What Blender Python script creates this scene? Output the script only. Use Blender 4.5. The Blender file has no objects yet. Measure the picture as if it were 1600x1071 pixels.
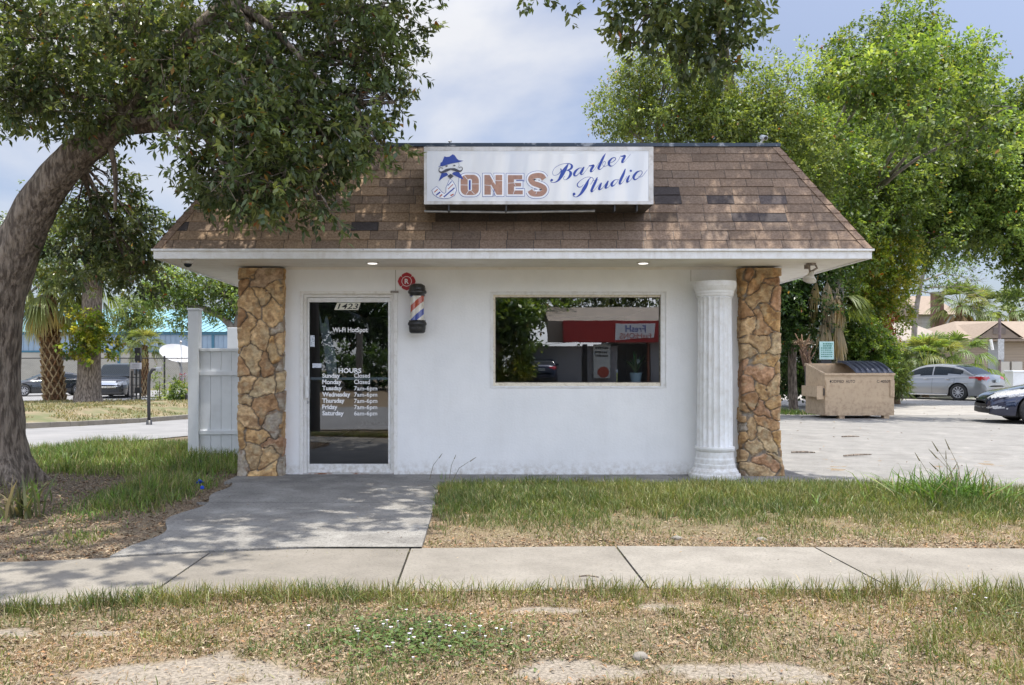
import bpy, bmesh, math, random
import numpy as np
from mathutils import Vector, Matrix, Euler

# ------------------------------------------------------------------ camera, sky, sun, exposure
SC = bpy.context.scene
COL = SC.collection
R = math.radians
H = 1.32            # eye height
F = 1290.0          # focal length in photograph pixels
CY = -10.0          # camera distance in front of the shop wall (wall = plane Y 0)
cam_d = bpy.data.cameras.new('camera')
cam = bpy.data.objects.new('camera', cam_d); COL.objects.link(cam)
cam.location = (0, CY, H); cam.rotation_euler = (R(90), 0, 0)
cam_d.sensor_width = 36; cam_d.lens = F / 1600 * 36
cam_d.shift_x = (800 - 745) / 1600; cam_d.shift_y = (575 - 535.5) / 1600
cam_d.clip_start = 0.05; cam_d.clip_end = 2000
SC.camera = cam

SUN = Vector((0.16, -0.06, 1.0)).normalized()
world = bpy.data.worlds.new('World'); SC.world = world; world.use_nodes = True
wn, wl = world.node_tree.nodes, world.node_tree.links
wn.clear()
w_out = wn.new('ShaderNodeOutputWorld'); w_bg = wn.new('ShaderNodeBackground')
sky = wn.new('ShaderNodeTexSky'); sky.sky_type = 'NISHITA'; sky.sun_disc = False
sky.sun_elevation = math.asin(SUN.z); sky.sun_rotation = math.atan2(SUN.x, SUN.y)
sky.altitude = 0; sky.air_density = 1.0; sky.dust_density = 2.2; sky.ozone_density = 1.0
w_bg.inputs['Strength'].default_value = 0.15
tc = wn.new('ShaderNodeTexCoord'); mp = wn.new('ShaderNodeMapping')
mp.inputs['Scale'].default_value = (1.0, 1.0, 2.0); mp.inputs['Location'].default_value = (0.37, 0.2, 0.15)
n1 = wn.new('ShaderNodeTexNoise'); n1.inputs['Scale'].default_value = 1.9; n1.inputs['Detail'].default_value = 7; n1.inputs['Roughness'].default_value = 0.5
n1.inputs['Distortion'].default_value = 0.25
rp = wn.new('ShaderNodeValToRGB'); rp.color_ramp.elements[0].position = 0.46; rp.color_ramp.elements[1].position = 0.62
rp.color_ramp.elements[0].color = (0.30, 0.30, 0.30, 1); rp.color_ramp.elements[1].color = (0.97, 0.97, 0.97, 1)
mixc = wn.new('ShaderNodeMixRGB'); mixc.inputs['Color2'].default_value = (3.15, 3.2, 3.35, 1)
skb = wn.new('ShaderNodeMixRGB'); skb.blend_type = 'MULTIPLY'; skb.inputs['Fac'].default_value = 1; skb.inputs['Color2'].default_value = (0.46, 0.50, 0.59, 1)
wl.new(sky.outputs[0], skb.inputs['Color1'])
wl.new(tc.outputs['Generated'], mp.inputs['Vector']); wl.new(mp.outputs[0], n1.inputs['Vector'])
wl.new(n1.outputs['Fac'], rp.inputs['Fac']); wl.new(rp.outputs['Color'], mixc.inputs['Fac'])
# added fill: sky brightened overhead and behind the camera to light the shop front
sxyz = wn.new('ShaderNodeSeparateXYZ'); wl.new(tc.outputs['Generated'], sxyz.inputs[0])
ma = wn.new('ShaderNodeMath'); ma.operation = 'MULTIPLY_ADD'; ma.inputs[1].default_value = -0.9; wl.new(sxyz.outputs['Y'], ma.inputs[0]); wl.new(sxyz.outputs['Z'], ma.inputs[2])
mr_ = wn.new('ShaderNodeMapRange'); mr_.inputs['From Min'].default_value = -0.45; mr_.inputs['From Max'].default_value = 0.9; mr_.inputs['To Min'].default_value = 1.0; mr_.inputs['To Max'].default_value = 2.45
wl.new(ma.outputs[0], mr_.inputs['Value'])
vm = wn.new('ShaderNodeVectorMath'); vm.operation = 'SCALE'; wl.new(mixc.outputs[0], vm.inputs[0]); wl.new(mr_.outputs[0], vm.inputs['Scale'])
wl.new(skb.outputs[0], mixc.inputs['Color1']); wl.new(vm.outputs[0], w_bg.inputs['Color']); wl.new(w_bg.outputs[0], w_out.inputs['Surface'])

sun_d = bpy.data.lights.new('sun', 'SUN'); sun_d.energy = 3.5; sun_d.angle = R(0.55); sun_d.color = (1.0, 0.95, 0.86)
sun = bpy.data.objects.new('sun', sun_d); COL.objects.link(sun)
sun.rotation_euler = SUN.to_track_quat('Z', 'Y').to_euler()
SC.view_settings.view_transform = 'Standard'; SC.view_settings.look = 'None'
SC.view_settings.exposure = 0.90; SC.view_settings.gamma = 1.0
SC.render.engine = 'CYCLES'
SC.cycles.max_bounces = 8; SC.cycles.diffuse_bounces = 4; SC.cycles.glossy_bounces = 4
SC.cycles.transparent_max_bounces = 12; SC.cycles.caustics_reflective = False; SC.cycles.caustics_refractive = False
SC.cycles.use_denoising = True

# ------------------------------------------------------------------ helpers
ORG = {}
def at(px, py, d):
    """a point of the place seen at photograph pixel (px, py) at depth d"""
    return ((px - 745) * d / F, CY + d, H - (py - 575) * d / F)

def thing(name, label, cat, loc=(0, 0, 0), rz=0.0, group=None):
    o = bpy.data.objects.new(name, None); COL.objects.link(o)
    o.location = loc; o.rotation_euler = (0, 0, rz); o.empty_display_size = 0.2
    tag(o, label, cat, group)
    ORG[o.name] = Vector(loc) if rz == 0 else None
    return o
def tag(o, label, cat, group=None):
    o['label'] = label; o['category'] = cat
    if group: o['group'] = group
    return o
def kind(o, k):
    o['kind'] = k; return o
def link(name, me, parent=None, loc=None):
    o = bpy.data.objects.new(name, me); COL.objects.link(o)
    if parent is not None:
        o.parent = parent
    if loc is not None: o.location = loc
    ORG[o.name] = ORG.get(parent.name) if parent is not None else (Vector(loc) if loc is not None else Vector((0, 0, 0)))
    return o

def rotm(r):
    return Euler(r).to_matrix() if r else Matrix.Identity(3)

class MB:
    def __init__(s):
        s.v = []; s.f = []; s.m = []; s.sm = []; s.c = []
        s.mi = 0; s.smooth = False; s.col = (1, 1, 1)
    def add(s, vs, fs):
        b = len(s.v); s.v.extend([tuple(p) for p in vs])
        s.c.extend([s.col] * len(vs))
        for f in fs:
            s.f.append(tuple(b + i for i in f)); s.m.append(s.mi); s.sm.append(s.smooth)
    def box(s, x0, x1, y0, y1, z0, z1, bev=0.0):
        if bev <= 0:
            s.add([(x0, y0, z0), (x1, y0, z0), (x1, y1, z0), (x0, y1, z0), (x0, y0, z1), (x1, y0, z1), (x1, y1, z1), (x0, y1, z1)],
                  [(0, 3, 2, 1), (4, 5, 6, 7), (0, 1, 5, 4), (1, 2, 6, 5), (2, 3, 7, 6), (3, 0, 4, 7)])
            return
        bm = bmesh.new(); bmesh.ops.create_cube(bm, size=1)
        for v in bm.verts:
            v.co = Vector(((x0 + x1) / 2 + v.co.x * (x1 - x0), (y0 + y1) / 2 + v.co.y * (y1 - y0), (z0 + z1) / 2 + v.co.z * (z1 - z0)))
        bmesh.ops.bevel(bm, geom=list(bm.edges), offset=bev, segments=2, affect='EDGES', profile=0.7)
        bm.verts.index_update()
        s.add([v.co[:] for v in bm.verts], [[v.index for v in f.verts] for f in bm.faces]); bm.free()
    def obox(s, c, size, rot=None, bev=0.0):
        n = len(s.v)
        hx, hy, hz = size[0] / 2, size[1] / 2, size[2] / 2
        s.box(-hx, hx, -hy, hy, -hz, hz, bev)
        M = rotm(rot) if not isinstance(rot, Matrix) else rot; c = Vector(c)
        for i in range(n, len(s.v)):
            s.v[i] = tuple(M @ Vector(s.v[i]) + c)
    def bar(s, a, b, w, h=None):
        a = Vector(a); b = Vector(b); d = b - a; L = d.length
        q = d.to_track_quat('Z', 'Y').to_matrix()
        s.obox((a + b) / 2, (w, h or w, L), q)
    def tube(s, pts, rad, n=8, cap=True, jag=0.0, seed=0):
        pts = [Vector(p) for p in pts]; m = len(pts)
        if not hasattr(rad, '__len__'): rad = [rad] * m
        rs = random.Random(seed)
        up = None; b = len(s.v)
        vs = []
        for i, p in enumerate(pts):
            t = (pts[min(i + 1, m - 1)] - pts[max(i - 1, 0)]).normalized()
            if up is None:
                up = Vector((0, 1, 0)) if abs(t.y) < 0.9 else Vector((1, 0, 0))
            u = (up - t * up.dot(t)).normalized(); w = t.cross(u); up = u
            for k in range(n):
                a = 2 * math.pi * k / n
                r = rad[i] * (1 + (rs.uniform(-jag, jag) if jag else 0))
                vs.append(p + (u * math.cos(a) + w * math.sin(a)) * r)
        fs = []
        for i in range(m - 1):
            for k in range(n):
                k2 = (k + 1) % n
                fs.append((i * n + k, i * n + k2, (i + 1) * n + k2, (i + 1) * n + k))
        if cap:
            fs.append(tuple(reversed(range(n)))); fs.append(tuple((m - 1) * n + k for k in range(n)))
        s.add(vs, fs)
    def lathe(s, prof, c=(0, 0, 0), n=24, axis='Z', rfun=None, caps=(True, True)):
        vs = []; fs = []; m = len(prof)
        for (r, z) in prof:
            for k in range(n):
                a = 2 * math.pi * k / n
                rr = r * (rfun(a, z) if rfun else 1)
                x, y, zz = rr * math.cos(a), rr * math.sin(a), z
                if axis == 'Y': x, y, zz = x, z, y
                if axis == 'X': x, y, zz = z, x, y
                vs.append((c[0] + x, c[1] + y, c[2] + zz))
        for i in range(m - 1):
            for k in range(n):
                k2 = (k + 1) % n
                fs.append((i * n + k, i * n + k2, (i + 1) * n + k2, (i + 1) * n + k))
        if caps[0]: fs.append(tuple(reversed(range(n))))
        if caps[1]: fs.append(tuple((m - 1) * n + k for k in range(n)))
        s.add(vs, fs)
    def prism(s, pts, y0, y1):
        """polygon in X,Z extruded along Y; front at y0"""
        n = len(pts)
        vs = [(p[0], y0, p[1]) for p in pts] + [(p[0], y1, p[1]) for p in pts]
        fs = [tuple(range(n)), tuple(reversed(range(n, 2 * n)))]
        for i in range(n):
            j = (i + 1) % n; fs.append((i, i + n, j + n, j))
        s.add(vs, fs)
    def prismz(s, pts, z0, z1):
        n = len(pts)
        vs = [(p[0], p[1], z0) for p in pts] + [(p[0], p[1], z1) for p in pts]
        fs = [tuple(reversed(range(n))), tuple(range(n, 2 * n))]
        for i in range(n):
            j = (i + 1) % n; fs.append((i, j, j + n, i + n))
        s.add(vs, fs)
    def quad(s, a, b, c, d): s.add([a, b, c, d], [(0, 1, 2, 3)])
    def grid(s, P, nu, nv):
        """P[i][j] points"""
        vs = [P[i][j] for i in range(nu) for j in range(nv)]
        s.add(vs, [(i * nv + j, (i + 1) * nv + j, (i + 1) * nv + j + 1, i * nv + j + 1) for i in range(nu - 1) for j in range(nv - 1)])
    def build(s, name, mats, parent=None, local=False, recalc=False, colors=False, loc=None):
        """vertices are in world coordinates unless local; a child's are moved into its thing's frame"""
        me = bpy.data.meshes.new(name)
        off = Vector((0, 0, 0))
        if parent is not None and not local:
            off = ORG[parent.name]
        if loc is not None and not local: off = Vector(loc)
        me.from_pydata([(p[0] - off.x, p[1] - off.y, p[2] - off.z) for p in s.v], [], s.f)
        if not isinstance(mats, (list, tuple)): mats = [mats]
        for m in mats: me.materials.append(m)
        me.polygons.foreach_set('material_index', s.m)
        me.polygons.foreach_set('use_smooth', s.sm)
        if colors:
            a = me.color_attributes.new('tint', 'FLOAT_COLOR', 'POINT')
            a.data.foreach_set('color', np.array([(c[0], c[1], c[2], 1) for c in s.c], dtype=np.float32).ravel())
        if recalc:
            bm = bmesh.new(); bm.from_mesh(me); bmesh.ops.recalc_face_normals(bm, faces=bm.faces); bm.to_mesh(me); bm.free()
        me.update()
        return link(name, me, parent, loc)

def npmesh(name, V, Fq, mat, parent=None, C=None, loc=None, smooth=False):
    """fast mesh from numpy arrays: V (n,3) world coordinates, Fq (m,k)"""
    off = np.zeros(3)
    if parent is not None: off = np.array(ORG[parent.name][:])
    if loc is not None: off = np.array(loc, dtype=float)
    V = (np.asarray(V, dtype=np.float64) - off).astype(np.float32)
    me = bpy.data.meshes.new(name)
    k = Fq.shape[1]; m = Fq.shape[0]
    me.vertices.add(len(V)); me.vertices.foreach_set('co', V.ravel())
    me.loops.add(m * k); me.loops.foreach_set('vertex_index', Fq.astype(np.int32).ravel())
    me.polygons.add(m); me.polygons.foreach_set('loop_start', np.arange(0, m * k, k, dtype=np.int32))
    me.polygons.foreach_set('loop_total', np.full(m, k, dtype=np.int32))
    if smooth: me.polygons.foreach_set('use_smooth', np.ones(m, dtype=bool))
    me.materials.append(mat)
    me.update(calc_edges=True)
    if C is not None:
        a = me.color_attributes.new('tint', 'FLOAT_COLOR', 'POINT')
        a.data.foreach_set('color', np.concatenate([C, np.ones((len(C), 1))], 1).astype(np.float32).ravel())
    return link(name, me, parent, loc)

def catmull(pts, sub=6):
    P = [np.array(p, dtype=float) for p in pts]
    P = [2 * P[0] - P[1]] + P + [2 * P[-1] - P[-2]]
    out = []
    for i in range(1, len(P) - 2):
        for k in range(sub):
            t = k / sub
            out.append(0.5 * (2 * P[i] + (P[i + 1] - P[i - 1]) * t + (2 * P[i - 1] - 5 * P[i] + 4 * P[i + 1] - P[i + 2]) * t * t + (3 * P[i] - P[i - 1] - 3 * P[i + 1] + P[i + 2]) * t ** 3))
    out.append(P[-2]); return out

def smooth01(t): t = np.clip(t, 0, 1); return t * t * (3 - 2 * t)

def vnoise(x, y, seed=0):
    """smooth value noise, 0..1, numpy"""
    x = np.asarray(x, dtype=float); y = np.asarray(y, dtype=float)
    xi = np.floor(x).astype(np.int64); yi = np.floor(y).astype(np.int64); fx = smooth01(x - xi); fy = smooth01(y - yi)
    def h(a, b):
        n = (a * 374761393 + b * 668265263 + seed * 1442695041) & 0x7fffffff
        n = ((n ^ (n >> 13)) * 1274126177) & 0x7fffffff
        return ((n ^ (n >> 16)) & 0xffff) / 65535.0
    return (h(xi, yi) * (1 - fx) + h(xi + 1, yi) * fx) * (1 - fy) + (h(xi, yi + 1) * (1 - fx) + h(xi + 1, yi + 1) * fx) * fy
def fbm(x, y, seed=0, o=3):
    s = 0; a = 0.5; t = 0
    for i in range(o):
        s = s + a * vnoise(np.asarray(x) * 2 ** i, np.asarray(y) * 2 ** i, seed + i); t += a; a /= 2
    return s / t

# ------------------------------------------------------------------ materials
def _nt(name):
    m = bpy.data.materials.new(name); m.use_nodes = True
    return m, m.node_tree.nodes, m.node_tree.links, m.node_tree.nodes['Principled BSDF']
def pm(name, c1, c2=None, scale=6.0, rough=0.7, metal=0.0, bump=0.0, bscale=None, stretch=(1, 1, 1), lo=0.35, hi=0.65, c3=None, s3=1.0, f3=0.5,
       attr=False, spec=None, coat=0.0, detail=5.0, bdist=0.01):
    m, n, l, b = _nt(name)
    b.inputs['Roughness'].default_value = rough; b.inputs['Metallic'].default_value = metal
    if spec is not None: b.inputs['Specular IOR Level'].default_value = spec
    if coat: b.inputs['Coat Weight'].default_value = coat; b.inputs['Coat Roughness'].default_value = 0.04
    c1 = tuple(c1) + (1,)
    col = None
    tcn = n.new('ShaderNodeTexCoord'); mpn = n.new('ShaderNodeMapping'); mpn.inputs['Scale'].default_value = stretch
    l.new(tcn.outputs['Object'], mpn.inputs['Vector'])
    if attr:
        a = n.new('ShaderNodeAttribute'); a.attribute_name = 'tint'; col = a.outputs['Color']
    if c2 is not None:
        t = n.new('ShaderNodeTexNoise'); t.inputs['Scale'].default_value = scale; t.inputs['Detail'].default_value = detail; t.inputs['Roughness'].default_value = 0.6
        l.new(mpn.outputs[0], t.inputs['Vector'])
        r = n.new('ShaderNodeMapRange'); r.inputs['From Min'].default_value = lo; r.inputs['From Max'].default_value = hi
        l.new(t.outputs['Fac'], r.inputs['Value'])
        x = n.new('ShaderNodeMixRGB'); x.inputs['Color1'].default_value = c1; x.inputs['Color2'].default_value = tuple(c2) + (1,)
        l.new(r.outputs['Result'], x.inputs['Fac'])
        if attr:
            y = n.new('ShaderNodeMixRGB'); y.blend_type = 'MULTIPLY'; y.inputs['Fac'].default_value = 1
            l.new(col, y.inputs['Color1']); l.new(x.outputs[0], y.inputs['Color2']); col = y.outputs[0]
        else: col = x.outputs[0]
    if c3 is not None:
        t = n.new('ShaderNodeTexNoise'); t.inputs['Scale'].default_value = s3; t.inputs['Detail'].default_value = 8; t.inputs['Roughness'].default_value = 0.7
        l.new(mpn.outputs[0], t.inputs['Vector'])
        r = n.new('ShaderNodeMapRange'); r.inputs['From Min'].default_value = 0.5; r.inputs['From Max'].default_value = 0.75; r.inputs['To Max'].default_value = f3
        l.new(t.outputs['Fac'], r.inputs['Value'])
        x = n.new('ShaderNodeMixRGB'); x.inputs['Color2'].default_value = tuple(c3) + (1,)
        if col is not None: l.new(col, x.inputs['Color1'])
        else: x.inputs['Color1'].default_value = c1
        l.new(r.outputs['Result'], x.inputs['Fac']); col = x.outputs[0]
    if col is None: b.inputs['Base Color'].default_value = c1
    else: l.new(col, b.inputs['Base Color'])
    if bump:
        t = n.new('ShaderNodeTexNoise'); t.inputs['Scale'].default_value = bscale or scale * 4; t.inputs['Detail'].default_value = 6
        l.new(mpn.outputs[0], t.inputs['Vector'])
        bn = n.new('ShaderNodeBump'); bn.inputs['Strength'].default_value = bump; bn.inputs['Distance'].default_value = bdist
        l.new(t.outputs['Fac'], bn.inputs['Height']); l.new(bn.outputs[0], b.inputs['Normal'])
    return m
def leafmat(name, trans=0.4, rough=0.36, warm=(1.25, 1.2, 0.55)):
    m, n, l, b = _nt(name)
    a = n.new('ShaderNodeAttribute'); a.attribute_name = 'tint'
    b.inputs['Roughness'].default_value = rough; b.inputs['Specular IOR Level'].default_value = 0.6
    l.new(a.outputs['Color'], b.inputs['Base Color'])
    t = n.new('ShaderNodeBsdfTranslucent'); x = n.new('ShaderNodeMixRGB'); x.blend_type = 'MULTIPLY'; x.inputs['Fac'].default_value = 1
    x.inputs['Color2'].default_value = warm + (1,); l.new(a.outputs['Color'], x.inputs['Color1']); l.new(x.outputs[0], t.inputs['Color'])
    mx = n.new('ShaderNodeMixShader'); mx.inputs['Fac'].default_value = trans
    l.new(b.outputs[0], mx.inputs[1]); l.new(t.outputs[0], mx.inputs[2]); l.new(mx.outputs[0], n['Material Output'].inputs['Surface'])
    return m
def glassmat(name, tint=(0.55, 0.62, 0.66), refl=0.22, rough=0.0, fres=True):
    m, n, l, b = _nt(name); n.remove(b)
    tr = n.new('ShaderNodeBsdfTransparent'); tr.inputs['Color'].default_value = tint + (1,)
    g = n.new('ShaderNodeBsdfGlossy'); g.inputs['Roughness'].default_value = rough; g.inputs['Color'].default_value = (0.95, 0.97, 1, 1)
    mx = n.new('ShaderNodeMixShader')
    lw = n.new('ShaderNodeLayerWeight'); lw.inputs['Blend'].default_value = 0.25
    mr = n.new('ShaderNodeMapRange'); mr.inputs['To Min'].default_value = refl; mr.inputs['To Max'].default_value = 0.9
    tcn = n.new('ShaderNodeTexCoord'); t = n.new('ShaderNodeTexNoise'); t.inputs['Scale'].default_value = 2.2; t.inputs['Detail'].default_value = 2; l.new(tcn.outputs['Object'], t.inputs['Vector'])
    bn = n.new('ShaderNodeBump'); bn.inputs['Strength'].default_value = 0.06; bn.inputs['Distance'].default_value = 0.004; l.new(t.outputs['Fac'], bn.inputs['Height']); l.new(bn.outputs[0], g.inputs['Normal'])
    l.new(lw.outputs['Fresnel'], mr.inputs['Value']); l.new(mr.outputs['Result'], mx.inputs['Fac'])
    l.new(tr.outputs[0], mx.inputs[1]); l.new(g.outputs[0], mx.inputs[2]); l.new(mx.outputs[0], n['Material Output'].inputs['Surface'])
    return m
def emit(name, c, s):
    m, n, l, b = _nt(name); b.inputs['Base Color'].default_value = c + (1,)
    b.inputs['Emission Color'].default_value = c + (1,); b.inputs['Emission Strength'].default_value = s
    return m

M = {}
M['wall'] = pm('white_painted_stucco', (0.86, 0.855, 0.84), (0.80, 0.80, 0.79), 1.5, 0.75, bump=0.25, bscale=38, c3=(0.66, 0.64, 0.60), s3=2.3, f3=0.25)
M['white'] = pm('white_paint', (0.80, 0.80, 0.79), (0.72, 0.71, 0.68), 9, 0.5, c3=(0.45, 0.38, 0.28), s3=14, f3=0.35)
def stain(m, c, zmax, fac, nscale, stretch=(1, 1, 1), lo=.42, hi=.62):
    """dirt with a ragged upper edge near the foot of a wall, over whatever colour the material has"""
    n, l = m.node_tree.nodes, m.node_tree.links; b = n['Principled BSDF']; src = b.inputs['Base Color'].links[0].from_socket
    tcn = n.new('ShaderNodeTexCoord'); mpn = n.new('ShaderNodeMapping'); mpn.inputs['Scale'].default_value = stretch; l.new(tcn.outputs['Object'], mpn.inputs['Vector'])
    t = n.new('ShaderNodeTexNoise'); t.inputs['Scale'].default_value = nscale; t.inputs['Detail'].default_value = 8; t.inputs['Roughness'].default_value = .7; l.new(mpn.outputs[0], t.inputs['Vector'])
    r = n.new('ShaderNodeMapRange'); r.inputs['From Min'].default_value = lo; r.inputs['From Max'].default_value = hi; r.inputs['To Max'].default_value = fac; l.new(t.outputs['Fac'], r.inputs['Value'])
    f = r.outputs[0]
    if zmax:
        sp = n.new('ShaderNodeSeparateXYZ'); l.new(tcn.outputs['Object'], sp.inputs[0])
        z = n.new('ShaderNodeMapRange'); z.inputs['From Min'].default_value = 0; z.inputs['From Max'].default_value = zmax; z.inputs['To Min'].default_value = 1; z.inputs['To Max'].default_value = 0; l.new(sp.outputs['Z'], z.inputs['Value'])
        mu = n.new('ShaderNodeMath'); mu.operation = 'MULTIPLY'; l.new(f, mu.inputs[0]); l.new(z.outputs[0], mu.inputs[1]); f = mu.outputs[0]
    x = n.new('ShaderNodeMixRGB'); x.inputs['Color2'].default_value = tuple(c) + (1,); l.new(f, x.inputs['Fac']); l.new(src, x.inputs['Color1']); l.new(x.outputs[0], b.inputs['Base Color'])
stain(M['wall'], (.42, .36, .28), .22, .75, 14); stain(M['wall'], (.55, .53, .50), 0, .12, 2.5, (2.2, 1, .25), .5, .75); stain(M['wall'], (.35, .32, .28), 0, .35, 30, (1, 1, 1), .66, .74)
stain(M['white'], (.45, .40, .33), 0, .35, 10, (1, 1, .15), .52, .72); stain(M['white'], (.32, .27, .2), .4, .7, 18, (1, 1, 1), .42, .66)
M['vinyl'] = pm('white_vinyl', (0.74, 0.76, 0.78), (0.68, 0.70, 0.72), 3, 0.35, c3=(0.5, 0.5, 0.48), s3=3, f3=0.25)
M['dirtywhite'] = pm('aged_white_paint', (0.80, 0.78, 0.75), (0.75, 0.73, 0.68), 10, 0.55, c3=(0.30, 0.22, 0.14), s3=16, f3=0.35)
M['soffit'] = pm('cream_soffit', (0.84, 0.81, 0.74), (0.78, 0.74, 0.67), 2, 0.7, c3=(0.4, 0.3, 0.2), s3=5, f3=0.25)
M['stone'] = pm('flagstone', (1, 1, 1), (0.62, 0.55, 0.45), 16, 0.75, bump=0.8, bscale=40, attr=True, lo=0.35, hi=0.7, c3=(0.12, 0.06, 0.03), s3=14, f3=0.75)
M['shingle'] = pm('asphalt_shingle', (1, 1, 1), (0.6, 0.56, 0.52), 45, 0.92, bump=0.6, bscale=150, attr=True, c3=(0.05, 0.04, 0.035), s3=2.2, f3=0.35)
M['leaf'] = leafmat('leaf')
M['leafback'] = leafmat('leaf_translucent', 0.5, 0.5, (1.35, 1.25, 0.5))
M['grass'] = leafmat('grass_blade', 0.35, 0.5, (1.2, 1.15, 0.6))
M['litter'] = pm('dry_leaf', (1, 1, 1), (0.7, 0.7, 0.7), 20, 0.8, attr=True)
M['bark'] = pm('oak_bark', (0.29, 0.235, 0.185), (0.095, 0.072, 0.055), 26, 0.95, bump=1.0, bscale=30, stretch=(1, 1, 0.22), lo=0.40, hi=0.58, c3=(0.30, 0.26, 0.21), s3=8, f3=0.35, bdist=0.06)
M['barkpale'] = pm('pale_bark', (0.27, 0.24, 0.21), (0.15, 0.13, 0.11), 8, 0.9, bump=0.8, bscale=20, stretch=(1, 1, 0.3))
M['boots'] = pm('palm_boots', (1, 1, 1), (0.6, 0.5, 0.42), 20, 0.9, bump=0.6, attr=True)
M['black'] = pm('black_metal', (0.018, 0.018, 0.02), (0.03, 0.03, 0.03), 8, 0.45)
M['blackrubber'] = pm('black_rubber', (0.02, 0.02, 0.02), None, rough=0.85)
M['chrome'] = pm('chrome', (0.6, 0.6, 0.6), None, rough=0.15, metal=1.0)
M['steel'] = pm('galvanised_steel', (0.42, 0.43, 0.44), (0.3, 0.3, 0.3), 12, 0.4, metal=0.8)
M['glass'] = glassmat('window_glass')
M['doorglass'] = glassmat('door_glass_tinted', (0.50, 0.56, 0.60), 0.15)
M['carglass'] = pm('tinted_car_glass', (0.010, 0.015, 0.020), None, rough=0.08, spec=0.25)
M['concrete'] = pm('concrete', (0.25, 0.228, 0.193), (0.19, 0.172, 0.144), 2.5, 0.9, bump=0.5, bscale=60, c3=(0.12, 0.11, 0.095), s3=55, f3=0.85)
M['slab'] = pm('weathered_concrete', (0.255, 0.243, 0.222), (0.165, 0.156, 0.142), 2.2, 0.92, bump=0.9, bscale=80, c3=(0.045, 0.043, 0.04), s3=38, f3=1.0)
stain(M['concrete'], (.13, .115, .095), 0, .45, 1.7, (1, 1, 1), .54, .72); stain(M['concrete'], (.07, .06, .05), 0, .8, 55, (1, 1, 1), .70, .74)
stain(M['slab'], (.36, .35, .32), 0, .5, 2.6, (1, 1, 1), .52, .66); stain(M['slab'], (.42, .40, .37), 0, .7, 70, (1, 1, 1), .60, .68)
M['concrete2'] = pm('concrete_darker', (0.225, 0.203, 0.170), (0.17, 0.153, 0.127), 2.1, 0.9, bump=0.5, bscale=60, c3=(0.11, 0.10, 0.085), s3=55, f3=0.85)
M['concrete3'] = pm('concrete_lighter', (0.272, 0.250, 0.214), (0.21, 0.192, 0.162), 2.8, 0.9, bump=0.5, bscale=60, c3=(0.12, 0.11, 0.095), s3=55, f3=0.85)
for k_ in ('concrete2', 'concrete3'):
    stain(M[k_], (.13, .115, .095), 0, .5, 1.3, (1, 1, 1), .52, .72); stain(M[k_], (.07, .06, .05), 0, .8, 55, (1, 1, 1), .70, .74)
# ------------------------------------------------------------------ terrain
def gz(X, Y):
    X = np.asarray(X, dtype=float); Y = np.asarray(Y, dtype=float)
    z = -0.33 * smooth01((-3.2 - X) / 3.0) * smooth01((Y - 3) / 14.0)
    z = z + 0.42 * smooth01((-Y - 19) / 7.0)
    z = z - 0.10 * smooth01((-Y - 7.2) / 0.5) * (1 - smooth01((-Y - 18) / 1.0))
    return z
def axis(segs):
    out = [segs[0][0]]
    for a, b, st in segs:
        n = max(1, int(round((b - a) / st))); out += [a + (b - a) * (i + 1) / n for i in range(n)]
    return np.array(out)
def sheet(name, xs, ys, mat, zf, keep=None, colf=None):
    Xg, Yg = np.meshgrid(xs, ys, indexing='ij'); Z = zf(Xg, Yg)
    V = np.stack([Xg.ravel(), Yg.ravel(), Z.ravel()], 1); nx, ny = len(xs), len(ys)
    i, j = np.meshgrid(np.arange(nx - 1), np.arange(ny - 1), indexing='ij'); i = i.ravel(); j = j.ravel()
    Fq = np.stack([i * ny + j, (i + 1) * ny + j, (i + 1) * ny + j + 1, i * ny + j + 1], 1)
    if keep is not None:
        cx = (xs[i] + xs[i + 1]) / 2; cy = (ys[j] + ys[j + 1]) / 2; Fq = Fq[keep(cx, cy)]
    C = colf(V[:, 0], V[:, 1]) if colf is not None else None
    return npmesh(name, V, Fq, mat, C=C, smooth=True)
def swY0(X):   # far edge of the pavement slab
    return -4.0 - 0.42 * smooth01((-0.9 - X) / 2.6) * 1.1 - 0.10 * np.clip(X - 1.2, 0, 9) / 3 + 0.06 * smooth01((X + .4) / 1.4)
def swY1(X):
    return swY0(X) - 1.16 - 0.05 * np.clip(X - 2.4, 0, 2)
SAND = [(-2.75, -6.25, .45, .24), (-1.3, -6.42, .42, .2), (-0.85, -6.6, .25, .12), (0.42, -6.4, .30, .11), (1.15, -6.42, .34, .12), (1.0, -5.45, .12, .05), (0.4, -5.5, .2, .05), (-2.5, -5.9, .3, .08), (-1.9, -5.9, .15, .05)]
def sandf(X, Y):
    s = np.zeros_like(X)
    for (cx, cy, rx, ry) in SAND:
        d = np.sqrt(((X - cx) / rx) ** 2 + ((Y - cy) / ry) ** 2) + (fbm(X * 6, Y * 6, 3) - 0.5) * 1.3
        s = np.maximum(s, smooth01((1.15 - d) / 0.25))
    return s * smooth01((-Y - 5.2) / 0.1)
def walkx(Y):
    return -2.62 - 0.18 * smooth01((Y + 2.2) / 2.0) + 0.14 * smooth01((-Y - 2.8) / 1.0) + 0.05 * np.sin(Y * 5.0)
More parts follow.
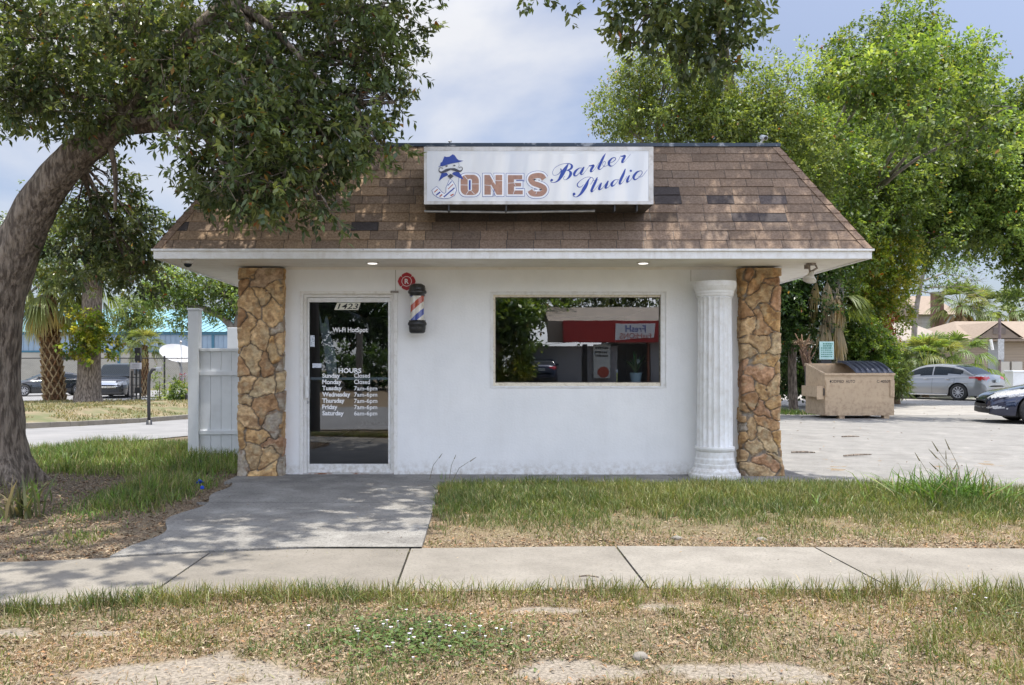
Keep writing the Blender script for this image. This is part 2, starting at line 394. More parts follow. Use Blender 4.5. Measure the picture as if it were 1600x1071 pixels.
def groundcol(X, Y):
    """the earth's own colours: bare sand, red-brown leaf mould, greener under the grass"""
    n = fbm(X * 2.2, Y * 2.2, 11); n2 = fbm(X * 9, Y * 9, 12)
    base = np.stack([0.195 + .06 * n, 0.152 + .05 * n, 0.10 + .03 * n], -1)
    red = np.array([0.20, 0.135, 0.09]); gr = np.array([0.125, 0.125, 0.05]); sand = np.array([0.255, 0.225, 0.185])
    f = smooth01((n2 - .45) / .2)[..., None] * 0.5; base = base * (1 - f) + red * f
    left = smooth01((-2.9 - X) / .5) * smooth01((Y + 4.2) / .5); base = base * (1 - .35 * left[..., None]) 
    g = (smooth01((X + .3) / .3) * smooth01((Y + 3.9) / 1.2) * smooth01((-Y - .5) / .2))[..., None] * 0.6
    base = base * (1 - g) + gr * g
    far = smooth01((np.abs(X) - 14) / 10)[..., None] * .7; base = base * (1 - far) + gr * far
    s = sandf(X, Y)[..., None]; base = base * (1 - s) + sand * s
    return base
M['earth'] = pm('leafy_earth', (1.15, 1.12, 1.08), (0.62, 0.6, 0.58), 60, 0.95, bump=1.0, bscale=70, attr=True, lo=.4, hi=.62, bdist=0.012)
M['asphalt'] = pm('asphalt', (0.23, 0.226, 0.222), (0.18, 0.178, 0.175), 1.2, 0.9, bump=0.3, bscale=80, c3=(0.27, 0.26, 0.25), s3=0.5, f3=0.6)
M['lot'] = pm('sandy_gravel_lot', (0.232, 0.224, 0.209), (0.178, 0.172, 0.161), 2.3, 0.95, bump=0.8, bscale=55, c3=(0.12, 0.11, 0.095), s3=11, f3=0.6, lo=.35, hi=.68)
M['lotdark'] = pm('worn_asphalt_lot', (0.25, 0.235, 0.215), (0.34, 0.32, 0.29), 1.4, 0.92, bump=0.6, bscale=60, c3=(0.12, 0.11, 0.10), s3=5, f3=0.6)

stain(M['lot'], (.10, .09, .08), 0, .5, .9, (1, 1, 1), .54, .7); stain(M['lot'], (.36, .34, .31), 0, .5, 2.2, (1, 1, 1), .55, .7)
xs = axis([(-300, -60, 40), (-60, -20, 4), (-20, -7, 0.5), (-7, 8, 0.06), (8, 20, 0.6), (20, 60, 5), (60, 300, 40)])
ys = axis([(-300, -70, 40), (-70, -30, 4), (-30, -7.6, 0.4), (-7.6, 3, 0.06), (3, 24, 0.5), (24, 70, 4), (70, 400, 40)])
def gz_rough(X, Y):
    near = smooth01((X + 7) / 1) * smooth01((8 - X) / 1) * smooth01((Y + 7.2) / .3) * smooth01((3 - Y) / 1)
    z = -.004 + near * (fbm(X * 3, Y * 3, 5) - .5) * .035 * (1 - sandf(X, Y) * .8) + near * (fbm(X * 14, Y * 14, 8) - .5) * .014 * (1 - sandf(X, Y) * .7)
    a, b = swY0(X), swY1(X)
    under = (smooth01((a - .0 - Y) / .05) * smooth01((Y - b - .0) / .05)) * (X > -8) * (X < 8.4)
    under = np.maximum(under, smooth01((X - walkx(np.clip(Y, -4, -.6)) - .04) / .05) * smooth01((-.46 - X) / .05) * (Y > -4.5) * (Y < .2))
    under = np.maximum(under, ((Y > -.62) & (X > -2.83) & (X < 3.9)) * 1.0)
    edge = np.exp(-((Y - b + .06) / .10) ** 2) * near * .016
    z = z * (1 - under) - .05 * under + edge
    return gz(X, Y) + z
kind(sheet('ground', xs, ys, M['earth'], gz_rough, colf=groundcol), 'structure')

# pavement of square concrete flags, with open joints
JX = [-8.0, -6.4, -4.9, -3.4, -1.89, -0.482, 1.02, 2.46, 3.95, 5.45, 7.0, 8.5]
sw = MB()
for a, b in zip(JX[:-1], JX[1:]):
    g = 0.007; sl = -0.035; n = 8; sw.mi = (0, 2, 1, 0, 1, 0, 2, 0, 1, 2, 0, 1)[JX.index(a)]
    top = []; 
    for k in range(n + 1):
        x = a + g + (b - a - 2 * g) * k / n
        top.append((x, float(swY0(x)), float(swY1(x))))
    z1 = 0.012 + random.Random(int(a * 10)).uniform(-.003, .003)
    for k in range(n):
        (xa, ya, yb), (xb, yc, yd) = top[k], top[k + 1]
        sw.quad((xa, yb, z1), (xb, yd, z1), (xb, yc, z1), (xa, ya, z1))
        sw.quad((xa, yb, -.1), (xb, yd, -.1), (xb, yd, z1), (xa, yb, z1)); sw.quad((xb, yc, -.1), (xa, ya, -.1), (xa, ya, z1), (xb, yc, z1))
    for s_ in (0, n):
        (xa, ya, yb) = top[s_]; sw.quad((xa, ya, -.1), (xa, yb, -.1), (xa, yb, z1), (xa, ya, z1))
kind(sw.build('sidewalk', [M['concrete'], M['concrete2'], M['concrete3']]), 'structure')

wk = MB()
# exposed-aggregate walk to the door: left edge ragged
ys_ = np.linspace(-4.02, -2.06, 40)
for (ya, yb) in zip(ys_[:-1], ys_[1:]):
    xa, xb = float(walkx(ya)), float(walkx(yb)); r = -.40
    y0a = ya; 
    wk.quad((xa, ya, .024), (r, ya, .024), (r, yb, .024), (xb, yb, .024)); wk.quad((xa, ya, -.06), (xa, ya, .024), (xb, yb, .024), (xb, yb, -.06)); wk.quad((r, ya, .024), (r, ya, -.06), (r, yb, -.06), (r, yb, .024))
xs__ = np.linspace(float(walkx(-4.02)), -.40, 24)
for (xa, xb) in zip(xs__[:-1], xs__[1:]):
    ya, yb = float(swY0(xa)) + .008, float(swY0(xb)) + .008
    wk.quad((xa, ya, .0238), (xb, yb, .0238), (xb, -4.0205, .0238), (xa, -4.0205, .0238)) if ya < -4.0206 and yb < -4.0206 else None
    wk.quad((xa, ya, -.06), (xb, yb, -.06), (xb, yb, .0238), (xa, ya, .0238))
ys_ = np.linspace(-2.045, -0.66, 30)
for (ya, yb) in zip(ys_[:-1], ys_[1:]):
    xa, xb = float(walkx(ya)), float(walkx(yb)); r = -.41
    wk.quad((xa, ya, .026), (r, ya, .026), (r, yb, .026), (xb, yb, .026)); wk.quad((xa, ya, -.06), (xa, ya, .026), (xb, yb, .026), (xb, yb, -.06)); wk.quad((r, ya, .026), (r, ya, -.06), (r, yb, -.06), (r, yb, .026))
wk.quad((-2.7, -2.045, -.05), (-.4, -2.045, -.05), (-.4, -2.045, .026), (-2.7, -2.045, .026))
kind(wk.build('walkway', M['slab']), 'structure')
st = MB()
st.box(-2.86, 0.62, -0.65, 0.0, -.1, .03); st.box(0.63, 2.3, -0.64, 0.0, -.1, .028); st.box(2.31, 3.92, -0.65, 0.0, -.1, .029)
st.box(3.66, 3.92, 0.001, 9.5, -.1, .0285)
kind(st.build('shop_front_slab', M['slab']), 'structure')

# gravel lot to the right and behind
def lotkeep(x, y):
    e = -0.95 - 0.35 * (x - 4) + 0.25 * (fbm(x * 2, y * 2, 21) - .5)
    e = np.maximum(e, -2.2)
    return (x > 3.95) & (y > e) & (y < 13.0) & ~((x > 3.9) & (x < 5.6) & (y > 9.6))
kind(sheet('gravel_lot', axis([(3.95, 12, .12), (12, 60, 2)]), axis([(-2.4, 2, .1), (2, 13.0, .5)]), M['lot'], lambda X, Y: gz(X, Y) + .006 + .012 * (fbm(X * 1.3, Y * 1.3, 4) - .5), keep=lotkeep), 'structure')
kind(sheet('back_car_park', axis([(7.8, 60, 1.5)]), axis([(13.0, 34, 1.5)]), M['lotdark'], lambda X, Y: gz(X, Y) + .004), 'structure')

def polysheet(name, pts, mat, dz, st=0.5, thing_kind='structure'):
    P = np.array(pts); x0, y0 = P.min(0); x1, y1 = P.max(0)
    xs = np.arange(x0, x1 + st, st); ys = np.arange(y0, y1 + st, st)
    bm = bmesh.new()
    f = bm.faces.new([bm.verts.new((p[0], p[1], 0)) for p in pts])
    for x in xs[1:-1]:
        bmesh.ops.bisect_plane(bm, geom=bm.verts[:] + bm.edges[:] + bm.faces[:], plane_co=(x, 0, 0), plane_no=(1, 0, 0))
    for y in ys[1:-1]:
        bmesh.ops.bisect_plane(bm, geom=bm.verts[:] + bm.edges[:] + bm.faces[:], plane_co=(0, y, 0), plane_no=(0, 1, 0))
    for v in bm.verts: v.co.z = float(gz(v.co.x, v.co.y)) + dz
    bmesh.ops.recalc_face_normals(bm, faces=bm.faces)
    me = bpy.data.meshes.new(name); bm.to_mesh(me); bm.free(); me.materials.append(mat)
    return kind(link(name, me), thing_kind)
NEAR = [(-9.6, -7.4), (-6.85, 2.9), (-5.8, 6.4), (-3.4, 15), (0, 27), (4, 42)]
FAR = [(-16, -7.4), (-12.6, 4), (-10.9, 10), (-9.4, 15.8), (-6.6, 24.6), (-2, 42)]
polysheet('side_road', NEAR + FAR[::-1], M['asphalt'], .012, 1.2)
polysheet('left_car_park', [(-60, 22.4), (-9.3, 22.4), (-5.5, 30), (-2.5, 41), (2, 50), (-60, 50)], M['asphalt'], .016, 2.0)
polysheet('street', [(-60, -18.5), (60, -18.5), (60, -7.45), (-60, -7.45)], M['asphalt'], .01, 2.0)
polysheet('far_forecourt', [(-60, -34.8), (60, -34.8), (60, -24.5), (-60, -24.5)], M['concrete'], .012, 2.0)
kb = MB()
kb.box(-60, -16.2, -7.45, -7.28, -.25, .02, 0); kb.box(-9.4, 60, -7.45, -7.28, -.25, .02)
o = kb.build('street_kerb', M['concrete']); kind(o, 'structure')
# kerb and mound beyond the side road
kc = catmull([(a, b) for a, b in FAR[1:5]], 8); kb = MB()
for i in range(len(kc) - 1):
    (xa, ya), (xb, yb) = kc[i], kc[i + 1]
    d = np.array([xb - xa, yb - ya]); d /= np.linalg.norm(d); nx, ny = -d[1] * .17, d[0] * .17
    za, zb = float(gz(xa, ya)), float(gz(xb, yb)); t = .14 + .006 * math.sin(i * 1.7)
    e = .004
    A = (xa + d[0] * e, ya + d[1] * e); B = (xb - d[0] * e, yb - d[1] * e)
    kb.add([(A[0], A[1], za - .1), (B[0], B[1], zb - .1), (B[0] + nx, B[1] + ny, zb - .1), (A[0] + nx, A[1] + ny, za - .1),
            (A[0] - nx * .1, A[1] - ny * .1, za + t), (B[0] - nx * .1, B[1] - ny * .1, zb + t), (B[0] + nx, B[1] + ny, zb + t), (A[0] + nx, A[1] + ny, za + t)],
           [(0, 1, 5, 4), (4, 5, 6, 7), (2, 3, 7, 6), (0, 4, 7, 3), (1, 2, 6, 5)])
kind(kb.build('side_road_kerb', M['concrete']), 'structure')
def kerbx(y): return np.interp(y, [4, 10, 15.8, 24.6], [-12.6, -10.9, -9.4, -6.6])
def mound(X, Y):
    e = np.clip((kerbx(Y) - .15 - X) / 2.2, 0, 1); b = np.clip((22.6 - Y) / 2.0, 0, 1)
    return gz(X, Y) + .02 + .12 * smooth01(e * 3) + .30 * smooth01(e) * smooth01(b) * smooth01((Y - 9) / 6) + .04 * (fbm(X, Y, 6) - .5)
M['drygrass'] = pm('dry_turf', (0.21, 0.165, 0.10), (0.10, 0.115, 0.045), 1.0, 0.95, bump=1.0, bscale=18, c3=(0.16, 0.11, 0.07), s3=9, f3=0.7, lo=.4, hi=.6)
kind(sheet('verge_mound', axis([(-40, -6, .4)]), axis([(4, 22.6, .4)]), M['drygrass'], mound, keep=lambda x, y: x < kerbx(y) - .15), 'structure')
# ------------------------------------------------------------------ the barber shop
px = lambda x: (x - 745) / 129.0
pz = lambda y: H + (575 - y) / 129.0
shop = thing('barber_shop', 'white single-storey shop with brown shingled mansard roof, stone pillars and glass door', 'shop', (0, 0, 0))
DX0, DX1, DZ = px(472), px(617), pz(458)
WX0, WX1, WZ0, WZ1 = px(767), px(1040), pz(605), pz(457)
w = MB(); T = 0.2
def wallseg(x0, x1, z0, z1): w.box(x0, x1, 0, T, z0, z1)
wallseg(-2.60, DX0, 0, 2.56); wallseg(DX0, DX1, DZ, 2.56); wallseg(DX1, WX0, 0, 2.56); wallseg(WX0, WX1, 0, WZ0); wallseg(WX0, WX1, WZ1, 2.56); wallseg(WX1, 3.4, 0, 2.56)
w.box(-2.85, -2.65, 0.21, 9, 0, 2.56); w.box(3.4, 3.6, 0.21, 9, 0, 2.56); w.box(-2.65, 3.4, 8.8, 9, 0, 2.56)
w.build('wall', M['wall'], shop)
fl = MB(); fl.box(-2.6, 3.38, .201, 8.79, 0.0, .02); fl.build('shop_floor', pm('dark_floor', (.10, .095, .09), (.07, .07, .07), 3, .5), shop)
cl = MB(); cl.box(-2.6, 3.38, .201, 8.79, 2.48, 2.52); cl.build('ceiling', pm('dim_ceiling', (.35, .35, .34), None), shop)

# stone pillars with real relief
STONES = [tuple(.90 * a + .10 * (sum(c_) / 3) + .02 for a in c_) for c_ in [(.50, .30, .11), (.56, .35, .13), (.44, .25, .10), (.60, .40, .19), (.52, .34, .15), (.46, .32, .20), (.54, .39, .20), (.36, .31, .24), (.52, .30, .09), (.46, .25, .12), (.50, .34, .16), (.56, .37, .17)]]
def stone_pillar(x0, x1, zt, seed, flare=0.0):
    rs = np.random.RandomState(seed); W = x1 - x0; D = .14; U = W + 2 * D
    # seeds by best-candidate sampling so that the flags are of mixed size
    pts = []
    for i in range(38):
        best = None
        for k in range(9):
            c = np.array([rs.uniform(0, U), rs.uniform(0, zt)]); dd = min([np.hypot(*((c - p) * (1, .8))) for p in pts] or [9])
            if best is None or dd > best[0]: best = (dd, c)
        pts.append(best[1])
    pts = np.array(pts); n = len(pts)
    nu, nz = int(U / .009), int(zt / .009)
    u = np.linspace(0, U, nu); z = np.linspace(0, zt, nz); Ug, Zg = np.meshgrid(u, z, indexing='ij')
    wu = Ug + .05 * (fbm(Ug * 8, Zg * 8, seed, 5) - .5) * 2 + .014 * (fbm(Ug * 40, Zg * 40, seed + 21, 3) - .5); wz = Zg + .05 * (fbm(Ug * 8 + 40, Zg * 8, seed + 1, 5) - .5) * 2 + .014 * (fbm(Ug * 40 + 9, Zg * 40, seed + 22, 3) - .5)
    an = rs.uniform(0, math.pi, n); st = rs.uniform(.5, 1.0, n)
    D2 = np.empty((n,) + Ug.shape)
    for i in range(n):
        dx = wu - pts[i, 0]; dy = wz - pts[i, 1]; a = math.cos(an[i]) * dx + math.sin(an[i]) * dy; b = -math.sin(an[i]) * dx + math.cos(an[i]) * dy
        D2[i] = np.sqrt((a * st[i]) ** 2 + (b / st[i]) ** 2)
    idx = D2.argmin(0); s2 = np.sort(D2, 0); e = s2[1] - s2[0]
    m = smooth01((e - .004) / .013)
    til = rs.uniform(-.08, .08, (n, 2)); off = rs.uniform(-.006, .012, n)
    h = m * (.024 + off[idx] + til[idx, 0] * (wu - pts[idx, 0]) + til[idx, 1] * (wz - pts[idx, 1])) + .018 * (fbm(Ug * 22, Zg * 22, seed + 2) - .5) * m + .006 * (fbm(Ug * 60, Zg * 60, seed + 3) - .5)
    col = np.array(STONES)[rs.randint(0, len(STONES), n)] * rs.uniform(.8, 1.1, (n, 1))
    C = col[idx]
    v = fbm(wu * 26, wz * 26 + 9, seed + 5)[..., None]; v2 = fbm(wu * 55, wz * 70 + 9, seed + 15)[..., None]; C = C * (0.45 + .80 * v + .70 * v2)
    ru = smooth01((fbm(wu * 12, wz * 15, seed + 7) - .52) / .12)[..., None]; C = C * (1 - ru * .55) + np.array([.24, .115, .04]) * ru * .55
    cr = smooth01((fbm(wu * 10 + 30, wz * 8, seed + 9) - .6) / .08)[..., None]; C = C * (1 - cr * .5) + np.array([.50, .42, .27]) * cr * .5
    C = C * m[..., None] + np.array([.25, .22, .18]) * (.8 + .4 * v) * (1 - m[..., None])
    # wrap round left side, front, right side
    X = np.where(Ug < D, x0 - h, np.where(Ug > D + W, x1 + h, x0 + (Ug - D)))
    Y = np.where(Ug < D, -.0 - Ug, np.where(Ug > D + W, -D + (Ug - D - W), -D - h))
    X = X + flare * smooth01((.45 - Zg) / .45) * (X - x0) / W
    V = np.stack([X.ravel(), Y.ravel(), Zg.ravel()], 1)
    i, j = np.meshgrid(np.arange(nu - 1), np.arange(nz - 1), indexing='ij'); i = i.ravel(); j = j.ravel()
    Fq = np.stack([i * nz + j, (i + 1) * nz + j, (i + 1) * nz + j + 1, i * nz + j + 1], 1)
    return npmesh('stone_pillar', V, Fq, M['stone'], shop, C=C.reshape(-1, 3))
stone_pillar(-2.825, -2.345, 2.51, 4)['label'] = 'left stone veneer pillar beside the glass door'
stone_pillar(3.185, 3.60, 2.51, 15, .06)['label'] = 'right stone veneer pillar at the corner of the lot'
for bx_ in ((-2.85, -2.601, .001, .2, 0, 2.56), (3.401, 3.6, .001, .2, 0, 2.56), (-2.81, -2.36, -.11, -.001, 0, 2.5), (3.20, 3.585, -.11, -.001, 0, 2.5)):
    pc = MB(); pc.box(*bx_); pc.build('pillar_core', M['concrete'], shop)

# fluted white column
cb = MB(); cx, cyy = px(1107.5), -.245
k = 129.0 / .975
def Z(y): return H + (575 - y) * 9.75 / F
n = 192
cb.smooth = True
shaft = [(.218, Z(699)), (.214, Z(697)), (.212, Z(650)), (.205, Z(540)), (.200, Z(480)), (.202, Z(468)), (.206, Z(465))]
cb.lathe(shaft, (cx, cyy, 0), n, rfun=lambda a, z: (1 - .12 * abs(math.sin(a * 10)) ** .6) if Z(698) < z < Z(467) else 1)
cb.build('column_shaft', M['white'], shop)
cb = MB(); cb.smooth = False
cb.lathe([(.205, Z(465)), (.215, Z(463)), (.215, Z(461)), (.222, Z(459)), (.222, Z(456)), (.235, Z(453)), (.243, Z(450)), (.247, Z(449)), (.247, Z(443)), (.243, Z(441))], (cx, cyy, 0), 64)
cb.build('column_capital', M['white'], shop)
cb = MB()
cb.lathe([(.295, .029), (.298, .05), (.295, .075), (.275, .085), (.268, .115), (.262, .12), (.240, .15), (.236, .19), (.228, .20), (.226, .25), (.218, .27), (.214, Z(705)), (.226, Z(703)), (.232, Z(700)), (.228, Z(697.5)), (.21, Z(697))], (cx, cyy, 0), 64)
cb.build('column_base', M['white'], shop)

# soffit and fascia
EX0, EX1, EY = -3.56, 4.35, -.91; TX0, TX1, TY = -2.77, 3.59, -.14; EZ, TZ = 2.625, 3.97; BY = 9.9
sf = MB()
sf.box(EX0 + .03, EX1 - .03, EY + .03, -.002, 2.535, 2.56); sf.box(EX0 + .03, -2.852, -.002, BY - .03, 2.535, 2.56); sf.box(3.602, EX1 - .03, -.002, BY - .03, 2.535, 2.56); sf.box(-2.852, 3.602, 9.002, BY - .03, 2.535, 2.56)
sf.build('soffit', M['soffit'], shop)
tr = MB(); tr.box(-2.33, 3.16, -.02, -.001, 2.508, 2.534); tr.build('soffit_trim', M['soffit'], shop)
fa = MB()
fa.box(EX0, EX1, EY - .001, EY + .03, 2.522, 2.605); fa.box(EX0, EX0 + .03, EY + .031, BY, 2.522, 2.605); fa.box(EX1 - .03, EX1, EY + .031, BY, 2.522, 2.605); fa.box(EX0, EX1, BY - .03, BY, 2.522, 2.605)
fa.box(EX0 - .02, EX1 + .02, EY - .022, EY + .02, 2.606, 2.628); fa.box(EX0 - .02, EX0 + .02, EY + .021, BY, 2.606, 2.628); fa.box(EX1 - .02, EX1 + .02, EY + .021, BY, 2.606, 2.628)
fa.build('fascia', M['white'], shop)
for dx in (-1.25, .62, 2.9):
    s_ = MB(); s_.box(dx, dx + .003, EY - .0235, EY - .0222, 2.607, 2.627); s_.build('fascia_joint', M['black'], shop)
for xx in (582, 1005):
    d = (H - 2.53) * F / (575 - 411.5) * -1; X_ = (xx - 745) * d / F
    rl = MB(); rl.lathe([(.075, 2.5335), (.08, 2.527), (.055, 2.525)], (X_, CY + d, 0), 24)
    o = rl.build('recessed_light', M['white'], shop); q = MB(); q.lathe([(.054, 2.5247), (.054, 2.5235)], (X_, CY + d, 0), 24); q.build('light_lens', emit('lamp_lens', (1.0, .97, .9), 1.3), o)

# mansard: each shingle tab is cut to the hips
def mansard(o0, ud, Lw, inL, inR, up, seed, side='front'):
    """o0 lower left corner, ud along the eave, up the slope vector"""
    rs = random.Random(seed); o0 = Vector(o0); ud = Vector(ud); up = Vector(up); SL = up.length; t_ = up.normalized(); nn = ud.cross(t_).normalized()
    b = MB(); dk = MB()
    dk.add([o0, o0 + ud * Lw, o0 + ud * (Lw - inR) + up, o0 + ud * inL + up], [(0, 1, 2, 3)])
    rows = 12; ex = SL / rows
    for r in range(rows):
        t0 = r * ex; t1 = t0 + ex
        lo0, hi0 = inL * t0 / SL, Lw - inR * t0 / SL; lo1, hi1 = inL * t1 / SL, Lw - inR * t1 / SL
        u = -rs.uniform(0, .3)
        while u < Lw:
            u2 = u + rs.choice([.30, .31, .305]) ; a0, a1 = u + .003, u2 - .003
            p = [max(a0, lo0), min(a1, hi0), min(a1, hi1), max(a0, lo1)]
            if p[1] - p[0] > .02 or p[2] - p[3] > .02:
                p[1] = max(p[1], p[0] + .001); p[2] = max(p[2], p[3] + .001)
                X = o0.x + u if side == 'front' else 0
                s = rs.uniform(.90, 1.24); c = Vector((.35, .245, .155)) if X < -.5 else Vector((.245, .175, .125))
                if rs.random() < .35: c = c.lerp(Vector((.22, .165, .125)), .7)
                c = c * s; lift = rs.uniform(.006, .010); j = rs.uniform(-.004, .003); 
                if side == 'front' and X > 1.7 and 2 < r < 12 and rs.random() < .075: c = Vector((.085, .07, .068)) * rs.uniform(.8, 1.5)
                elif rs.random() < .015: c = Vector((.07, .06, .06))
                if side == 'front' and r == 0 and X > 1.6 and rs.random() < .25: c = Vector((.09, .075, .07))
                if side == 'front' and r <= 3 and -.7 < X < 2.0 and r == 3: c = c * .42  # row below the roof sign: the sign's shade put into the tab colour
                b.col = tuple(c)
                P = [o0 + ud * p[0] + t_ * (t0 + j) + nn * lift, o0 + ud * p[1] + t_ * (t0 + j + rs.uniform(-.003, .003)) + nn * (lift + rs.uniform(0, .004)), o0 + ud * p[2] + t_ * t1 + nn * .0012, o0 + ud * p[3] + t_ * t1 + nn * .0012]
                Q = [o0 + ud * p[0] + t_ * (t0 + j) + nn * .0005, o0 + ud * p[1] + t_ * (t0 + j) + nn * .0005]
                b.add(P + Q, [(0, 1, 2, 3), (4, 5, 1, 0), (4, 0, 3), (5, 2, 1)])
            u = u2
    # hip caps
    for (base, inn, sg) in ((0, inL, 1), (Lw, -inR, -1)):
        a = o0 + ud * base; e = o0 + ud * (base + inn) + up; d = (e - a); L = d.length; d.normalize(); k = 0
        while k * .14 < L - .05:
            b.col = tuple(Vector((.30, .21, .15)) * rs.uniform(.75, 1.1)); w_ = ud * (.085 * sg)
            p0 = a + d * (k * .14); p1 = a + d * min(k * .14 + .15, L)
            b.add([p0 + nn * .022, p0 + w_ + nn * .018, p1 + w_ + nn * .010, p1 + nn * .012, p0 + w_, p0], [(0, 1, 2, 3), (5, 4, 1, 0), (4, 2, 1)] if sg > 0 else [(3, 2, 1, 0), (0, 1, 4, 5), (1, 2, 4)])
            k += 1
    dk.build('roof_deck', M['black'], shop)
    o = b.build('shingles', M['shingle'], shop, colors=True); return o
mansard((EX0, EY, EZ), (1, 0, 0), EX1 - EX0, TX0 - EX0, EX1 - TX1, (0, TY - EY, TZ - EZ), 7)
mansard((EX1, EY, EZ), (0, 1, 0), BY - EY, TY - EY, .77, (TX1 - EX1, 0, TZ - EZ), 8, 'side')
mansard((EX0, BY, EZ), (0, -1, 0), BY - EY, .77, TY - EY, (TX0 - EX0, 0, TZ - EZ), 9, 'side')
fr = MB(); fr.box(TX0 + .01, TX1 - .01, TY + .01, BY - .78, TZ - .06, TZ - .01); fr.build('flat_roof', M['concrete'], shop)
fe = MB(); fe.box(TX0 - .03, TX1 + .03, TY - .03, TY + .05, TZ - .012, TZ + .028); fe.box(TX0 - .03, TX0 + .05, TY + .051, BY - .77, TZ - .012, TZ + .028); fe.box(TX1 - .05, TX1 + .03, TY + .051, BY - .77, TZ - .012, TZ + .028)
fe.build('roof_edge_flashing', pm('dark_blue_flashing', (.035, .055, .085), (.35, .37, .4), 5, .5, lo=.56, hi=.64), shop)
fp = MB(); fp.tube([(px(703) * .985, TY + .02, TZ), (px(703) * .985, TY + .02, TZ + .06)], .012, 8); fp.tube([(px(703) * .985 - .02, TY + .02, TZ + .06), (px(703) * .985 + .02, TY + .02, TZ + .06)], .01, 6); fp.build('roof_bracket', M['steel'], shop)

# ---- text helper: built-in lettering turned into a thin mesh and fitted to a box
def textmb(body, x0, x1, z0, z1, Y, bold=0.0, shear=0.0, thick=.0015, face=-1, mb=None, fit=True, res=3):
    cu = bpy.data.curves.new('t', 'FONT'); cu.body = body; cu.size = 1; cu.offset = bold; cu.shear = shear; cu.resolution_u = res; cu.extrude = .5
    ob = bpy.data.objects.new('t', cu); COL.objects.link(ob)
    dg = bpy.context.evaluated_depsgraph_get(); me = bpy.data.meshes.new_from_object(ob.evaluated_get(dg))
    P = np.array([v.co[:] for v in me.vertices]); fs = [tuple(p.vertices) for p in me.polygons]
    bpy.data.objects.remove(ob); bpy.data.curves.remove(cu); bpy.data.meshes.remove(me)
    lo, hi = P.min(0), P.max(0)
    sx = (x1 - x0) / (hi[0] - lo[0]); sz = (z1 - z0) / (hi[1] - lo[1])
    if sx < 0: pass
    X = x0 + (P[:, 0] - lo[0]) * sx; Zz = z0 + (P[:, 1] - lo[1]) * sz
    Yy = Y + face * (P[:, 2] + .5) * thick
    mb = mb or MB(); mb.add(list(zip(X, Yy, Zz)), fs); return mb

# ---- door
dr = MB(); yj = .03
jw = .05
dr.box(DX0 + .001, DX0 + jw, yj, yj + .12, 0.03, DZ - .001); dr.box(DX1 - jw, DX1 - .001, yj, yj + .12, 0.03, DZ - .001); dr.box(DX0 + jw, DX1 - jw, yj, yj + .12, DZ - jw, DZ - .001)
dr.box(DX0 - .025, DX0 + .012, -.012, yj - .001, 0.03, DZ + .02); dr.box(DX1 - .012, DX1 + .03, -.012, yj - .001, 0.03, DZ + .02); dr.box(DX0 + .012, DX1 - .012, -.012, yj - .001, DZ - .012, DZ + .02)
dr.build('door_frame', M['dirtywhite'], shop)
GX0, GX1, GZ0, GZ1 = px(482), px(606), pz(726), pz(472)
lx0, lx1, lz0, lz1 = DX0 + jw + .004, DX1 - jw - .004, .045, DZ - jw - .005
yd = .045
dl = MB()
dl.box(lx0, GX0, yd, yd + .045, lz0, lz1); dl.box(GX1, lx1, yd, yd + .045, lz0, lz1); dl.box(GX0, GX1, yd, yd + .045, lz0, GZ0); dl.box(GX0, GX1, yd, yd + .045, GZ1, lz1)
door = dl.build('door', M['white'], shop)
g = MB(); g.quad((GX0, yd + .02, GZ0), (GX1, yd + .02, GZ0), (GX1, yd + .02, GZ1), (GX0, yd + .02, GZ1)); g.build('door_glass', M['doorglass'], door)
hd = MB(); hz0, hz1 = pz(622), pz(588); hx = px(479.5)
hd.box(hx - .018, hx + .022, yd - .05, yd - .035, hz0, hz1, .004); hd.box(hx - .012, hx + .012, yd - .036, yd - .001, hz0 + .02, hz0 + .04); hd.box(hx - .012, hx + .012, yd - .036, yd - .001, hz1 - .04, hz1 - .02)
hd.build('door_handle', M['white'], door)
lk = MB(); lk.lathe([(.02, yd - .008), (.02, yd - .001)], (hx - .004, 0, pz(629)), 16, 'Y'); lk.build('door_lock', M['steel'], door)
pb = MB(); pb.box(GX0 + .005, GX1 - .005, yd + .05, yd + .085, pz(594), pz(590)); pb.build('push_bar', pm('push_bar_metal', (.62, .63, .64), None, rough=.4), door)
for za_, zb_ in ((DZ - .10, DZ - .045), (.045, .075)):
    hg = MB(); hg.box(lx1 - .01, lx1 + .03, yd - .02, yd - .002, za_, zb_); hg.build('door_pivot', M['dirtywhite'], door)
th = MB(); th.box(DX0 + .002, DX1 - .002, .0, .15, .0305, .043); th.build('threshold', pm('rusty_threshold', (.5, .48, .45), (.25, .11, .05), 5, .7, lo=.5, hi=.65), shop)
M['vinylletter'] = pm('white_vinyl_lettering', (.82, .82, .82), None, rough=.6)
M['ink'] = pm('black_ink', (.012, .012, .012), None, rough=.6)
tx = MB(); yt = yd + .0185
textmb('Wi-Fi HotSpot', px(518), px(573.5), pz(521.5), pz(511.5), yt, .03, mb=tx)
textmb('HOURS', px(527.5), px(563.5), pz(583.2), pz(575.5), yt, .035, mb=tx)
days = [('Sunday', 530, 'Closed', 577), ('Monday', 532.5, 'Closed', 577), ('Tuesday', 532.5, '7am-6pm', 588.5), ('Wednesday', 546, '7am-6pm', 588.5), ('Thursday', 537, '7am-6pm', 588.5), ('Friday', 526, '7am-6pm', 588.5), ('Saturday', 536, '6am-6pm', 588.5)]
for i, (a, xa, b, xb) in enumerate(days):
    y = 590.8 + i * 9.83
    dsc = 2.3 if 'y' in a else 0
    textmb(a, px(502), px(xa), pz(y + dsc), pz(y - 7.2), yt, .035, mb=tx)
    textmb(b, px(552), px(xb), pz(y + (2.3 if 'pm' in b else 0)), pz(y - (7.2 if 'C' in b else 6.6)), yt, .014, mb=tx)
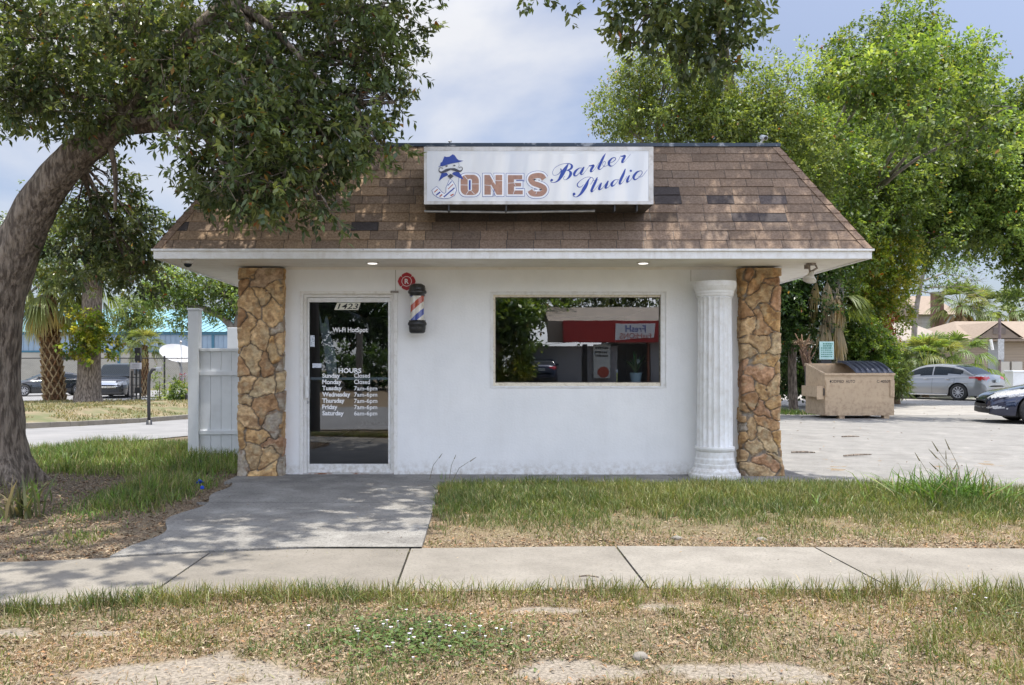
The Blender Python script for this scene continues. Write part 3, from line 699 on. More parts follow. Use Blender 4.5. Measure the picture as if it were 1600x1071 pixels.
tx.build('door_lettering', M['vinylletter'], door)
ap = MB(); ap.prism([(px(521), pz(484)), (px(558.5), pz(484)), (px(562.5), pz(472.6)), (px(525.5), pz(472.6))], yt - .004, yt)
ap.build('address_plate', pm('cream_plate', (.68, .66, .55), None, rough=.5), door)
textmb('1423', px(526), px(559), pz(482.6), pz(474), yt - .0045, .01, .25).build('address_number', M['ink'], door)
# stickers and the pale sheet inside the door
M['sticker'] = pm('sticker_paper', (.62, .66, .72), (.3, .35, .42), 60, .6, lo=.5, hi=.6)
for q_ in ((483, 490, 542, 524), (486.5, 501, 575, 568)):
    sk = MB(); sk.box(px(q_[0]), px(q_[1]), yt - .001, yt, pz(q_[2]), pz(q_[3])); sk.build('door_sticker', M['sticker'], door)

# ---- window
wf = MB(); yw = .035
fx0, fx1, fz0, fz1 = WX0 + .03, WX1 - .055, WZ0 + .012, WZ1 - .03
ix0, ix1, iz0, iz1 = px(774) - .03, px(1032.5), pz(598.2), pz(464.2)
wf.box(fx0, ix0 + .03, yw, yw + .07, fz0, fz1); wf.box(ix1, fx1, yw, yw + .07, fz0, fz1); wf.box(ix0 + .03, ix1, yw, yw + .07, iz1, fz1); wf.box(ix0 + .03, ix1, yw, yw + .07, fz0, iz0)
win = wf.build('shop_window', pm('cream_window_frame', (.80, .73, .58), (.70, .63, .49), 8, .55, c3=(.25, .17, .1), s3=24, f3=.6), shop)
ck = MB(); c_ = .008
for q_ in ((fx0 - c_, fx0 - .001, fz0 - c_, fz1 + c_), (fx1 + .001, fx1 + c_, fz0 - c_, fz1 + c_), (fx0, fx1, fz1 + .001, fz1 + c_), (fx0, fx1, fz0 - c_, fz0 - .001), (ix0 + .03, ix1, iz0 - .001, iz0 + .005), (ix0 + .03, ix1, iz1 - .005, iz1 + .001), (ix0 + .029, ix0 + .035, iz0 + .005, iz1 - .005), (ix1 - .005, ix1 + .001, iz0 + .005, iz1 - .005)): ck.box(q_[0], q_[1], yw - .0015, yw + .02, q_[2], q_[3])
ck.build('window_caulk_shade', pm('caulk_shadow_gap', (.10, .08, .06), (.4, .36, .3), 18, .8), win)  # caulk line darkened to carry the shade of the gap round the frame
ws = MB()
for (a_, b_, c_, d_) in ((WX0 - .012, WX0, WZ0 - .012, WZ1 + .012), (WX1, WX1 + .012, WZ0 - .012, WZ1 + .012), (WX0, WX1, WZ1, WZ1 + .012), (WX0, WX1, WZ0 - .012, WZ0)): ws.box(a_, b_, -.008, -.0005, c_, d_)
ws.build('window_bead', M['white'], win)
wr = MB(); wr.box(WX0 + .001, fx0 - .0005, .003, .15, WZ0 + .001, WZ1 - .001); wr.box(fx1 + .0005, WX1 - .001, .006, .15, WZ0 + .001, WZ1 - .001); wr.box(fx0, fx1, .004, .15, fz1 + .0005, WZ1 - .001); wr.box(fx0, fx1, .003, .15, WZ0 + .001, fz0 - .0005)
wr.build('window_reveal', M['white'], win)
g = MB(); g.quad((ix0 + .03, yw + .03, iz0), (ix1, yw + .03, iz0), (ix1, yw + .03, iz1), (ix0 + .03, yw + .03, iz1)); g.build('window_glass', M['glass'], win)
sl = MB(); sl.box(ix0 - .02, ix1 + .02, yw + .075, .62, iz0 - .06, iz0 - .012); sl.build('inner_sill', pm('grey_sill', (.5, .48, .46), (.4, .38, .36), 4, .6), win)
# expansion seam in the plaster above the door and by the column
M['seam'] = pm('seam_grey', (.45, .42, .38), None)
for q_ in ((617.5, 618.6, DZ + .025), (1079, 1079.8, pz(440))):
    sm_ = MB(); sm_.box(px(q_[0]), px(q_[1]), -.0025, -.0005, q_[2], 2.505); sm_.build('plaster_seam', M['seam'], shop)
cbx = MB(); cbx.box(px(617) - .05, px(617) + .045, -.03, -.003, DZ + .0, DZ + .022); cbx.build('door_stop_bracket', pm('rusty_bracket', (.16, .11, .08), (.3, .28, .25), 30, .6), shop)

# ---- things inside, seen through the glass
pl = thing('potted_plant', 'green spiky plant with a pale flower in a light pot inside the shop window', 'plant', (px(993) * 1.03, .35, iz0 - .012))
pox = px(993) * 1.035; poz = iz0 - .012; poy = .33
b = MB(); b.lathe([(.058, poz), (.075, poz + .115), (.08, poz + .12), (.08, poz + .13), (.066, poz + .13), (.06, poz + .10)], (pox, poy, 0), 24); b.build('pot', pm('pale_blue_pot', (.62, .74, .78), None, rough=.4), pl)
rs = random.Random(5); V = []; b = MB()
for i in range(26):
    a = rs.uniform(0, 2 * math.pi); ln = rs.uniform(.16, .34); lean = rs.uniform(.15, 1.0)
    pts = []
    for k in range(6):
        t = k / 5; r = lean * ln * t ** 1.3; pts.append(Vector((pox + math.cos(a) * r, poy + math.sin(a) * r * .5, poz + .11 + ln * (t - .45 * lean * t * t))))
    sd = Vector((-math.sin(a), math.cos(a), 0)) * 1
    sd = Vector((sd.x * .6 + .3, sd.y * .4, .1)).normalized()
    b.col = (rs.uniform(.06, .22), rs.uniform(.2, .34), rs.uniform(.05, .12))
    wv = [.006, .014, .016, .013, .008, .001]; vs = []
    for p, q in zip(pts, wv): vs += [p - sd * q, p + sd * q]
    b.add(vs, [(2 * k, 2 * k + 1, 2 * k + 3, 2 * k + 2) for k in range(5)])
b.build('plant_leaves', M['leaf'], pl, colors=True)
b = MB(); b.col = (.8, .8, .78)
for i in range(8):
    a = i * .8; c = Vector((pox + .01, poy - .03, poz + .27)); b.add([c, c + Vector((math.cos(a) * .03, -.01, math.sin(a) * .03)), c + Vector((math.cos(a + .5) * .035, 0, math.sin(a + .5) * .035))], [(0, 1, 2)])
b.build('flower', pm('white_petals', (.8, .8, .76), None), pl)
ys_t = thing('yellow_tube', 'thin yellow upright tube on the window sill left of the potted plant', 'tube', (px(964) * 1.03, .3, poz))
b = MB(); b.lathe([(.007, poz), (.007, poz + .13)], (px(964) * 1.03, .3, 0), 10); b.build('tube_body', pm('yellow_plastic', (.75, .72, .08), None, rough=.4), ys_t)
b = MB(); b.lathe([(.010, poz + .13), (.014, poz + .15), (.009, poz + .17)], (px(964) * 1.03, .3, 0), 10); b.build('cap', M['vinyl'], ys_t)
bk = MB(); bk.box(px(925) * 1.03, px(968) * 1.03, .2, .5, poz + .0005, poz + .012); tag(bk.build('flat_book', pm('tan_cover', (.5, .38, .26), None), loc=(px(940) * 1.03, .3, poz)), 'flat tan booklet lying on the window sill under the yellow tube', 'book')
# pale torn sheet hanging inside the door, above the push bar
b = MB()
prof = [(497.5, 487), (502, 505), (505.5, 506), (507, 497), (509, 493), (512, 500), (514, 520), (520, 540), (524, 560), (526, 588), (510, 588), (507, 560), (503, 535), (499, 510)]
b.prism([(px(a) * 1.02, H + (575 - c) * 10.25 / F) for a, c in prof], .25, .254)
sh = b.build('hanging_sheet', pm('pale_grey_sheet', (.55, .56, .58), (.45, .46, .48), 4, .8), loc=(px(510), .25, 1.2)); tag(sh, 'pale grey torn-topped sheet hanging just inside the glass door', 'sheet')
b = MB(); b.bar((px(500) * 1.02, .247, pz(527)), (px(517) * 1.02, .247, pz(536)), .008, .004); b.build('sheet_fold', M['steel'], sh)
# ------------------------------------------------------------------ roof sign
SD = 8.85; SS = SD / F; SY = CY + SD
def sx(p): return (p - 745) * SS
def sz(p): return H + (575 - p) * SS
sign = thing('roof_sign', 'long white box sign with blue and brown barber lettering mounted on the mansard roof', 'sign', (sx(842), SY + .2, sz(320)))
x0, x1, z0, z1 = sx(662.5), sx(1021), sz(319.5), sz(229.5)
b = MB()
def roofY(z): return EY + (TY - EY) * (z - EZ) / (TZ - EZ)
b.box(x0, x1, SY, SY + .012, z0, z0 + .035); b.box(x0, x1, SY, SY + .012, z1 - .045, z1); b.box(x0, x0 + .03, SY, SY + .012, z0 + .035, z1 - .045); b.box(x1 - .05, x1, SY, SY + .012, z0 + .035, z1 - .045)
b.build('sign_frame', pm('aluminium_trim', (.62, .60, .58), (.48, .46, .43), 6, .4, metal=.3, c3=(.25, .18, .1), s3=12, f3=.4), sign)
b = MB()
yb0, yb1 = roofY(z0) + .02, roofY(z1) + .02
b.add([(x0, SY + .0125, z0), (x1, SY + .0125, z0), (x1, yb0, z0), (x0, yb0, z0), (x0, SY + .0125, z1), (x1, SY + .0125, z1), (x1, yb1, z1), (x0, yb1, z1)],
      [(0, 1, 2, 3), (4, 7, 6, 5), (1, 5, 6, 2), (0, 3, 7, 4), (3, 2, 6, 7), (0, 4, 5, 1)])
b.build('sign_cabinet', pm('dark_sign_cabinet', (.06, .052, .045), (.03, .025, .02), 8, .6, c3=(.3, .25, .2), s3=20, f3=.5), sign)
b = MB(); b.box(x0 + .031, x1 - .051, SY + .002, SY + .0115, z0 + .036, z1 - .046)
b.build('sign_face', pm('translucent_sign_face', (.70, .725, .76), (.78, .78, .77), 3, .35, stretch=(1.6, 1, .12), lo=.35, hi=.65), sign)
FY = SY + .0015   # lettering stands a millimetre off the face
_k = [0]
def ny():
    _k[0] += 1; return FY - .00012 * _k[0]
# calligraphic strokes
def stroke(mb, pts, f, y=None, sub=7, scale=1.0):
    """pts (x, y, width) in enlarged-photo pixels; f maps to metres"""
    C = catmull([(a, b_, c) for a, b_, c in pts], sub); y = y if y is not None else ny()
    L = []; Rr = []
    for i, c in enumerate(C):
        a = C[max(i - 1, 0)]; e = C[min(i + 1, len(C) - 1)]; dx, dy = e[0] - a[0], e[1] - a[1]; l = math.hypot(dx, dy) or 1
        nx, ny_ = -dy / l, dx / l; w_ = max(c[2], 2.5) / 2 * scale
        L.append(f(c[0] + nx * w_, c[1] + ny_ * w_)); Rr.append(f(c[0] - nx * w_, c[1] - ny_ * w_))
    n = len(C)
    mb.add([(p[0], y, p[1]) for p in L] + [(p[0], y, p[1]) for p in Rr], [(i, i + 1, n + i + 1, n + i) for i in range(n - 1)])
def blob(mb, x, y, r, f, n=14):
    yy = ny(); mb.add([(f(x + r * math.cos(2 * math.pi * k / n), y + r * math.sin(2 * math.pi * k / n))[0], yy, f(x + r * math.cos(2 * math.pi * k / n), y + r * math.sin(2 * math.pi * k / n))[1]) for k in range(n)], [tuple(range(n))])
def poly(mb, pts, f, y=None):
    yy = y if y is not None else ny(); mb.add([(f(*p)[0], yy, f(*p)[1]) for p in pts], [tuple(range(len(pts)))])
fA = lambda x, y: (sx(850 + x / 8.889), sz(220 + y / 8.889))
M['blueink'] = pm('blue_sign_vinyl', (.018, .055, .32), None, rough=.45)
M['brownink'] = pm('brown_stone_print', (.42, .24, .17), (.33, .18, .13), 30, .5)
M['greyink'] = pm('charcoal_print', (.06, .06, .075), None, rough=.5)
M['redink'] = pm('red_print', (.42, .09, .06), None, rough=.5)
M['facewhite'] = pm('white_print', (.82, .83, .86), None, rough=.4)
S_ = [
 [(340, 318, 10), (300, 385, 44), (265, 440, 56), (235, 500, 46), (195, 555, 24), (140, 582, 9), (100, 575, 8), (92, 550, 10)],
 [(232, 388, 14), (238, 420, 13), (195, 468, 7), (140, 482, 5), (118, 445, 5), (150, 380, 5), (225, 335, 5), (300, 318, 7), (365, 325, 16), (388, 355, 32), (370, 392, 26), (312, 414, 5)],
 [(312, 414, 5), (350, 420, 18), (372, 455, 40), (350, 505, 28), (305, 543, 8), (272, 535, 5), (278, 505, 5), (292, 490, 4)],
 [(535, 380, 5), (485, 385, 12), (435, 430, 32), (418, 475, 30), (450, 488, 12), (500, 440, 5), (545, 372, 4)],
 [(558, 365, 14), (530, 415, 34), (510, 458, 28), (545, 462, 6), (630, 352, 4)],
 [(625, 348, 8), (650, 350, 18), (690, 345, 26), (660, 395, 34), (650, 430, 24), (690, 412, 5), (770, 300, 4)],
 [(855, 180, 8), (820, 240, 30), (780, 330, 36), (757, 385, 30), (785, 398, 8), (838, 350, 6), (852, 300, 6), (835, 288, 6), (815, 325, 5), (835, 358, 5), (880, 345, 4), (905, 318, 4)],
 [(900, 318, 5), (955, 295, 7), (995, 260, 10), (980, 235, 10), (940, 250, 18), (903, 300, 34), (910, 345, 26), (955, 350, 6), (1020, 290, 4), (1065, 215, 4)],
 [(1062, 212, 8), (1085, 218, 18), (1125, 212, 26), (1098, 265, 34), (1085, 300, 24), (1120, 288, 5), (1205, 185, 3)],
 [(655, 510, 6), (620, 545, 18), (590, 610, 42), (550, 680, 46), (505, 745, 28), (450, 782, 9), (410, 770, 8), (402, 745, 9)],
 [(645, 612, 3), (672, 570, 6), (684, 530, 8), (650, 508, 6), (580, 512, 5), (500, 560, 7), (462, 610, 14), (480, 645, 12), (520, 640, 6), (548, 610, 4)],
 [(742, 510, 12), (715, 570, 32), (675, 655, 35), (658, 705, 26), (695, 692, 5), (785, 585, 4)], [(682, 556, 5), (757, 545, 5)],
 [(800, 585, 14), (775, 640, 34), (765, 678, 24), (810, 660, 6), (885, 560, 4)], [(893, 558, 16), (865, 620, 34), (855, 658, 24), (895, 645, 5), (950, 580, 4)],
 [(1030, 540, 5), (980, 550, 12), (940, 600, 34), (948, 632, 22), (990, 605, 6), (1040, 535, 4)], [(1130, 392, 12), (1105, 460, 32), (1065, 545, 36), (1050, 600, 24), (1090, 585, 5), (1155, 490, 4)],
 [(1188, 482, 14), (1160, 540, 34), (1155, 575, 22), (1195, 555, 5), (1265, 465, 4)],
 [(1340, 418, 6), (1290, 440, 24), (1245, 500, 34), (1260, 542, 18), (1315, 515, 7), (1362, 455, 8), (1352, 420, 8), (1320, 428, 5)], [(1310, 500, 4), (1360, 500, 5), (1435, 405, 4)]]
b = MB()
for s_ in S_: stroke(b, s_, fA)
blob(b, 108, 548, 17, fA); blob(b, 418, 742, 19, fA); blob(b, 1206, 420, 16, fA); blob(b, 632, 350, 8, fA); blob(b, 235, 400, 8, fA)
b.build('script_lettering', M['blueink'], sign)
# block letters ONES: blue outline, white band, brown stone fill
fB = lambda x, y: (sx(660 + x / 7.619), sz(225 + y / 7.619))
def rr(x0, y0, x1, y1, r, n=7):
    P = []
    for (cx_, cy_, a0) in ((x1 - r, y0 + r, -90), (x1 - r, y1 - r, 0), (x0 + r, y1 - r, 90), (x0 + r, y0 + r, 180)):
        for k in range(n + 1):
            a = R(a0 + 90 * k / n); P.append((cx_ + r * math.cos(a), cy_ + r * math.sin(a)))
    return P
def rect(x0, y0, x1, y1): return [(x0, y0), (x1, y0), (x1, y1), (x0, y1)]
def letters(g):
    """outlines of O N E S grown by g"""
    L = []
    L.append(rr(455 - g, 370 - g, 672 + g, 610 + g, 70 + g * .6))
    L.append([(738 - g, 372 - g), (800 + g * .6, 372 - g), (870, 490 - g * 1.4), (870 - g, 372 - g), (950 + g, 372 - g), (950 + g, 606 + g), (885 - g * .4, 606 + g), (815, 480 + g * 1.4), (815 + g, 606 + g), (738 - g, 606 + g)])
    L.append(rect(1018 - g, 374 - g, 1090 + g, 602 + g)); L.append(rect(1018 - g, 374 - g, 1188 + g, 424 + g)); L.append(rect(1018 - g, 466 - g, 1175 + g, 508 + g)); L.append(rect(1018 - g, 556 - g, 1195 + g, 602 + g))
    return L
SP = [(1448, 420), (1420, 385), (1365, 378), (1305, 395), (1290, 430), (1320, 468), (1380, 490), (1440, 520), (1452, 555), (1420, 590), (1365, 598), (1305, 590), (1280, 555)]
bl, wh, br = MB(), MB(), MB()
for p in letters(25): poly(bl, p, fB)
stroke(bl, [(a, c, 64 + 50) for a, c in SP], fB)
for p in letters(20): poly(wh, p, fB)
stroke(wh, [(a, c, 64 + 40) for a, c in SP], fB)
for p in letters(0): poly(br, p, fB)
stroke(br, [(a, c, 62) for a, c in SP], fB)
bl2, wh2 = MB(), MB()
poly(wh2, rr(540, 418, 590, 562, 20), fB); poly(bl2, rr(553, 432, 575, 550, 9), fB)
poly(bl2, rect(848, 540, 856, 628), fB); poly(bl2, rect(1118, 430, 1205, 440), fB)
for seg in ([(455, 490), (540, 492)], [(590, 478), (672, 478)], [(500, 380), (540, 430)], [(520, 605), (550, 560)], [(620, 600), (585, 562)], [(738, 490), (820, 500)], [(870, 440), (950, 440)], [(870, 420), (840, 460)], [(1020, 470), (1090, 465)], [(1090, 465), (1110, 500)], [(1080, 600), (1100, 550)], [(1350, 600), (1365, 565)], [(1365, 420), (1375, 440)], [(1270, 520), (1300, 490)]):
    stroke(wh2, [(seg[0][0], seg[0][1], 5), (seg[1][0], seg[1][1], 5)], fB)
# the J with barber stripes
J = [(325, 412), (362, 440), (398, 495), (410, 555), (385, 615), (330, 648), (255, 658), (185, 645), (128, 605), (108, 555), (170, 503), (242, 578), (262, 590), (277, 575), (278, 520)]
poly(bl, J, fB)
cxj, cyj = 262, 555
def shrink(P, k):
    out = []; n = len(P)
    for i in range(n):
        (ax, ay), (bx_, by_), (cx_, cy_) = P[i - 1], P[i], P[(i + 1) % n]
        def nrm(p, q): 
            l = math.hypot(q[0] - p[0], q[1] - p[1]) or 1; return (-(q[1] - p[1]) / l, (q[0] - p[0]) / l)
        n1_, n2_ = nrm((ax, ay), (bx_, by_)), nrm((bx_, by_), (cx_, cy_)); vx, vy = n1_[0] + n2_[0], n1_[1] + n2_[1]; l = math.hypot(vx, vy) or 1
        out.append((bx_ + vx / l * k, by_ + vy / l * k))
    return out
poly(wh, shrink(J, 6), fB)
rd = MB()
for (a, c, col) in (((348, 448, 9), (302, 498, 9), 0), ((366, 482, 9), (306, 540, 9), 1), ((382, 525, 15), (255, 635, 15), 0), ((372, 600, 13), (335, 618, 16), 1), ((182, 542, 11), (142, 578, 11), 1), ((212, 575, 17), (164, 612, 15), 0), ((236, 603, 13), (205, 630, 13), 1)):
    stroke(rd if col else bl2, [a, c], fB)
# emblem: hat, moustache, collar
poly(bl2, [(185, 277), (212, 262), (216, 226), (236, 216), (262, 150), (290, 158), (322, 154), (362, 124), (386, 140), (412, 178), (432, 196), (490, 203), (432, 220), (330, 240), (250, 264)], fB)
poly(bl2, [(228, 352), (290, 345), (308, 372), (250, 400), (193, 447)], fB)
poly(bl2, [(365, 342), (425, 328), (462, 372), (490, 428), (420, 396), (352, 362)], fB)
gr = MB()
for s_ in ([(338, 300, 18), (290, 315, 32), (235, 340, 24), (200, 325, 10), (205, 288, 7), (232, 288, 6), (238, 300, 5)], [(332, 300, 18), (385, 308, 32), (440, 328, 24), (475, 308, 10), (470, 280, 7), (446, 280, 6), (440, 292, 5)], [(240, 262, 3), (246, 300, 3)], [(432, 222, 3), (436, 262, 3), (420, 296, 3)]): stroke(gr, s_, fB)
poly(gr, [(335, 358), (374, 386), (335, 418), (298, 386)], fB)
poly(gr, [(272, 262), (300, 258), (300, 272), (280, 274)], fB); poly(gr, [(362, 262), (380, 250), (398, 262), (380, 268)], fB)
poly(wh2, [(335, 318), (370, 338), (335, 358), (306, 340)], fB)
# flat prints are stacked in printing order
for (mb, nm, mt, dy) in ((bl, 'blue_outline', 'blueink', 0), (wh, 'white_band', 'facewhite', -.0012), (br, 'stone_letters', 'brownink', -.0022), (wh2, 'mortar_lines', 'facewhite', -.0026), (rd, 'red_stripes', 'redink', -.0028), (bl2, 'blue_emblem', 'blueink', -.0030), (gr, 'moustache_emblem', 'greyink', -.0040)):
    mb.v = [(p[0], p[1] * .0 + FY + (p[1] - FY) * .15 - .0004 + dy, p[2]) for p in mb.v]
    mb.build(nm, M[mt], sign)
# raceway pipe and brackets under the sign
b = MB(); zc = sz(328.5) ; b.tube([(sx(662), SY + .12, sz(327) ), (sx(790), SY + .12, sz(328.5)), (sx(932), SY + .12, sz(326.5))], .014, 10); b.build('conduit', M['steel'], sign)
b = MB()
for xx in (700, 790, 960, 995): b.box(sx(xx), sx(xx) + .015, SY + .02, SY + .12, z0 - .07, z0 - .001)
b.build('sign_bracket', M['black'], sign)

# ------------------------------------------------------------------ barber pole
bp = thing('barber_pole', "striped red, white and blue barber pole with dark caps beside the door", 'barber pole', (px(652), 0, pz(483)))
bx, by = px(652) * .985, -.15; k9 = 9.85 / F
bz = lambda y: H + (575 - y) * k9
rr_ = 11 * k9
b = MB(); b.smooth = True
b.lathe([(.004, bz(443.5)), (rr_ * .7, bz(444)), (rr_ * 1.1, bz(447)), (rr_ * 1.18, bz(452)), (rr_ * 1.18, bz(454)), (rr_ * 1.32, bz(455)), (rr_ * 1.32, bz(458.5)), (rr_ * 1.1, bz(460)), (rr_ * 1.1, bz(463))][::-1], (bx, by, 0), 32)
b.build('top_cap', pm('dark_pole_metal', (.10, .10, .10), (.05, .05, .05), 20, .3, metal=.7), bp)
b = MB(); b.smooth = True
b.lathe([(rr_ * .9, bz(521)), (rr_ * 1.12, bz(519)), (rr_ * 1.2, bz(513)), (rr_ * 1.2, bz(509)), (rr_ * 1.34, bz(508)), (rr_ * 1.34, bz(505)), (rr_ * 1.2, bz(503.5)), (rr_ * 1.18, bz(501))], (bx, by, 0), 32)
b.build('bottom_cap', M['black'], bp)
b = MB(); n = 48; m = 60; zb, zt = bz(503), bz(461); vs = []
C_ = {0: (.72, .68, .60), 1: (.48, .09, .05), 2: (.07, .10, .38)}
for i in range(m + 1):
    for k in range(n):
        a = 2 * math.pi * k / n; z_ = zb + (zt - zb) * i / m
        b.v.append((bx + rr_ * .98 * math.cos(a), by + rr_ * .98 * math.sin(a), z_))
        s_ = (((a - 4.71) / (2 * math.pi)) * .62 * 1.0 - (z_ - zb) / (zt - zb) * 1.25 + 2.2) % 1.0
        # broad slanting bands rising to the right
        s_ = ((z_ - zb) / (zt - zb) * 1.15 - math.sin(a - 4.712) * .26 * 1.0) 
        ph = s_ % 1.2
        c = C_[2] if .05 < ph < .33 else (C_[1] if .62 < ph < .92 else C_[0])
        b.c.append(c)
for i in range(m):
    for k in range(n):
        k2 = (k + 1) % n; b.f.append((i * n + k, i * n + k2, (i + 1) * n + k2, (i + 1) * n + k)); b.m.append(0); b.sm.append(True)
b.build('striped_tube', pm('striped_glass_tube', (1, 1, 1), (.85, .83, .8), 12, .12, attr=True, coat=.6), bp, colors=True)
b = MB(); b.box(bx - .035, bx + .035, by + .06, -.001, bz(516), bz(506)); b.box(bx - .035, bx + .035, by + .06, -.001, bz(458), bz(450)); b.build('wall_bracket', M['black'], bp)

# fire-service marker
fs = thing('fire_marker', 'small red maltese-cross marker with a letter R above the barber pole', 'sign', (px(635), -.01, pz(440)))
b = MB(); P = []
cx_, cz_, r0 = px(635.5), pz(440), 12.8 / 129
for q in range(4):
    for da, rr2 in ((-38, 1.0), (-20, 1.03), (0, 1.10), (20, 1.03), (38, 1.0), (45, .84)):
        a = R(90 * q + da); P.append((cx_ + r0 * rr2 * math.cos(a), cz_ + r0 * rr2 * math.sin(a)))
b.prism(P[::-1], -.008, -.001); b.build('marker_plate', pm('red_plate', (.42, .02, .035), None, rough=.4), fs)
b = MB(); n = 28
for k in range(n):
    a, c = 2 * math.pi * k / n, 2 * math.pi * (k + 1) / n; r1, r2 = r0 * .56, r0 * .62
    b.quad((cx_ + r1 * math.cos(a), -.0095, cz_ + r1 * math.sin(a)), (cx_ + r2 * math.cos(a), -.0095, cz_ + r2 * math.sin(a)), (cx_ + r2 * math.cos(c), -.0095, cz_ + r2 * math.sin(c)), (cx_ + r1 * math.cos(c), -.0095, cz_ + r1 * math.sin(c)))
for q in range(4):
    a = R(45 + 90 * q); b.bar((cx_ + r0 * .62 * math.cos(a), -.0092, cz_ + r0 * .62 * math.sin(a)), (cx_ + r0 * .86 * math.cos(a), -.0092, cz_ + r0 * .86 * math.sin(a)), .005, .002)
textmb('R', cx_ - .024, cx_ + .026, cz_ - .03, cz_ + .03, -.0085, .03, mb=b)
b.build('marker_lettering', M['facewhite'], fs)

# cameras and lamp
cm = thing('dome_camera', 'white dome security camera under the left corner of the eave', 'camera', at(293, 404, 9.2))
c = at(293.5, 405, 9.25); b = MB(); b.smooth = True
b.lathe([(.05, 2.534), (.068, 2.533), (.07, 2.50), (.055, 2.485)][::-1], (c[0], c[1], 0), 28); b.build('camera_housing', M['white'], cm)
b = MB(); b.smooth = True; b.lathe([(.002, 2.445), (.02, 2.447), (.038, 2.46), (.046, 2.485)], (c[0], c[1], 0), 24); b.build('camera_dome', M['carglass'], cm)
rc = thing('roof_camera', 'small white security camera on the right end of the roof edge', 'camera', (3.32, TY, TZ + .02))
b = MB(); c = Vector((3.41, TY - .05, TZ + .085)); dv = Vector((.1, -.9, -.35)).normalized()
b.smooth = True; pts = [c - dv * .055, c + dv * .055]; b.tube(pts, .028, 16); b.build('camera_body', M['vinyl'], rc)
b = MB(); b.tube([c + dv * .056, c + dv * .06], .022, 16); b.build('lens', M['black'], rc)
b = MB(); b.tube([c + Vector((0, .02, -.02)), (3.38, TY, TZ + .028)], .011, 8); b.lathe([(.03, TZ + .028), (.03, TZ + .034)], (3.38, TY, 0), 16); b.build('camera_bracket', M['vinyl'], rc)
fd = thing('floodlight', 'tarnished white flood lamp hanging under the right end of the eave', 'lamp', at(1266, 420, 9.6))
c = Vector(at(1266, 433, 9.6)); top = Vector((c.x + .03, c.y, 2.534)); b = MB()
b.lathe([(.05, 2.512), (.055, 2.5335)], (top.x - .02, top.y, 0), 20); b.tube([(top.x - .04, top.y, 2.515), (c.x - .01, c.y, c.z + .09), (c.x, c.y, c.z + .05)], .012, 8); b.box(top.x - .09, top.x - .05, top.y - .03, top.y + .03, 2.47, 2.52); b.tube([(top.x + .03, top.y, 2.515), (top.x + .05, top.y, 2.48), (c.x + .01, c.y, c.z + .06)], .012, 8)
b.build('lamp_mount', pm('rusty_mount', (.10, .08, .07), (.35, .3, .25), 25, .6), fd)
b = MB(); b.smooth = True; ax = Vector((-.35, -.25, -.9)).normalized(); pts = [c - ax * .08 + ax * t for t in (0, .02, .05, .07, .11, .125)]
b.tube(pts, [.022, .03, .034, .045, .075, .078], 24); b.build('lamp_bulb', pm('frosted_lamp', (.72, .70, .66), (.6, .57, .5), 8, .3), fd)

# ------------------------------------------------------------------ white vinyl fence on the left
vf = thing('vinyl_fence', "white vinyl panel fence with one tall post beside a stone pillar", 'fence', (-3.6, 2.0, 0))
d = 12.0; A = lambda x, y, dd=d: at(x, y, dd)
b = MB(); xl, xr = A(293.5, 0)[0], A(310, 0)[0]; zt = A(0, 485)[2]
b.box(xl, xr, 2.0, 2.15, -.2, zt, .006); b.box(xl - .012, xr + .012, 1.988, 2.162, zt + .001, zt + .03, .008); b.build('fence_post', M['vinyl'], vf)
b = MB(); zp = A(0, 546)[2]; pw = .155; x = xr + .003
while x < -2.86:
    x2 = min(x + pw, -2.86); b.box(x + .002, x2 - .002, 2.055, 2.09, 0.02, zp - .001, .003); x = x2
b.build('fence_boards', M['vinyl'], vf)
for (ya, yb_) in ((545, 549), (580, 587), (673, 679.5)):
    b = MB(); b.box(xr + .002, -2.858, 2.03, 2.115, A(0, yb_)[2], A(0, ya)[2] + (.004 if ya == 545 else 0), .005); b.build('fence_rail', M['vinyl'], vf)
b = MB(); p = at(355, 0, 14.5), at(371, 0, 14.5); b.box(p[0][0], p[1][0], 4.5, 4.65, -.2, at(0, 512, 14.5)[2], .01); b.build('rear_post', M['vinyl'], vf)
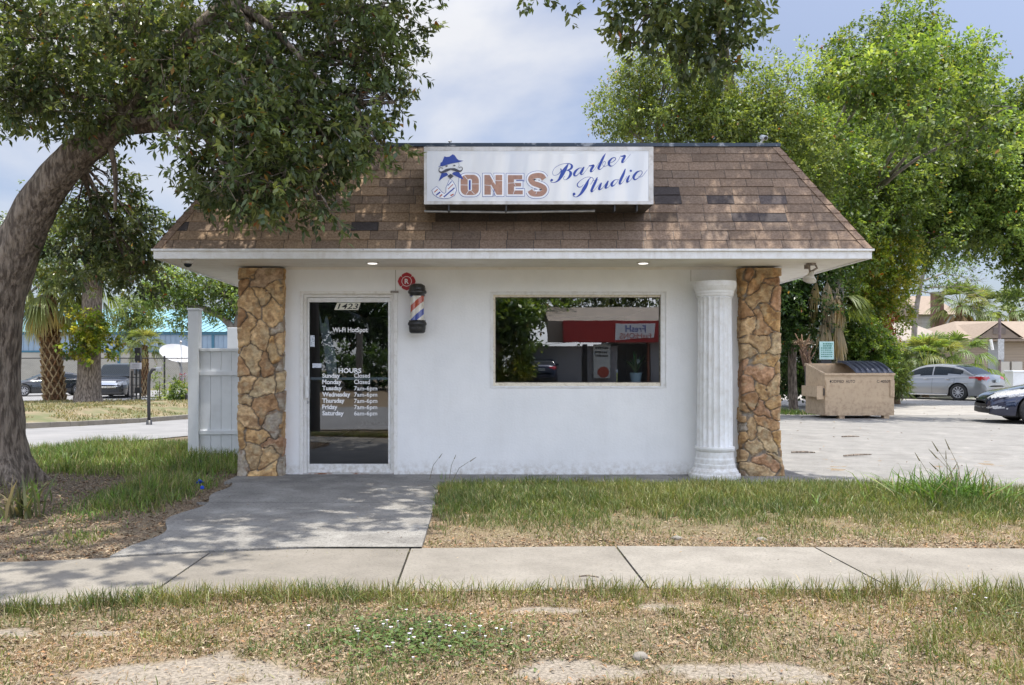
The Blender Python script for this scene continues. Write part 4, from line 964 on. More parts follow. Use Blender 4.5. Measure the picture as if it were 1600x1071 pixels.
# ------------------------------------------------------------------ foliage generators
def rdir(rs, n):
    v = rs.normal(size=(n, 3)); return v / np.linalg.norm(v, axis=1, keepdims=True)
PAL = {
 'oak': [(.14, .185, .065), (.10, .145, .055), (.18, .225, .08), (.075, .11, .05), (.215, .25, .095)],
 'bright': [(.145, .225, .05), (.11, .18, .045), (.185, .265, .065), (.075, .13, .036), (.225, .29, .085)],
 'pale': [(.20, .27, .075), (.155, .215, .06), (.245, .30, .095), (.11, .165, .05)],
 'dark': [(.055, .11, .03), (.04, .08, .025), (.075, .14, .035), (.10, .17, .04)],
 'yellow': [(.24, .31, .035), (.16, .24, .03), (.32, .34, .045), (.11, .18, .03), (.30, .28, .045)],
 'shrub': [(.12, .20, .035), (.085, .15, .03), (.16, .24, .045), (.055, .11, .025), (.19, .26, .06)],
}
def foliage(blobs, twigs, leaf=(.075, .028), per=9, seed=1, pal='oak', twl=.22, droop=.25, odd=.01, shell=.42, rough=1.0, oddc=((.35, .20, .05), (.30, .10, .03), (.32, .30, .06))):
    """blobs: (x,y,z,rx,ry,rz[,weight]); returns vertices, quads, colours of single leaves set round short twigs"""
    rs = np.random.RandomState(seed)
    B = np.array([tuple(b) + (1.0,) * (7 - len(b)) for b in blobs], dtype=float)
    vol = (B[:, 3] * B[:, 4] + B[:, 4] * B[:, 5] + B[:, 3] * B[:, 5]) * B[:, 6]
    cnt = rs.multinomial(twigs, vol / vol.sum())
    idx = np.repeat(np.arange(len(B)), cnt); n = len(idx)
    # sub-clumps inside every blob leave gaps between them
    d = rdir(rs, n); r = rs.uniform(0, 1, n) ** shell
    # clump noise: quantise direction to lumps
    nl = 9
    lump = rdir(rs, len(B) * nl).reshape(len(B), nl, 3)
    dots = np.einsum('nij,nj->ni', lump[idx], d); best = dots.argmax(1); bd = dots[np.arange(n), best]
    pull = lump[idx, best]
    rad = .62 + .5 * smooth01((bd - .55) / .4) * rough
    P = B[idx, :3] + d * (r * rad)[:, None] * B[idx, 3:6]
    P += (pull * B[idx, 3:6] * .25) * (r[:, None])
    td = d * .8 + rdir(rs, n) * .9; td[:, 2] -= droop; td /= np.linalg.norm(td, axis=1, keepdims=True)
    lump_t = rs.uniform(.58, 1.34, (len(B), nl))[idx, best]
    k = per; N = n * k
    t = np.tile(np.linspace(.15, 1.0, k), n); tw = np.repeat(td, k, 0)
    O = np.repeat(P, k, 0) + tw * (t * twl * rs.uniform(.7, 1.2, N))[:, None]
    side = rdir(rs, N); side -= tw * (side * tw).sum(1, keepdims=True); side /= np.linalg.norm(side, axis=1, keepdims=True) + 1e-9
    ld = tw * .55 + side * .9; ld[:, 2] -= .18 + droop * .3; ld /= np.linalg.norm(ld, axis=1, keepdims=True)
    up = np.array([0, 0, 1.0]) + rdir(rs, N) * .75
    w_ = np.cross(ld, up); w_ /= np.linalg.norm(w_, axis=1, keepdims=True) + 1e-9
    nn = np.cross(w_, ld)
    L = (leaf[0] * rs.uniform(.65, 1.25, N))[:, None]; W = (leaf[1] * rs.uniform(.75, 1.2, N))[:, None]
    v0 = O; v1 = O + ld * L * .5 + w_ * W * .5 + nn * W * .12; v2 = O + ld * L - nn * L * .10; v3 = O + ld * L * .5 - w_ * W * .5 + nn * W * .12
    V = np.stack([v0, v1, v2, v3], 1).reshape(-1, 3)
    Fq = np.arange(N * 4).reshape(-1, 4)
    pa = np.array(PAL[pal]); ci = rs.randint(0, len(pa), n)
    C = np.repeat(pa[ci] * (lump_t * rs.uniform(.8, 1.2, n))[:, None], k, 0) * rs.uniform(.8, 1.25, (N, 1))
    o = rs.uniform(0, 1, N) < odd; C[o] = np.array(oddc)[rs.randint(0, len(oddc), o.sum())]
    C = np.repeat(C, 4, 0)
    return V, Fq, C, P, td
def join(parts):
    V = []; Fq = []; C = []; o = 0
    for v, f, c in parts:
        V.append(v); Fq.append(f + o); C.append(c); o += len(v)
    return np.concatenate(V), np.concatenate(Fq), np.concatenate(C)
def twigs_mesh(mb, P, td, ln, r, every, seed=0):
    rs = random.Random(seed)
    for i in range(0, len(P), every):
        a = Vector(P[i]); d = Vector(td[i]); s = Vector((rs.uniform(-1, 1), rs.uniform(-1, 1), rs.uniform(0, 1))) * .25
        mb.tube([a - d * ln * 1.1 + s * ln, a - d * ln * .3 + s * ln * .3, a + d * ln * .8], [r, r * .7, r * .3], 3, cap=False)
def limb(mb, pts, sub=7, n=14, jag=.05, seed=0, ridge=0.0):
    """pts (x,y,z,r): a smooth tapering limb with a lumpy outline"""
    C = catmull(pts, sub); rs = random.Random(seed); mb.smooth = True
    P = [Vector(c[:3]) for c in C]; m = len(P); up = None; vs = []
    for i, p in enumerate(P):
        t = (P[min(i + 1, m - 1)] - P[max(i - 1, 0)]).normalized()
        if up is None: up = Vector((0, 1, 0)) if abs(t.y) < .9 else Vector((1, 0, 0))
        u = (up - t * up.dot(t)).normalized(); w_ = t.cross(u); up = u
        for k in range(n):
            a = 2 * math.pi * k / n
            f = 1 + jag * (2 * float(vnoise(math.cos(a) * 2 + 7 + seed, i * .35 + math.sin(a) * 2, seed)) - 1) + ridge * (2 * float(vnoise(k * .9, i * .12, seed + 3)) - 1)
            vs.append(p + (u * math.cos(a) + w_ * math.sin(a)) * max(C[i][3], .003) * f)
    mb.add(vs, [(i * n + k, i * n + (k + 1) % n, (i + 1) * n + (k + 1) % n, (i + 1) * n + k) for i in range(m - 1) for k in range(n)] + [tuple((m - 1) * n + k for k in range(n))])
    mb.smooth = False
def nearest_limbs(mb, src, blobs, r0, seed, frac=1.0):
    """run limbs from a node to blob centres"""
    rs = random.Random(seed)
    for b in blobs:
        c = Vector(b[:3]); s = min(src, key=lambda q: (Vector(q[:3]) - c).length + (max(0, c.z - q[2]) * 1.2 if q[2] < c.z else 1.5)); a = Vector(s[:3]); L = (c - a).length
        m1 = a.lerp(c, .45) + Vector((rs.uniform(-.1, .1), rs.uniform(-.1, .1), rs.uniform(.0, .12))) * L
        r = min(s[3] * .7, r0 * max(.35, min(1, L / 3)))
        limb(mb, [(a.x, a.y, a.z, r), (m1.x, m1.y, m1.z, r * .6), (c.x, c.y, c.z, r * .25)], 4, 7, .08, seed)
        for q in range(4):
            e = c + Vector((rs.uniform(-1, 1) * b[3], rs.uniform(-1, 1) * b[4], rs.uniform(-.8, 1) * b[5])) * .75
            mm = m1.lerp(c, .3 + .2 * q); limb(mb, [(mm.x, mm.y, mm.z, r * .4), ((mm.x + e.x) / 2, (mm.y + e.y) / 2, (mm.z + e.z) / 2 + .08 * L * rs.random(), r * .28), (e.x, e.y, e.z, .004)], 3, 5, .05, seed + q)
def pblob(x, y, d, rx, ry, rd=None, w=1.0):
    """ellipsoid clump seen at photograph pixel x,y at depth d with half-sizes rx, ry pixels"""
    c = at(x, y, d); s = d / F; return (c[0], c[1], c[2], rx * s, rd if rd else max(rx, ry) * s, ry * s, w)

# ------------------------------------------------------------------ the leaning oak on the left
oak = thing('oak_tree', "leaning oak with thick furrowed trunk whose limbs hang over the shop roof", 'tree', (-5.5, -.5, 0))
def tp(x, y, d, r): c = at(x, y, d); return (c[0], c[1], c[2], r * d / F)
trk = [tp(0, 775, 9.5, 62), tp(4, 740, 9.5, 44), tp(0, 690, 9.5, 38), tp(-6, 620, 9.45, 36), tp(-7, 540, 9.4, 35), tp(2, 460, 9.35, 35), tp(22, 400, 9.3, 34), tp(46, 345, 9.2, 30), tp(76, 292, 9.1, 27), tp(120, 243, 9.0, 25), tp(168, 205, 8.9, 23), tp(208, 165, 8.8, 20), tp(252, 110, 8.7, 17), tp(305, 55, 8.6, 15), tp(360, 0, 8.5, 13), tp(440, -80, 8.4, 11), tp(540, -160, 8.3, 9)]
b = MB(); limb(b, trk, 9, 44, .05, 3, ridge=.045)
# root flare
for a, l in ((.4, .5), (1.3, .4), (2.6, .5), (3.6, .45), (4.6, .5), (5.5, .55)):
    c = trk[0]; limb(b, [(c[0] + .18 * math.cos(a), c[1] + .18 * math.sin(a), .32, .12), (c[0] + (.30 + l * .12) * math.cos(a), c[1] + (.30 + l * .12) * math.sin(a), .07, .09), (c[0] + (.40 + l * .3) * math.cos(a), c[1] + (.40 + l * .3) * math.sin(a), -.06, .04)], 4, 10, .1, 5)
b.build('trunk', M['bark'], oak)
OB = [pblob(*p) for p in [
 (40, 60, 8.6, 95, 75, .9), (150, 60, 9.2, 95, 70, 1.0), (30, 140, 9.0, 70, 50, .7), (110, 150, 8.5, 80, 45, .7), (200, 20, 8.0, 90, 50, .8), (170, 185, 8.5, 50, 22, .35, .8), (15, 165, 8.4, 36, 34, .5),
 (240, 120, 8.4, 55, 50, .6), (300, 60, 9.4, 70, 60, .8), (330, 150, 8.2, 62, 55, .7), (395, 60, 8.6, 75, 55, .7), (400, 150, 7.9, 62, 60, .7), (450, 115, 8.5, 50, 60, .6), (330, 225, 8.0, 50, 42, .5), (390, 225, 7.7, 60, 45, .6), (460, 210, 7.9, 70, 55, .6), (430, 285, 7.6, 58, 38, .5), (380, 300, 7.5, 52, 30, .4), (335, 285, 7.8, 50, 28, .35), (480, 290, 7.7, 52, 42, .4), (520, 235, 8.0, 62, 42, .5), (560, 215, 8.2, 50, 38, .4, .8), (592, 235, 8.2, 34, 22, .3, .7), (500, 170, 8.3, 60, 50, .5),
 (560, 40, 8.6, 70, 50, .6), (610, 20, 8.8, 62, 28, .4, .85), (570, 100, 8.6, 55, 48, .5), (600, 95, 8.5, 42, 40, .35, .8), (580, 160, 8.3, 42, 30, .3, .75), (617, 160, 8.4, 20, 28, .2, .6), (520, 10, 8.8, 40, 40, .4, .6),
 (410, 328, 7.6, 26, 18, .25, .7), (510, 330, 7.7, 26, 20, .25, .55), (300, 265, 8.0, 22, 22, .25, .6),
 (170, 275, 9.6, 34, 40, .4, .8), (160, 345, 9.8, 50, 45, .5), (195, 380, 9.8, 52, 48, .5), (145, 400, 9.9, 42, 42, .5), (205, 430, 9.8, 42, 22, .3, .7), (118, 330, 9.9, 24, 26, .3, .6), (225, 355, 9.7, 20, 40, .25, .6)]]
b = MB()
src = [t for t in trk[9:]]
nearest_limbs(b, src, OB, .07, 11)
for (x1, y1, x2, y2) in ((190, 200, 195, 60), (195, 60, 185, -40), (205, 150, 235, 40), (480, 0, 530, 90), (170, 215, 180, 330)):
    p = tp(x1, y1, 8.9, 5); q = tp(x2, y2, 9.0, 2.5); limb(b, [p, tp((x1 + x2) / 2 + 5, (y1 + y2) / 2, 8.95, 4), q], 5, 8, .1, 4)
V, Fq, C, P, td = foliage(OB, 5300, (.088, .036), 9, 21, 'oak', .20, .22, .018)
twigs_mesh(b, P, td, .16, .004, 3, 2)
b.build('branches', M['bark'], oak)
npmesh('crown', V, Fq, M['leaf'], oak, C=C)
# the part of the crown that spreads overhead, above the picture, and shades the walk and yard
UB = []
rs = random.Random(77)
for (x, y, z, r, w_) in ((-6.2, -3.0, 6.0, 1.2, .6), (-4.2, -3.4, 6.4, .9, .6), (-1.9, -1.9, 6.9, .8, .5), (-.7, -1.5, 6.7, .7, .5), (-3.0, 1.6, 6.9, .9, .4), (-7.8, .5, 5.8, 1.4, .6), (-1.3, .6, 7.4, .7, .3), (-6.8, -4.0, 6.2, 1.3, .7), (-5.0, -4.9, 6.4, 1.0, .55), (-3.5, -3.9, 6.8, .75, .3), (-2.6, .2, 6.6, .6, .3), (.1, -.4, 7.0, .75, .4), (.6, .7, 7.0, .9, .4), (-1.4, -3.3, 6.9, .8, .7), (-.2, -2.9, 7.1, .8, .7), (-.1, -1.9, 7.0, .7, .6), (-.9, -2.4, 6.8, .7, .7), (-1.5, -4.2, 7.0, .5, .3), (-3.0, -4.9, 7.0, .7, .35), (-4.2, -5.6, 6.8, .6, .3), (-1.0, -1.5, 6.6, .8, .7), (-1.6, -2.6, 6.5, .8, .8), (.3, -2.4, 7.4, .6, .4), (-2.2, -.6, 6.9, .6, .35), (-.4, -.6, 7.2, .6, .4), (1.0, -1.1, 7.3, .6, .4), (-1.9, -5.0, 7.0, .6, .45), (-1.1, -4.9, 7.2, .5, .3), (-2.5, -5.5, 6.9, .6, .45), (-.6, -4.0, 7.2, .45, .25)):
    UB.append((x, y, z, r, r, r * .45, w_))
V, Fq, C, P, td = foliage(UB, 3100, (.12, .07), 12, 31, 'oak', .24, .2, .01, rough=1.6)
npmesh('upper_crown', V, Fq, M['leaf'], oak, C=C)
b = MB(); nearest_limbs(b, trk[11:], UB, .08, 13); b.build('upper_branches', M['bark'], oak)

# ------------------------------------------------------------------ trees round the shop
def tree(label, base, tr, blobs, twigs, leaf, per, seed, pal, barkm='bark', tw=.25, droop=.15, odd=.01, lr=.12, lmat='leaf', name='broadleaf_tree', src0=0, shell=.42, group=None, branch=True):
    t = thing(name, label, 'tree', base, 0, group)
    b = MB()
    for k, tt in enumerate(tr): limb(b, tt, 6, 18, .06, seed + k, ridge=.04)
    b.build('trunk', M[barkm], t)
    src = [q for tt in tr for q in tt[src0:]]
    if branch:
        b = MB(); nearest_limbs(b, src, blobs, lr, seed); b.build('branches', M[barkm], t)
    V, Fq, C, P, td = foliage(blobs, twigs, leaf, per, seed, pal, tw, droop, odd, shell)
    npmesh('crown', V, Fq, M[lmat], t, C=C)
    return t
# limb of a tree behind the shop that reaches over the roof, top centre
d = 11.5
tree("dark big-leaved tree whose limb tips hang high above the roof sign's right end", (8.6, 17.0, 0),
     [[(8.6, 17, -.1, .32), (8.6, 17, 4, .27), (8.4, 16.5, 8.5, .2), (6.6, 12, 9.6, .14), (4.6, 6, 8.6, .09), (3.4, 2.4, 7.5, .06), (3.0, .6, 6.6, .035)]],
     [pblob(1010, 30, 10.0, 42, 40, .4), (pblob(1070, 10, 10.2, 65, 40, .5)), pblob(1140, 30, 10.2, 48, 38, .4, .9), pblob(1095, 70, 10.3, 40, 30, .35, .8), pblob(1060, 95, 10.4, 14, 10, .2, .4), pblob(1120, 100, 10.3, 26, 18, .3, .6), pblob(985, 60, 10.0, 16, 18, .2, .5), pblob(890, -12, 10.0, 26, 14, .2, .5),
      (1.6, -.5, 7.6, .9, .6, .35, .9), (2.7, -.6, 7.7, .9, .6, .35, .9), (3.7, -.5, 7.6, .8, .6, .35, .9), (4.6, -.4, 7.6, .7, .6, .3, .8), (.6, -.7, 7.6, .7, .6, .3, .7), (2.3, .7, 8.0, .9, .9, .35, .5), (3.8, .6, 8.0, .8, .9, .3, .4), (3.0, 3.0, 9.2, 1.3, 1.0, .4, .5)],
     2100, (.115, .055), 9, 41, 'oak', tw=.26, src0=3, lr=.05)
d = 22
tree('fine-leaved grey-green tree rising just right of the roof sign behind the shop', (5.7, 12.5, 0),
     [[(5.7, 12.5, -.1, .25), (5.7, 12.4, 2.5, .22), (5.4, 12.3, 4.6, .16), (5.0, 12.2, 6.4, .09)], [(5.7, 12.4, 2.6, .16), (6.7, 12.0, 5, .12), (7.5, 12.0, 6.8, .06)]],
     [pblob(*p) for p in [(990, 145, d, 55, 38, 1.4), (1040, 120, d, 55, 36, 1.4), (965, 190, d, 32, 34, .9, .7), (1015, 195, d, 50, 28, 1.2), (1085, 135, d, 40, 40, 1.2), (1075, 190, d, 50, 40, 1.2), (1135, 160, d, 60, 48, 1.4), (1180, 190, d, 60, 60, 1.5), (1225, 150, d, 50, 50, 1.3, .9), (1160, 240, d, 60, 40, 1.3), (1235, 230, d, 60, 60, 1.4), (1115, 215, d, 50, 30, 1.2), (1250, 300, d, 50, 50, 1.2)]],
     7500, (.095, .05), 8, 43, 'pale', 'barkpale', tw=.35, src0=1, lr=.1, lmat='leafback', shell=.5)
d = 31
BT = [pblob(*p) for p in [(1420, 50, d, 42, 38, 1.3), (1375, 85, d, 62, 42, 1.5), (1330, 115, d, 50, 40, 1.4), (1480, 110, d, 62, 48, 1.6), (1430, 130, d, 60, 45, 1.6), (1310, 150, d, 30, 36, 1.0), (1370, 170, d, 65, 50, 1.7), (1460, 185, d, 75, 55, 1.8), (1520, 165, d, 30, 35, 1.0), (1300, 205, d, 55, 45, 1.5), (1260, 220, d, 48, 48, 1.3), (1390, 240, d, 75, 50, 1.8), (1500, 235, d, 65, 50, 1.6), (1325, 270, d, 70, 48, 1.7), (1285, 300, d, 50, 50, 1.4), (1430, 295, d, 70, 45, 1.6), (1560, 195, d, 46, 40, 1.3, .8), (1590, 170, d, 36, 36, 1.1), (1570, 260, d, 60, 55, 1.5), (1540, 320, d, 65, 48, 1.5), (1480, 345, d, 60, 38, 1.4), (1340, 330, d, 55, 36, 1.3), (1390, 350, d, 50, 28, 1.2), (1590, 340, d, 40, 60, 1.2), (1595, 395, d, 24, 30, .8, .7), (1240, 270, 26, 40, 40, 1.2), (1290, 250, 27, 55, 50, 1.4), (1270, 330, 26, 48, 42, 1.3), (1320, 350, 27, 45, 40, 1.2), (1300, 390, 27.5, 40, 34, 1.0), (1375, 270, 28, 70, 60, 1.6), (1400, 330, 28.5, 62, 40, 1.3), (1450, 380, 30, 46, 30, 1.2), (1500, 290, 30, 55, 50, 1.4), (1560, 290, 30, 45, 45, 1.3), (1560, 350, 30, 50, 30, 1.2), (1430, 210, 29, 55, 55, 1.4), (1340, 200, 29, 50, 50, 1.4), (1330, 420, 27, 26, 26, .8, .8), (1510, 375, d, 44, 24, .9, .7), (1640, 230, d, 60, 90, 1.6), (1605, 300, d, 50, 60, 1.4), (1605, 440, d, 26, 40, .9, .8), (1600, 380, d, 40, 40, 1.1), (1340, 130, 21.5, 44, 30, 1.0), (1410, 100, 21, 46, 30, 1.0), (1480, 140, 21, 46, 30, 1.0), (1420, 200, 20.5, 50, 26, 1.0, .8), (1545, 200, 20.5, 50, 30, 1.0, .8)]]
tree("tallest bright green tree, with thick grey trunk directly behind the dumpster", at(1300, 640, 27),
     [[tp(1306, 660, 27, 17), tp(1303, 560, 27, 15), tp(1306, 470, 27, 12), tp(1310, 400, 28, 11), tp(1345, 320, 29, 9), tp(1390, 230, 30, 6), tp(1420, 120, 31, 3)],
      [tp(1312, 410, 28, 9), tp(1300, 330, 29, 8), tp(1290, 240, 30, 5)], [tp(1345, 330, 29, 8), tp(1430, 330, 30, 7), tp(1520, 300, 31, 5), tp(1590, 260, 31, 3)]],
     BT, 28000, (.145, .078), 8, 47, 'bright', 'barkpale', tw=.4, src0=2, lr=.08, lmat='leafback', shell=.45)
d = 25
tree("low dark green tree shading the grass beside the leaning dead palm", at(1236, 620, 25.5),
     [[tp(1240, 640, 25.5, 7), tp(1238, 560, 25.5, 6), tp(1245, 480, 25.5, 5), tp(1250, 420, 25.5, 4)]],
     [pblob(*p) for p in [(1235, 360, d, 50, 45, 1.2), (1230, 430, d, 48, 45, 1.2), (1275, 400, d, 40, 50, 1.1), (1225, 490, d, 36, 40, 1.0), (1262, 480, d, 34, 42, 1.0), (1225, 545, 27, 32, 36, .9), (1255, 555, 27, 28, 32, .9), (1230, 595, 28, 36, 22, .9), (1262, 600, 28, 24, 22, .8), (1205, 470, d, 26, 90, 1.0)]],
     4600, (.13, .07), 8, 53, 'dark', tw=.3, src0=1, lr=.06)
d = 29
tree("bushy yellow-green tree between the thick grey trunk and the grey shingle roof", at(1350, 640, 29),
     [[tp(1352, 640, 29, 7), tp(1355, 560, 29, 6), tp(1362, 480, 29, 4), tp(1368, 400, 29, 3)]],
     [pblob(*p) for p in [(1350, 400, d, 36, 34, 1.0), (1385, 400, d, 34, 34, 1.0), (1400, 440, d, 30, 38, .9), (1360, 450, d, 40, 34, 1.0), (1385, 490, d, 28, 22, .8), (1340, 490, d, 36, 30, 1.0)]],
     2600, (.13, .06), 8, 59, 'yellow', tw=.3, src0=1, lr=.05, odd=.02, lmat='leafback')
rb = thing('red_leaf_shrub', 'sprigs of dark red leaves beside the grey roof edge', 'shrub', at(1382, 560, 28))
V, Fq, C, P, td = foliage([pblob(1382, 507, 28, 9, 10, .25), pblob(1391, 522, 28, 5, 7, .15)], 26, (.14, .05), 8, 5, 'yellow', .25, .5, 1.0, oddc=((.36, .05, .03), (.28, .06, .04)))
npmesh('red_leaves', V, Fq, M['leaf'], rb, C=C); b = MB(); p = at(1380, 640, 28); b.tube([p, at(1382, 570, 28), at(1386, 515, 28)], [.03, .025, .01], 6); b.build('stem', M['bark'], rb)
def shrub(label, base, blobs, twigs, leaf, seed, pal, name='shrub', cat='shrub', stems=5, tw=.22, odd=.01, group=None):
    t = thing(name, label, cat, base, 0, group)
    V, Fq, C, P, td = foliage(blobs, twigs, leaf, 8, seed, pal, tw, .1, odd)
    npmesh('leaves', V, Fq, M['leafback'], t, C=C)
    b = MB(); rs = random.Random(seed)
    for i in range(stems):
        q = blobs[i % len(blobs)]; b.tube([(base[0] + rs.uniform(-.1, .1), base[1] + rs.uniform(-.1, .1), base[2] - .05), ((base[0] + q[0]) / 2, (base[1] + q[1]) / 2, (base[2] + q[2]) / 2), q[:3]], [.03, .02, .008], 6)
    b.build('stems', M['bark'], t); return t
shrub("dense light green shrub thicket behind the dumpster's ribbed lid", at(1345, 618, 27), [pblob(*p) for p in [(1325, 520, 27, 32, 32, .9), (1352, 532, 27, 32, 32, .9), (1335, 570, 27, 36, 34, .9), (1366, 578, 27, 26, 30, .8), (1378, 556, 27, 18, 22, .7), (1310, 560, 27.5, 22, 40, .7)]], 2300, (.13, .06), 61, 'shrub')
shrub('low shrub with narrow pale leaves between dumpster and silver car', at(1405, 622, 29), [pblob(1396, 592, 29, 14, 18, .5), pblob(1402, 572, 30, 12, 16, .5)], 420, (.22, .04), 62, 'pale', tw=.3)
shrub("low green weeds behind the silver car, in front of the tan house", at(1575, 612, 41), [pblob(1566, 600, 41, 18, 9, .5)], 180, (.12, .07), 63, 'bright')

# bare branching twigs against the sky over the roofs on the right
bt = thing('bare_branch_tree', "thin bare-branched tree against the sky between bright tree and sabal palms", 'tree', at(1440, 600, 46))
b = MB(); rs = random.Random(9)
limb(b, [tp(1425, 620, 46, 5), tp(1430, 500, 46, 4), tp(1440, 440, 46, 3), tp(1450, 400, 46, 2)], 5, 8)
def twig(x, y, a, l, w_, dep):
    x2, y2 = x + math.cos(a) * l, y + math.sin(a) * l; limb(b, [tp(x, y, 46, w_), tp((x + x2) / 2, (y + y2) / 2 + rs.uniform(-2, 2), 46, w_ * .8), tp(x2, y2, 46, w_ * .5)], 2, 4)
    if dep: 
        for s_ in (-.5, .4, .1): twig(x2, y2, a + s_ + rs.uniform(-.25, .25), l * .7, w_ * .55, dep - 1)
twig(1440, 440, -.35, 36, 1.6, 3); twig(1445, 450, -.05, 40, 1.3, 3); twig(1440, 430, -1.1, 22, 1.2, 2); twig(1436, 455, .15, 30, 1, 2)
b.build('trunk', M['barkpale'], bt)
V, Fq, C, P, td = foliage([pblob(1470, 435, 46, 40, 18, 1.0), pblob(1440, 395, 46, 24, 20, .8), pblob(1500, 415, 46, 24, 10, .6)], 330, (.13, .06), 7, 66, 'shrub', .3)
npmesh('crown', V, Fq, M['leafback'], bt, C=C)

# ------------------------------------------------------------------ palms
def fan(parts, o, d, pet, rad, nb, rs, col, fold=.35, droop=.5, wid=.03, spread=2.3):
    """one fan frond: petiole, then blades radiating from its end"""
    o = np.array(o, float); d = np.array(d, float); d /= np.linalg.norm(d)
    side = np.cross(d, [0, 0, 1.0]); side /= np.linalg.norm(side) + 1e-9; up = np.cross(side, d)
    e = o + d * pet; e[2] -= pet * .12 * droop
    pw = .012 + wid * .25
    V = [o - side * pw, o + side * pw, e + side * pw * .6, e - side * pw * .6]; Fq = [(0, 1, 2, 3)]; C = [np.array(col) * .9] * 4
    for i in range(nb):
        a = spread * (i / (nb - 1) - .5) + rs.uniform(-.05, .05); ln = rad * (1 - .28 * abs(a) / (spread / 2)) * rs.uniform(.85, 1.1)
        bd = d * math.cos(a) + side * math.sin(a); zf = fold * (1 if i % 2 else -1) * .1
        w_ = np.cross(bd, up) * wid / 2
        base = len(V); cc = np.array(col) * rs.uniform(.75, 1.25)
        for t, ws in ((.05, .5), (.4, 1.0), (.75, .7), (1.0, .08)):
            p = e + bd * ln * t + up * (zf * ln * t); p = p.copy(); p[2] -= droop * ln * (t ** 2.2) * .75; p -= bd * ln * droop * .12 * t * t
            V += [p - w_ * ws, p + w_ * ws]; C += [cc * (1 + .25 * t)] * 2
        for k in range(3): Fq.append((base + 2 * k, base + 2 * k + 1, base + 2 * k + 3, base + 2 * k + 2))
    parts.append((np.array(V), np.array(Fq), np.array(C)))
def palm_crown(c, n, pet, rad, seed, col=(.10, .16, .04), dead=0, elev=(-.5, 1.4), nb=20, wid=.045, droop=.6, deadc=(.30, .22, .13)):
    rs = np.random.RandomState(seed); parts = []
    for i in range(n):
        a = i * 2.4 + rs.uniform(-.3, .3); el = elev[0] + (elev[1] - elev[0]) * ((i + .5) / n) ** .8 + rs.uniform(-.12, .12)
        k = rs.uniform(.75, 1.3); cc = np.array(col) * k
        if rs.uniform() < .2: cc = cc * .5 + np.array((.26, .24, .10)) * .5
        fan(parts, c, (math.cos(a) * math.cos(el), math.sin(a) * math.cos(el), math.sin(el)), pet * rs.uniform(.8, 1.15), rad * rs.uniform(.85, 1.1), nb, rs, cc, droop=droop * (1.3 - .5 * (el > .6)), wid=wid)
    for i in range(dead):
        a = i * 2.4 + rs.uniform(-.3, .3); el = rs.uniform(-1.3, -.7)
        fan(parts, c, (math.cos(a) * math.cos(el), math.sin(a) * math.cos(el), math.sin(el)), pet * .6, rad * .9, nb - 6, rs, np.array(deadc) * rs.uniform(.7, 1.2), droop=.8, wid=wid, spread=1.2)
    return join(parts)
def boot_trunk(name, p0, p1, r0, r1, parent, seed, boots=True, rows=22, c1=(.24, .13, .06), c2=(.40, .31, .18)):
    b = MB(); p0 = Vector(p0); p1 = Vector(p1); rs = random.Random(seed); b.col = tuple(x * .45 for x in c1)
    b.smooth = True; n = 10; b.tube([p0.lerp(p1, t / n) for t in range(n + 1)], [r0 + (r1 - r0) * t / n for t in range(n + 1)], 16); b.smooth = False
    if boots:
        L = (p1 - p0).length; ax = (p1 - p0).normalized()
        for r in range(rows):
            t = (r + .3) / rows; c = p0.lerp(p1, t); rr0 = r0 + (r1 - r0) * t
            for k in range(9):
                a = 2 * math.pi * (k + .5 * (r % 2)) / 9; o = Vector((math.cos(a), math.sin(a), 0)); s = Vector((-math.sin(a), math.cos(a), 0)); h = L / rows
                for sgn in (-1, 1):
                    w_ = rr0 * .30; st = c + o * rr0 * .9; q0 = st + s * (w_ * 1.15 * sgn) - ax * h * .9; q1 = st + o * rr0 * .32 + ax * h * .35
                    q_ = rs.uniform(.65, 1.15); b.col = tuple(x * q_ for x in (c2 if rs.random() < .8 else c1))
                    b.bar(q0, q1, rr0 * .24, rr0 * .14)
                q_ = rs.uniform(.6, 1.1); b.col = tuple(x * q_ for x in c1); b.obox(c + o * (rr0 * .98), (rr0 * .3, rr0 * .3, h * .8), (0, 0, a))
    return b.build(name, M['boots'], parent, colors=True)
def palm(label, bx, by_, topy, d, rpx, crown, seed, tw=0, name='palm_tree', dx=0, group=None, boots=True, gzz=None, rows=22, **kw):
    base = at(bx, by_, d); top = at(bx + dx, topy, d); t = thing(name, label, 'palm tree', base, 0, group)
    boot_trunk('trunk', (base[0], base[1], base[2] - .15), top, rpx * d / F, rpx * .72 * d / F, t, seed, boots, rows)
    V, Fq, C = palm_crown(top, *crown, seed, **kw); npmesh('crown', V, Fq, M['leafback'], t, C=C); return t
# left
palm("stout palm with criss-cross brown boots beside the vine-clad oak on the mound", 87, 634, 462, 30, 14.5, (32, .95, 1.05), 71, dx=-14, dead=10, col=(.17, .20, .065), rows=20, elev=(-.7, 1.2), droop=.9, wid=.06, nb=24, deadc=(.45, .38, .20))
palm('short palm with thin trunk beyond the chain-link fence near the satellite dish', 226, 612, 540, 42, 6, (26, .6, .85), 72, col=(.13, .17, .06), rows=12, dead=3)
hang = thing('palm_tree', 'slim palm whose drooping fronds hang in front of the vine-clad oak trunk', 'palm tree', at(142, 628, 33))
boot_trunk('trunk', at(141, 636, 33), at(143, 462, 33), .16, .13, hang, 4, False)
V, Fq, C = palm_crown(at(143, 452, 31), 9, .6, 1.0, 73, col=(.15, .20, .06), dead=6, droop=1.1, elev=(-.9, .9), wid=.06); npmesh('crown', V, Fq, M['leafback'], hang, C=C)
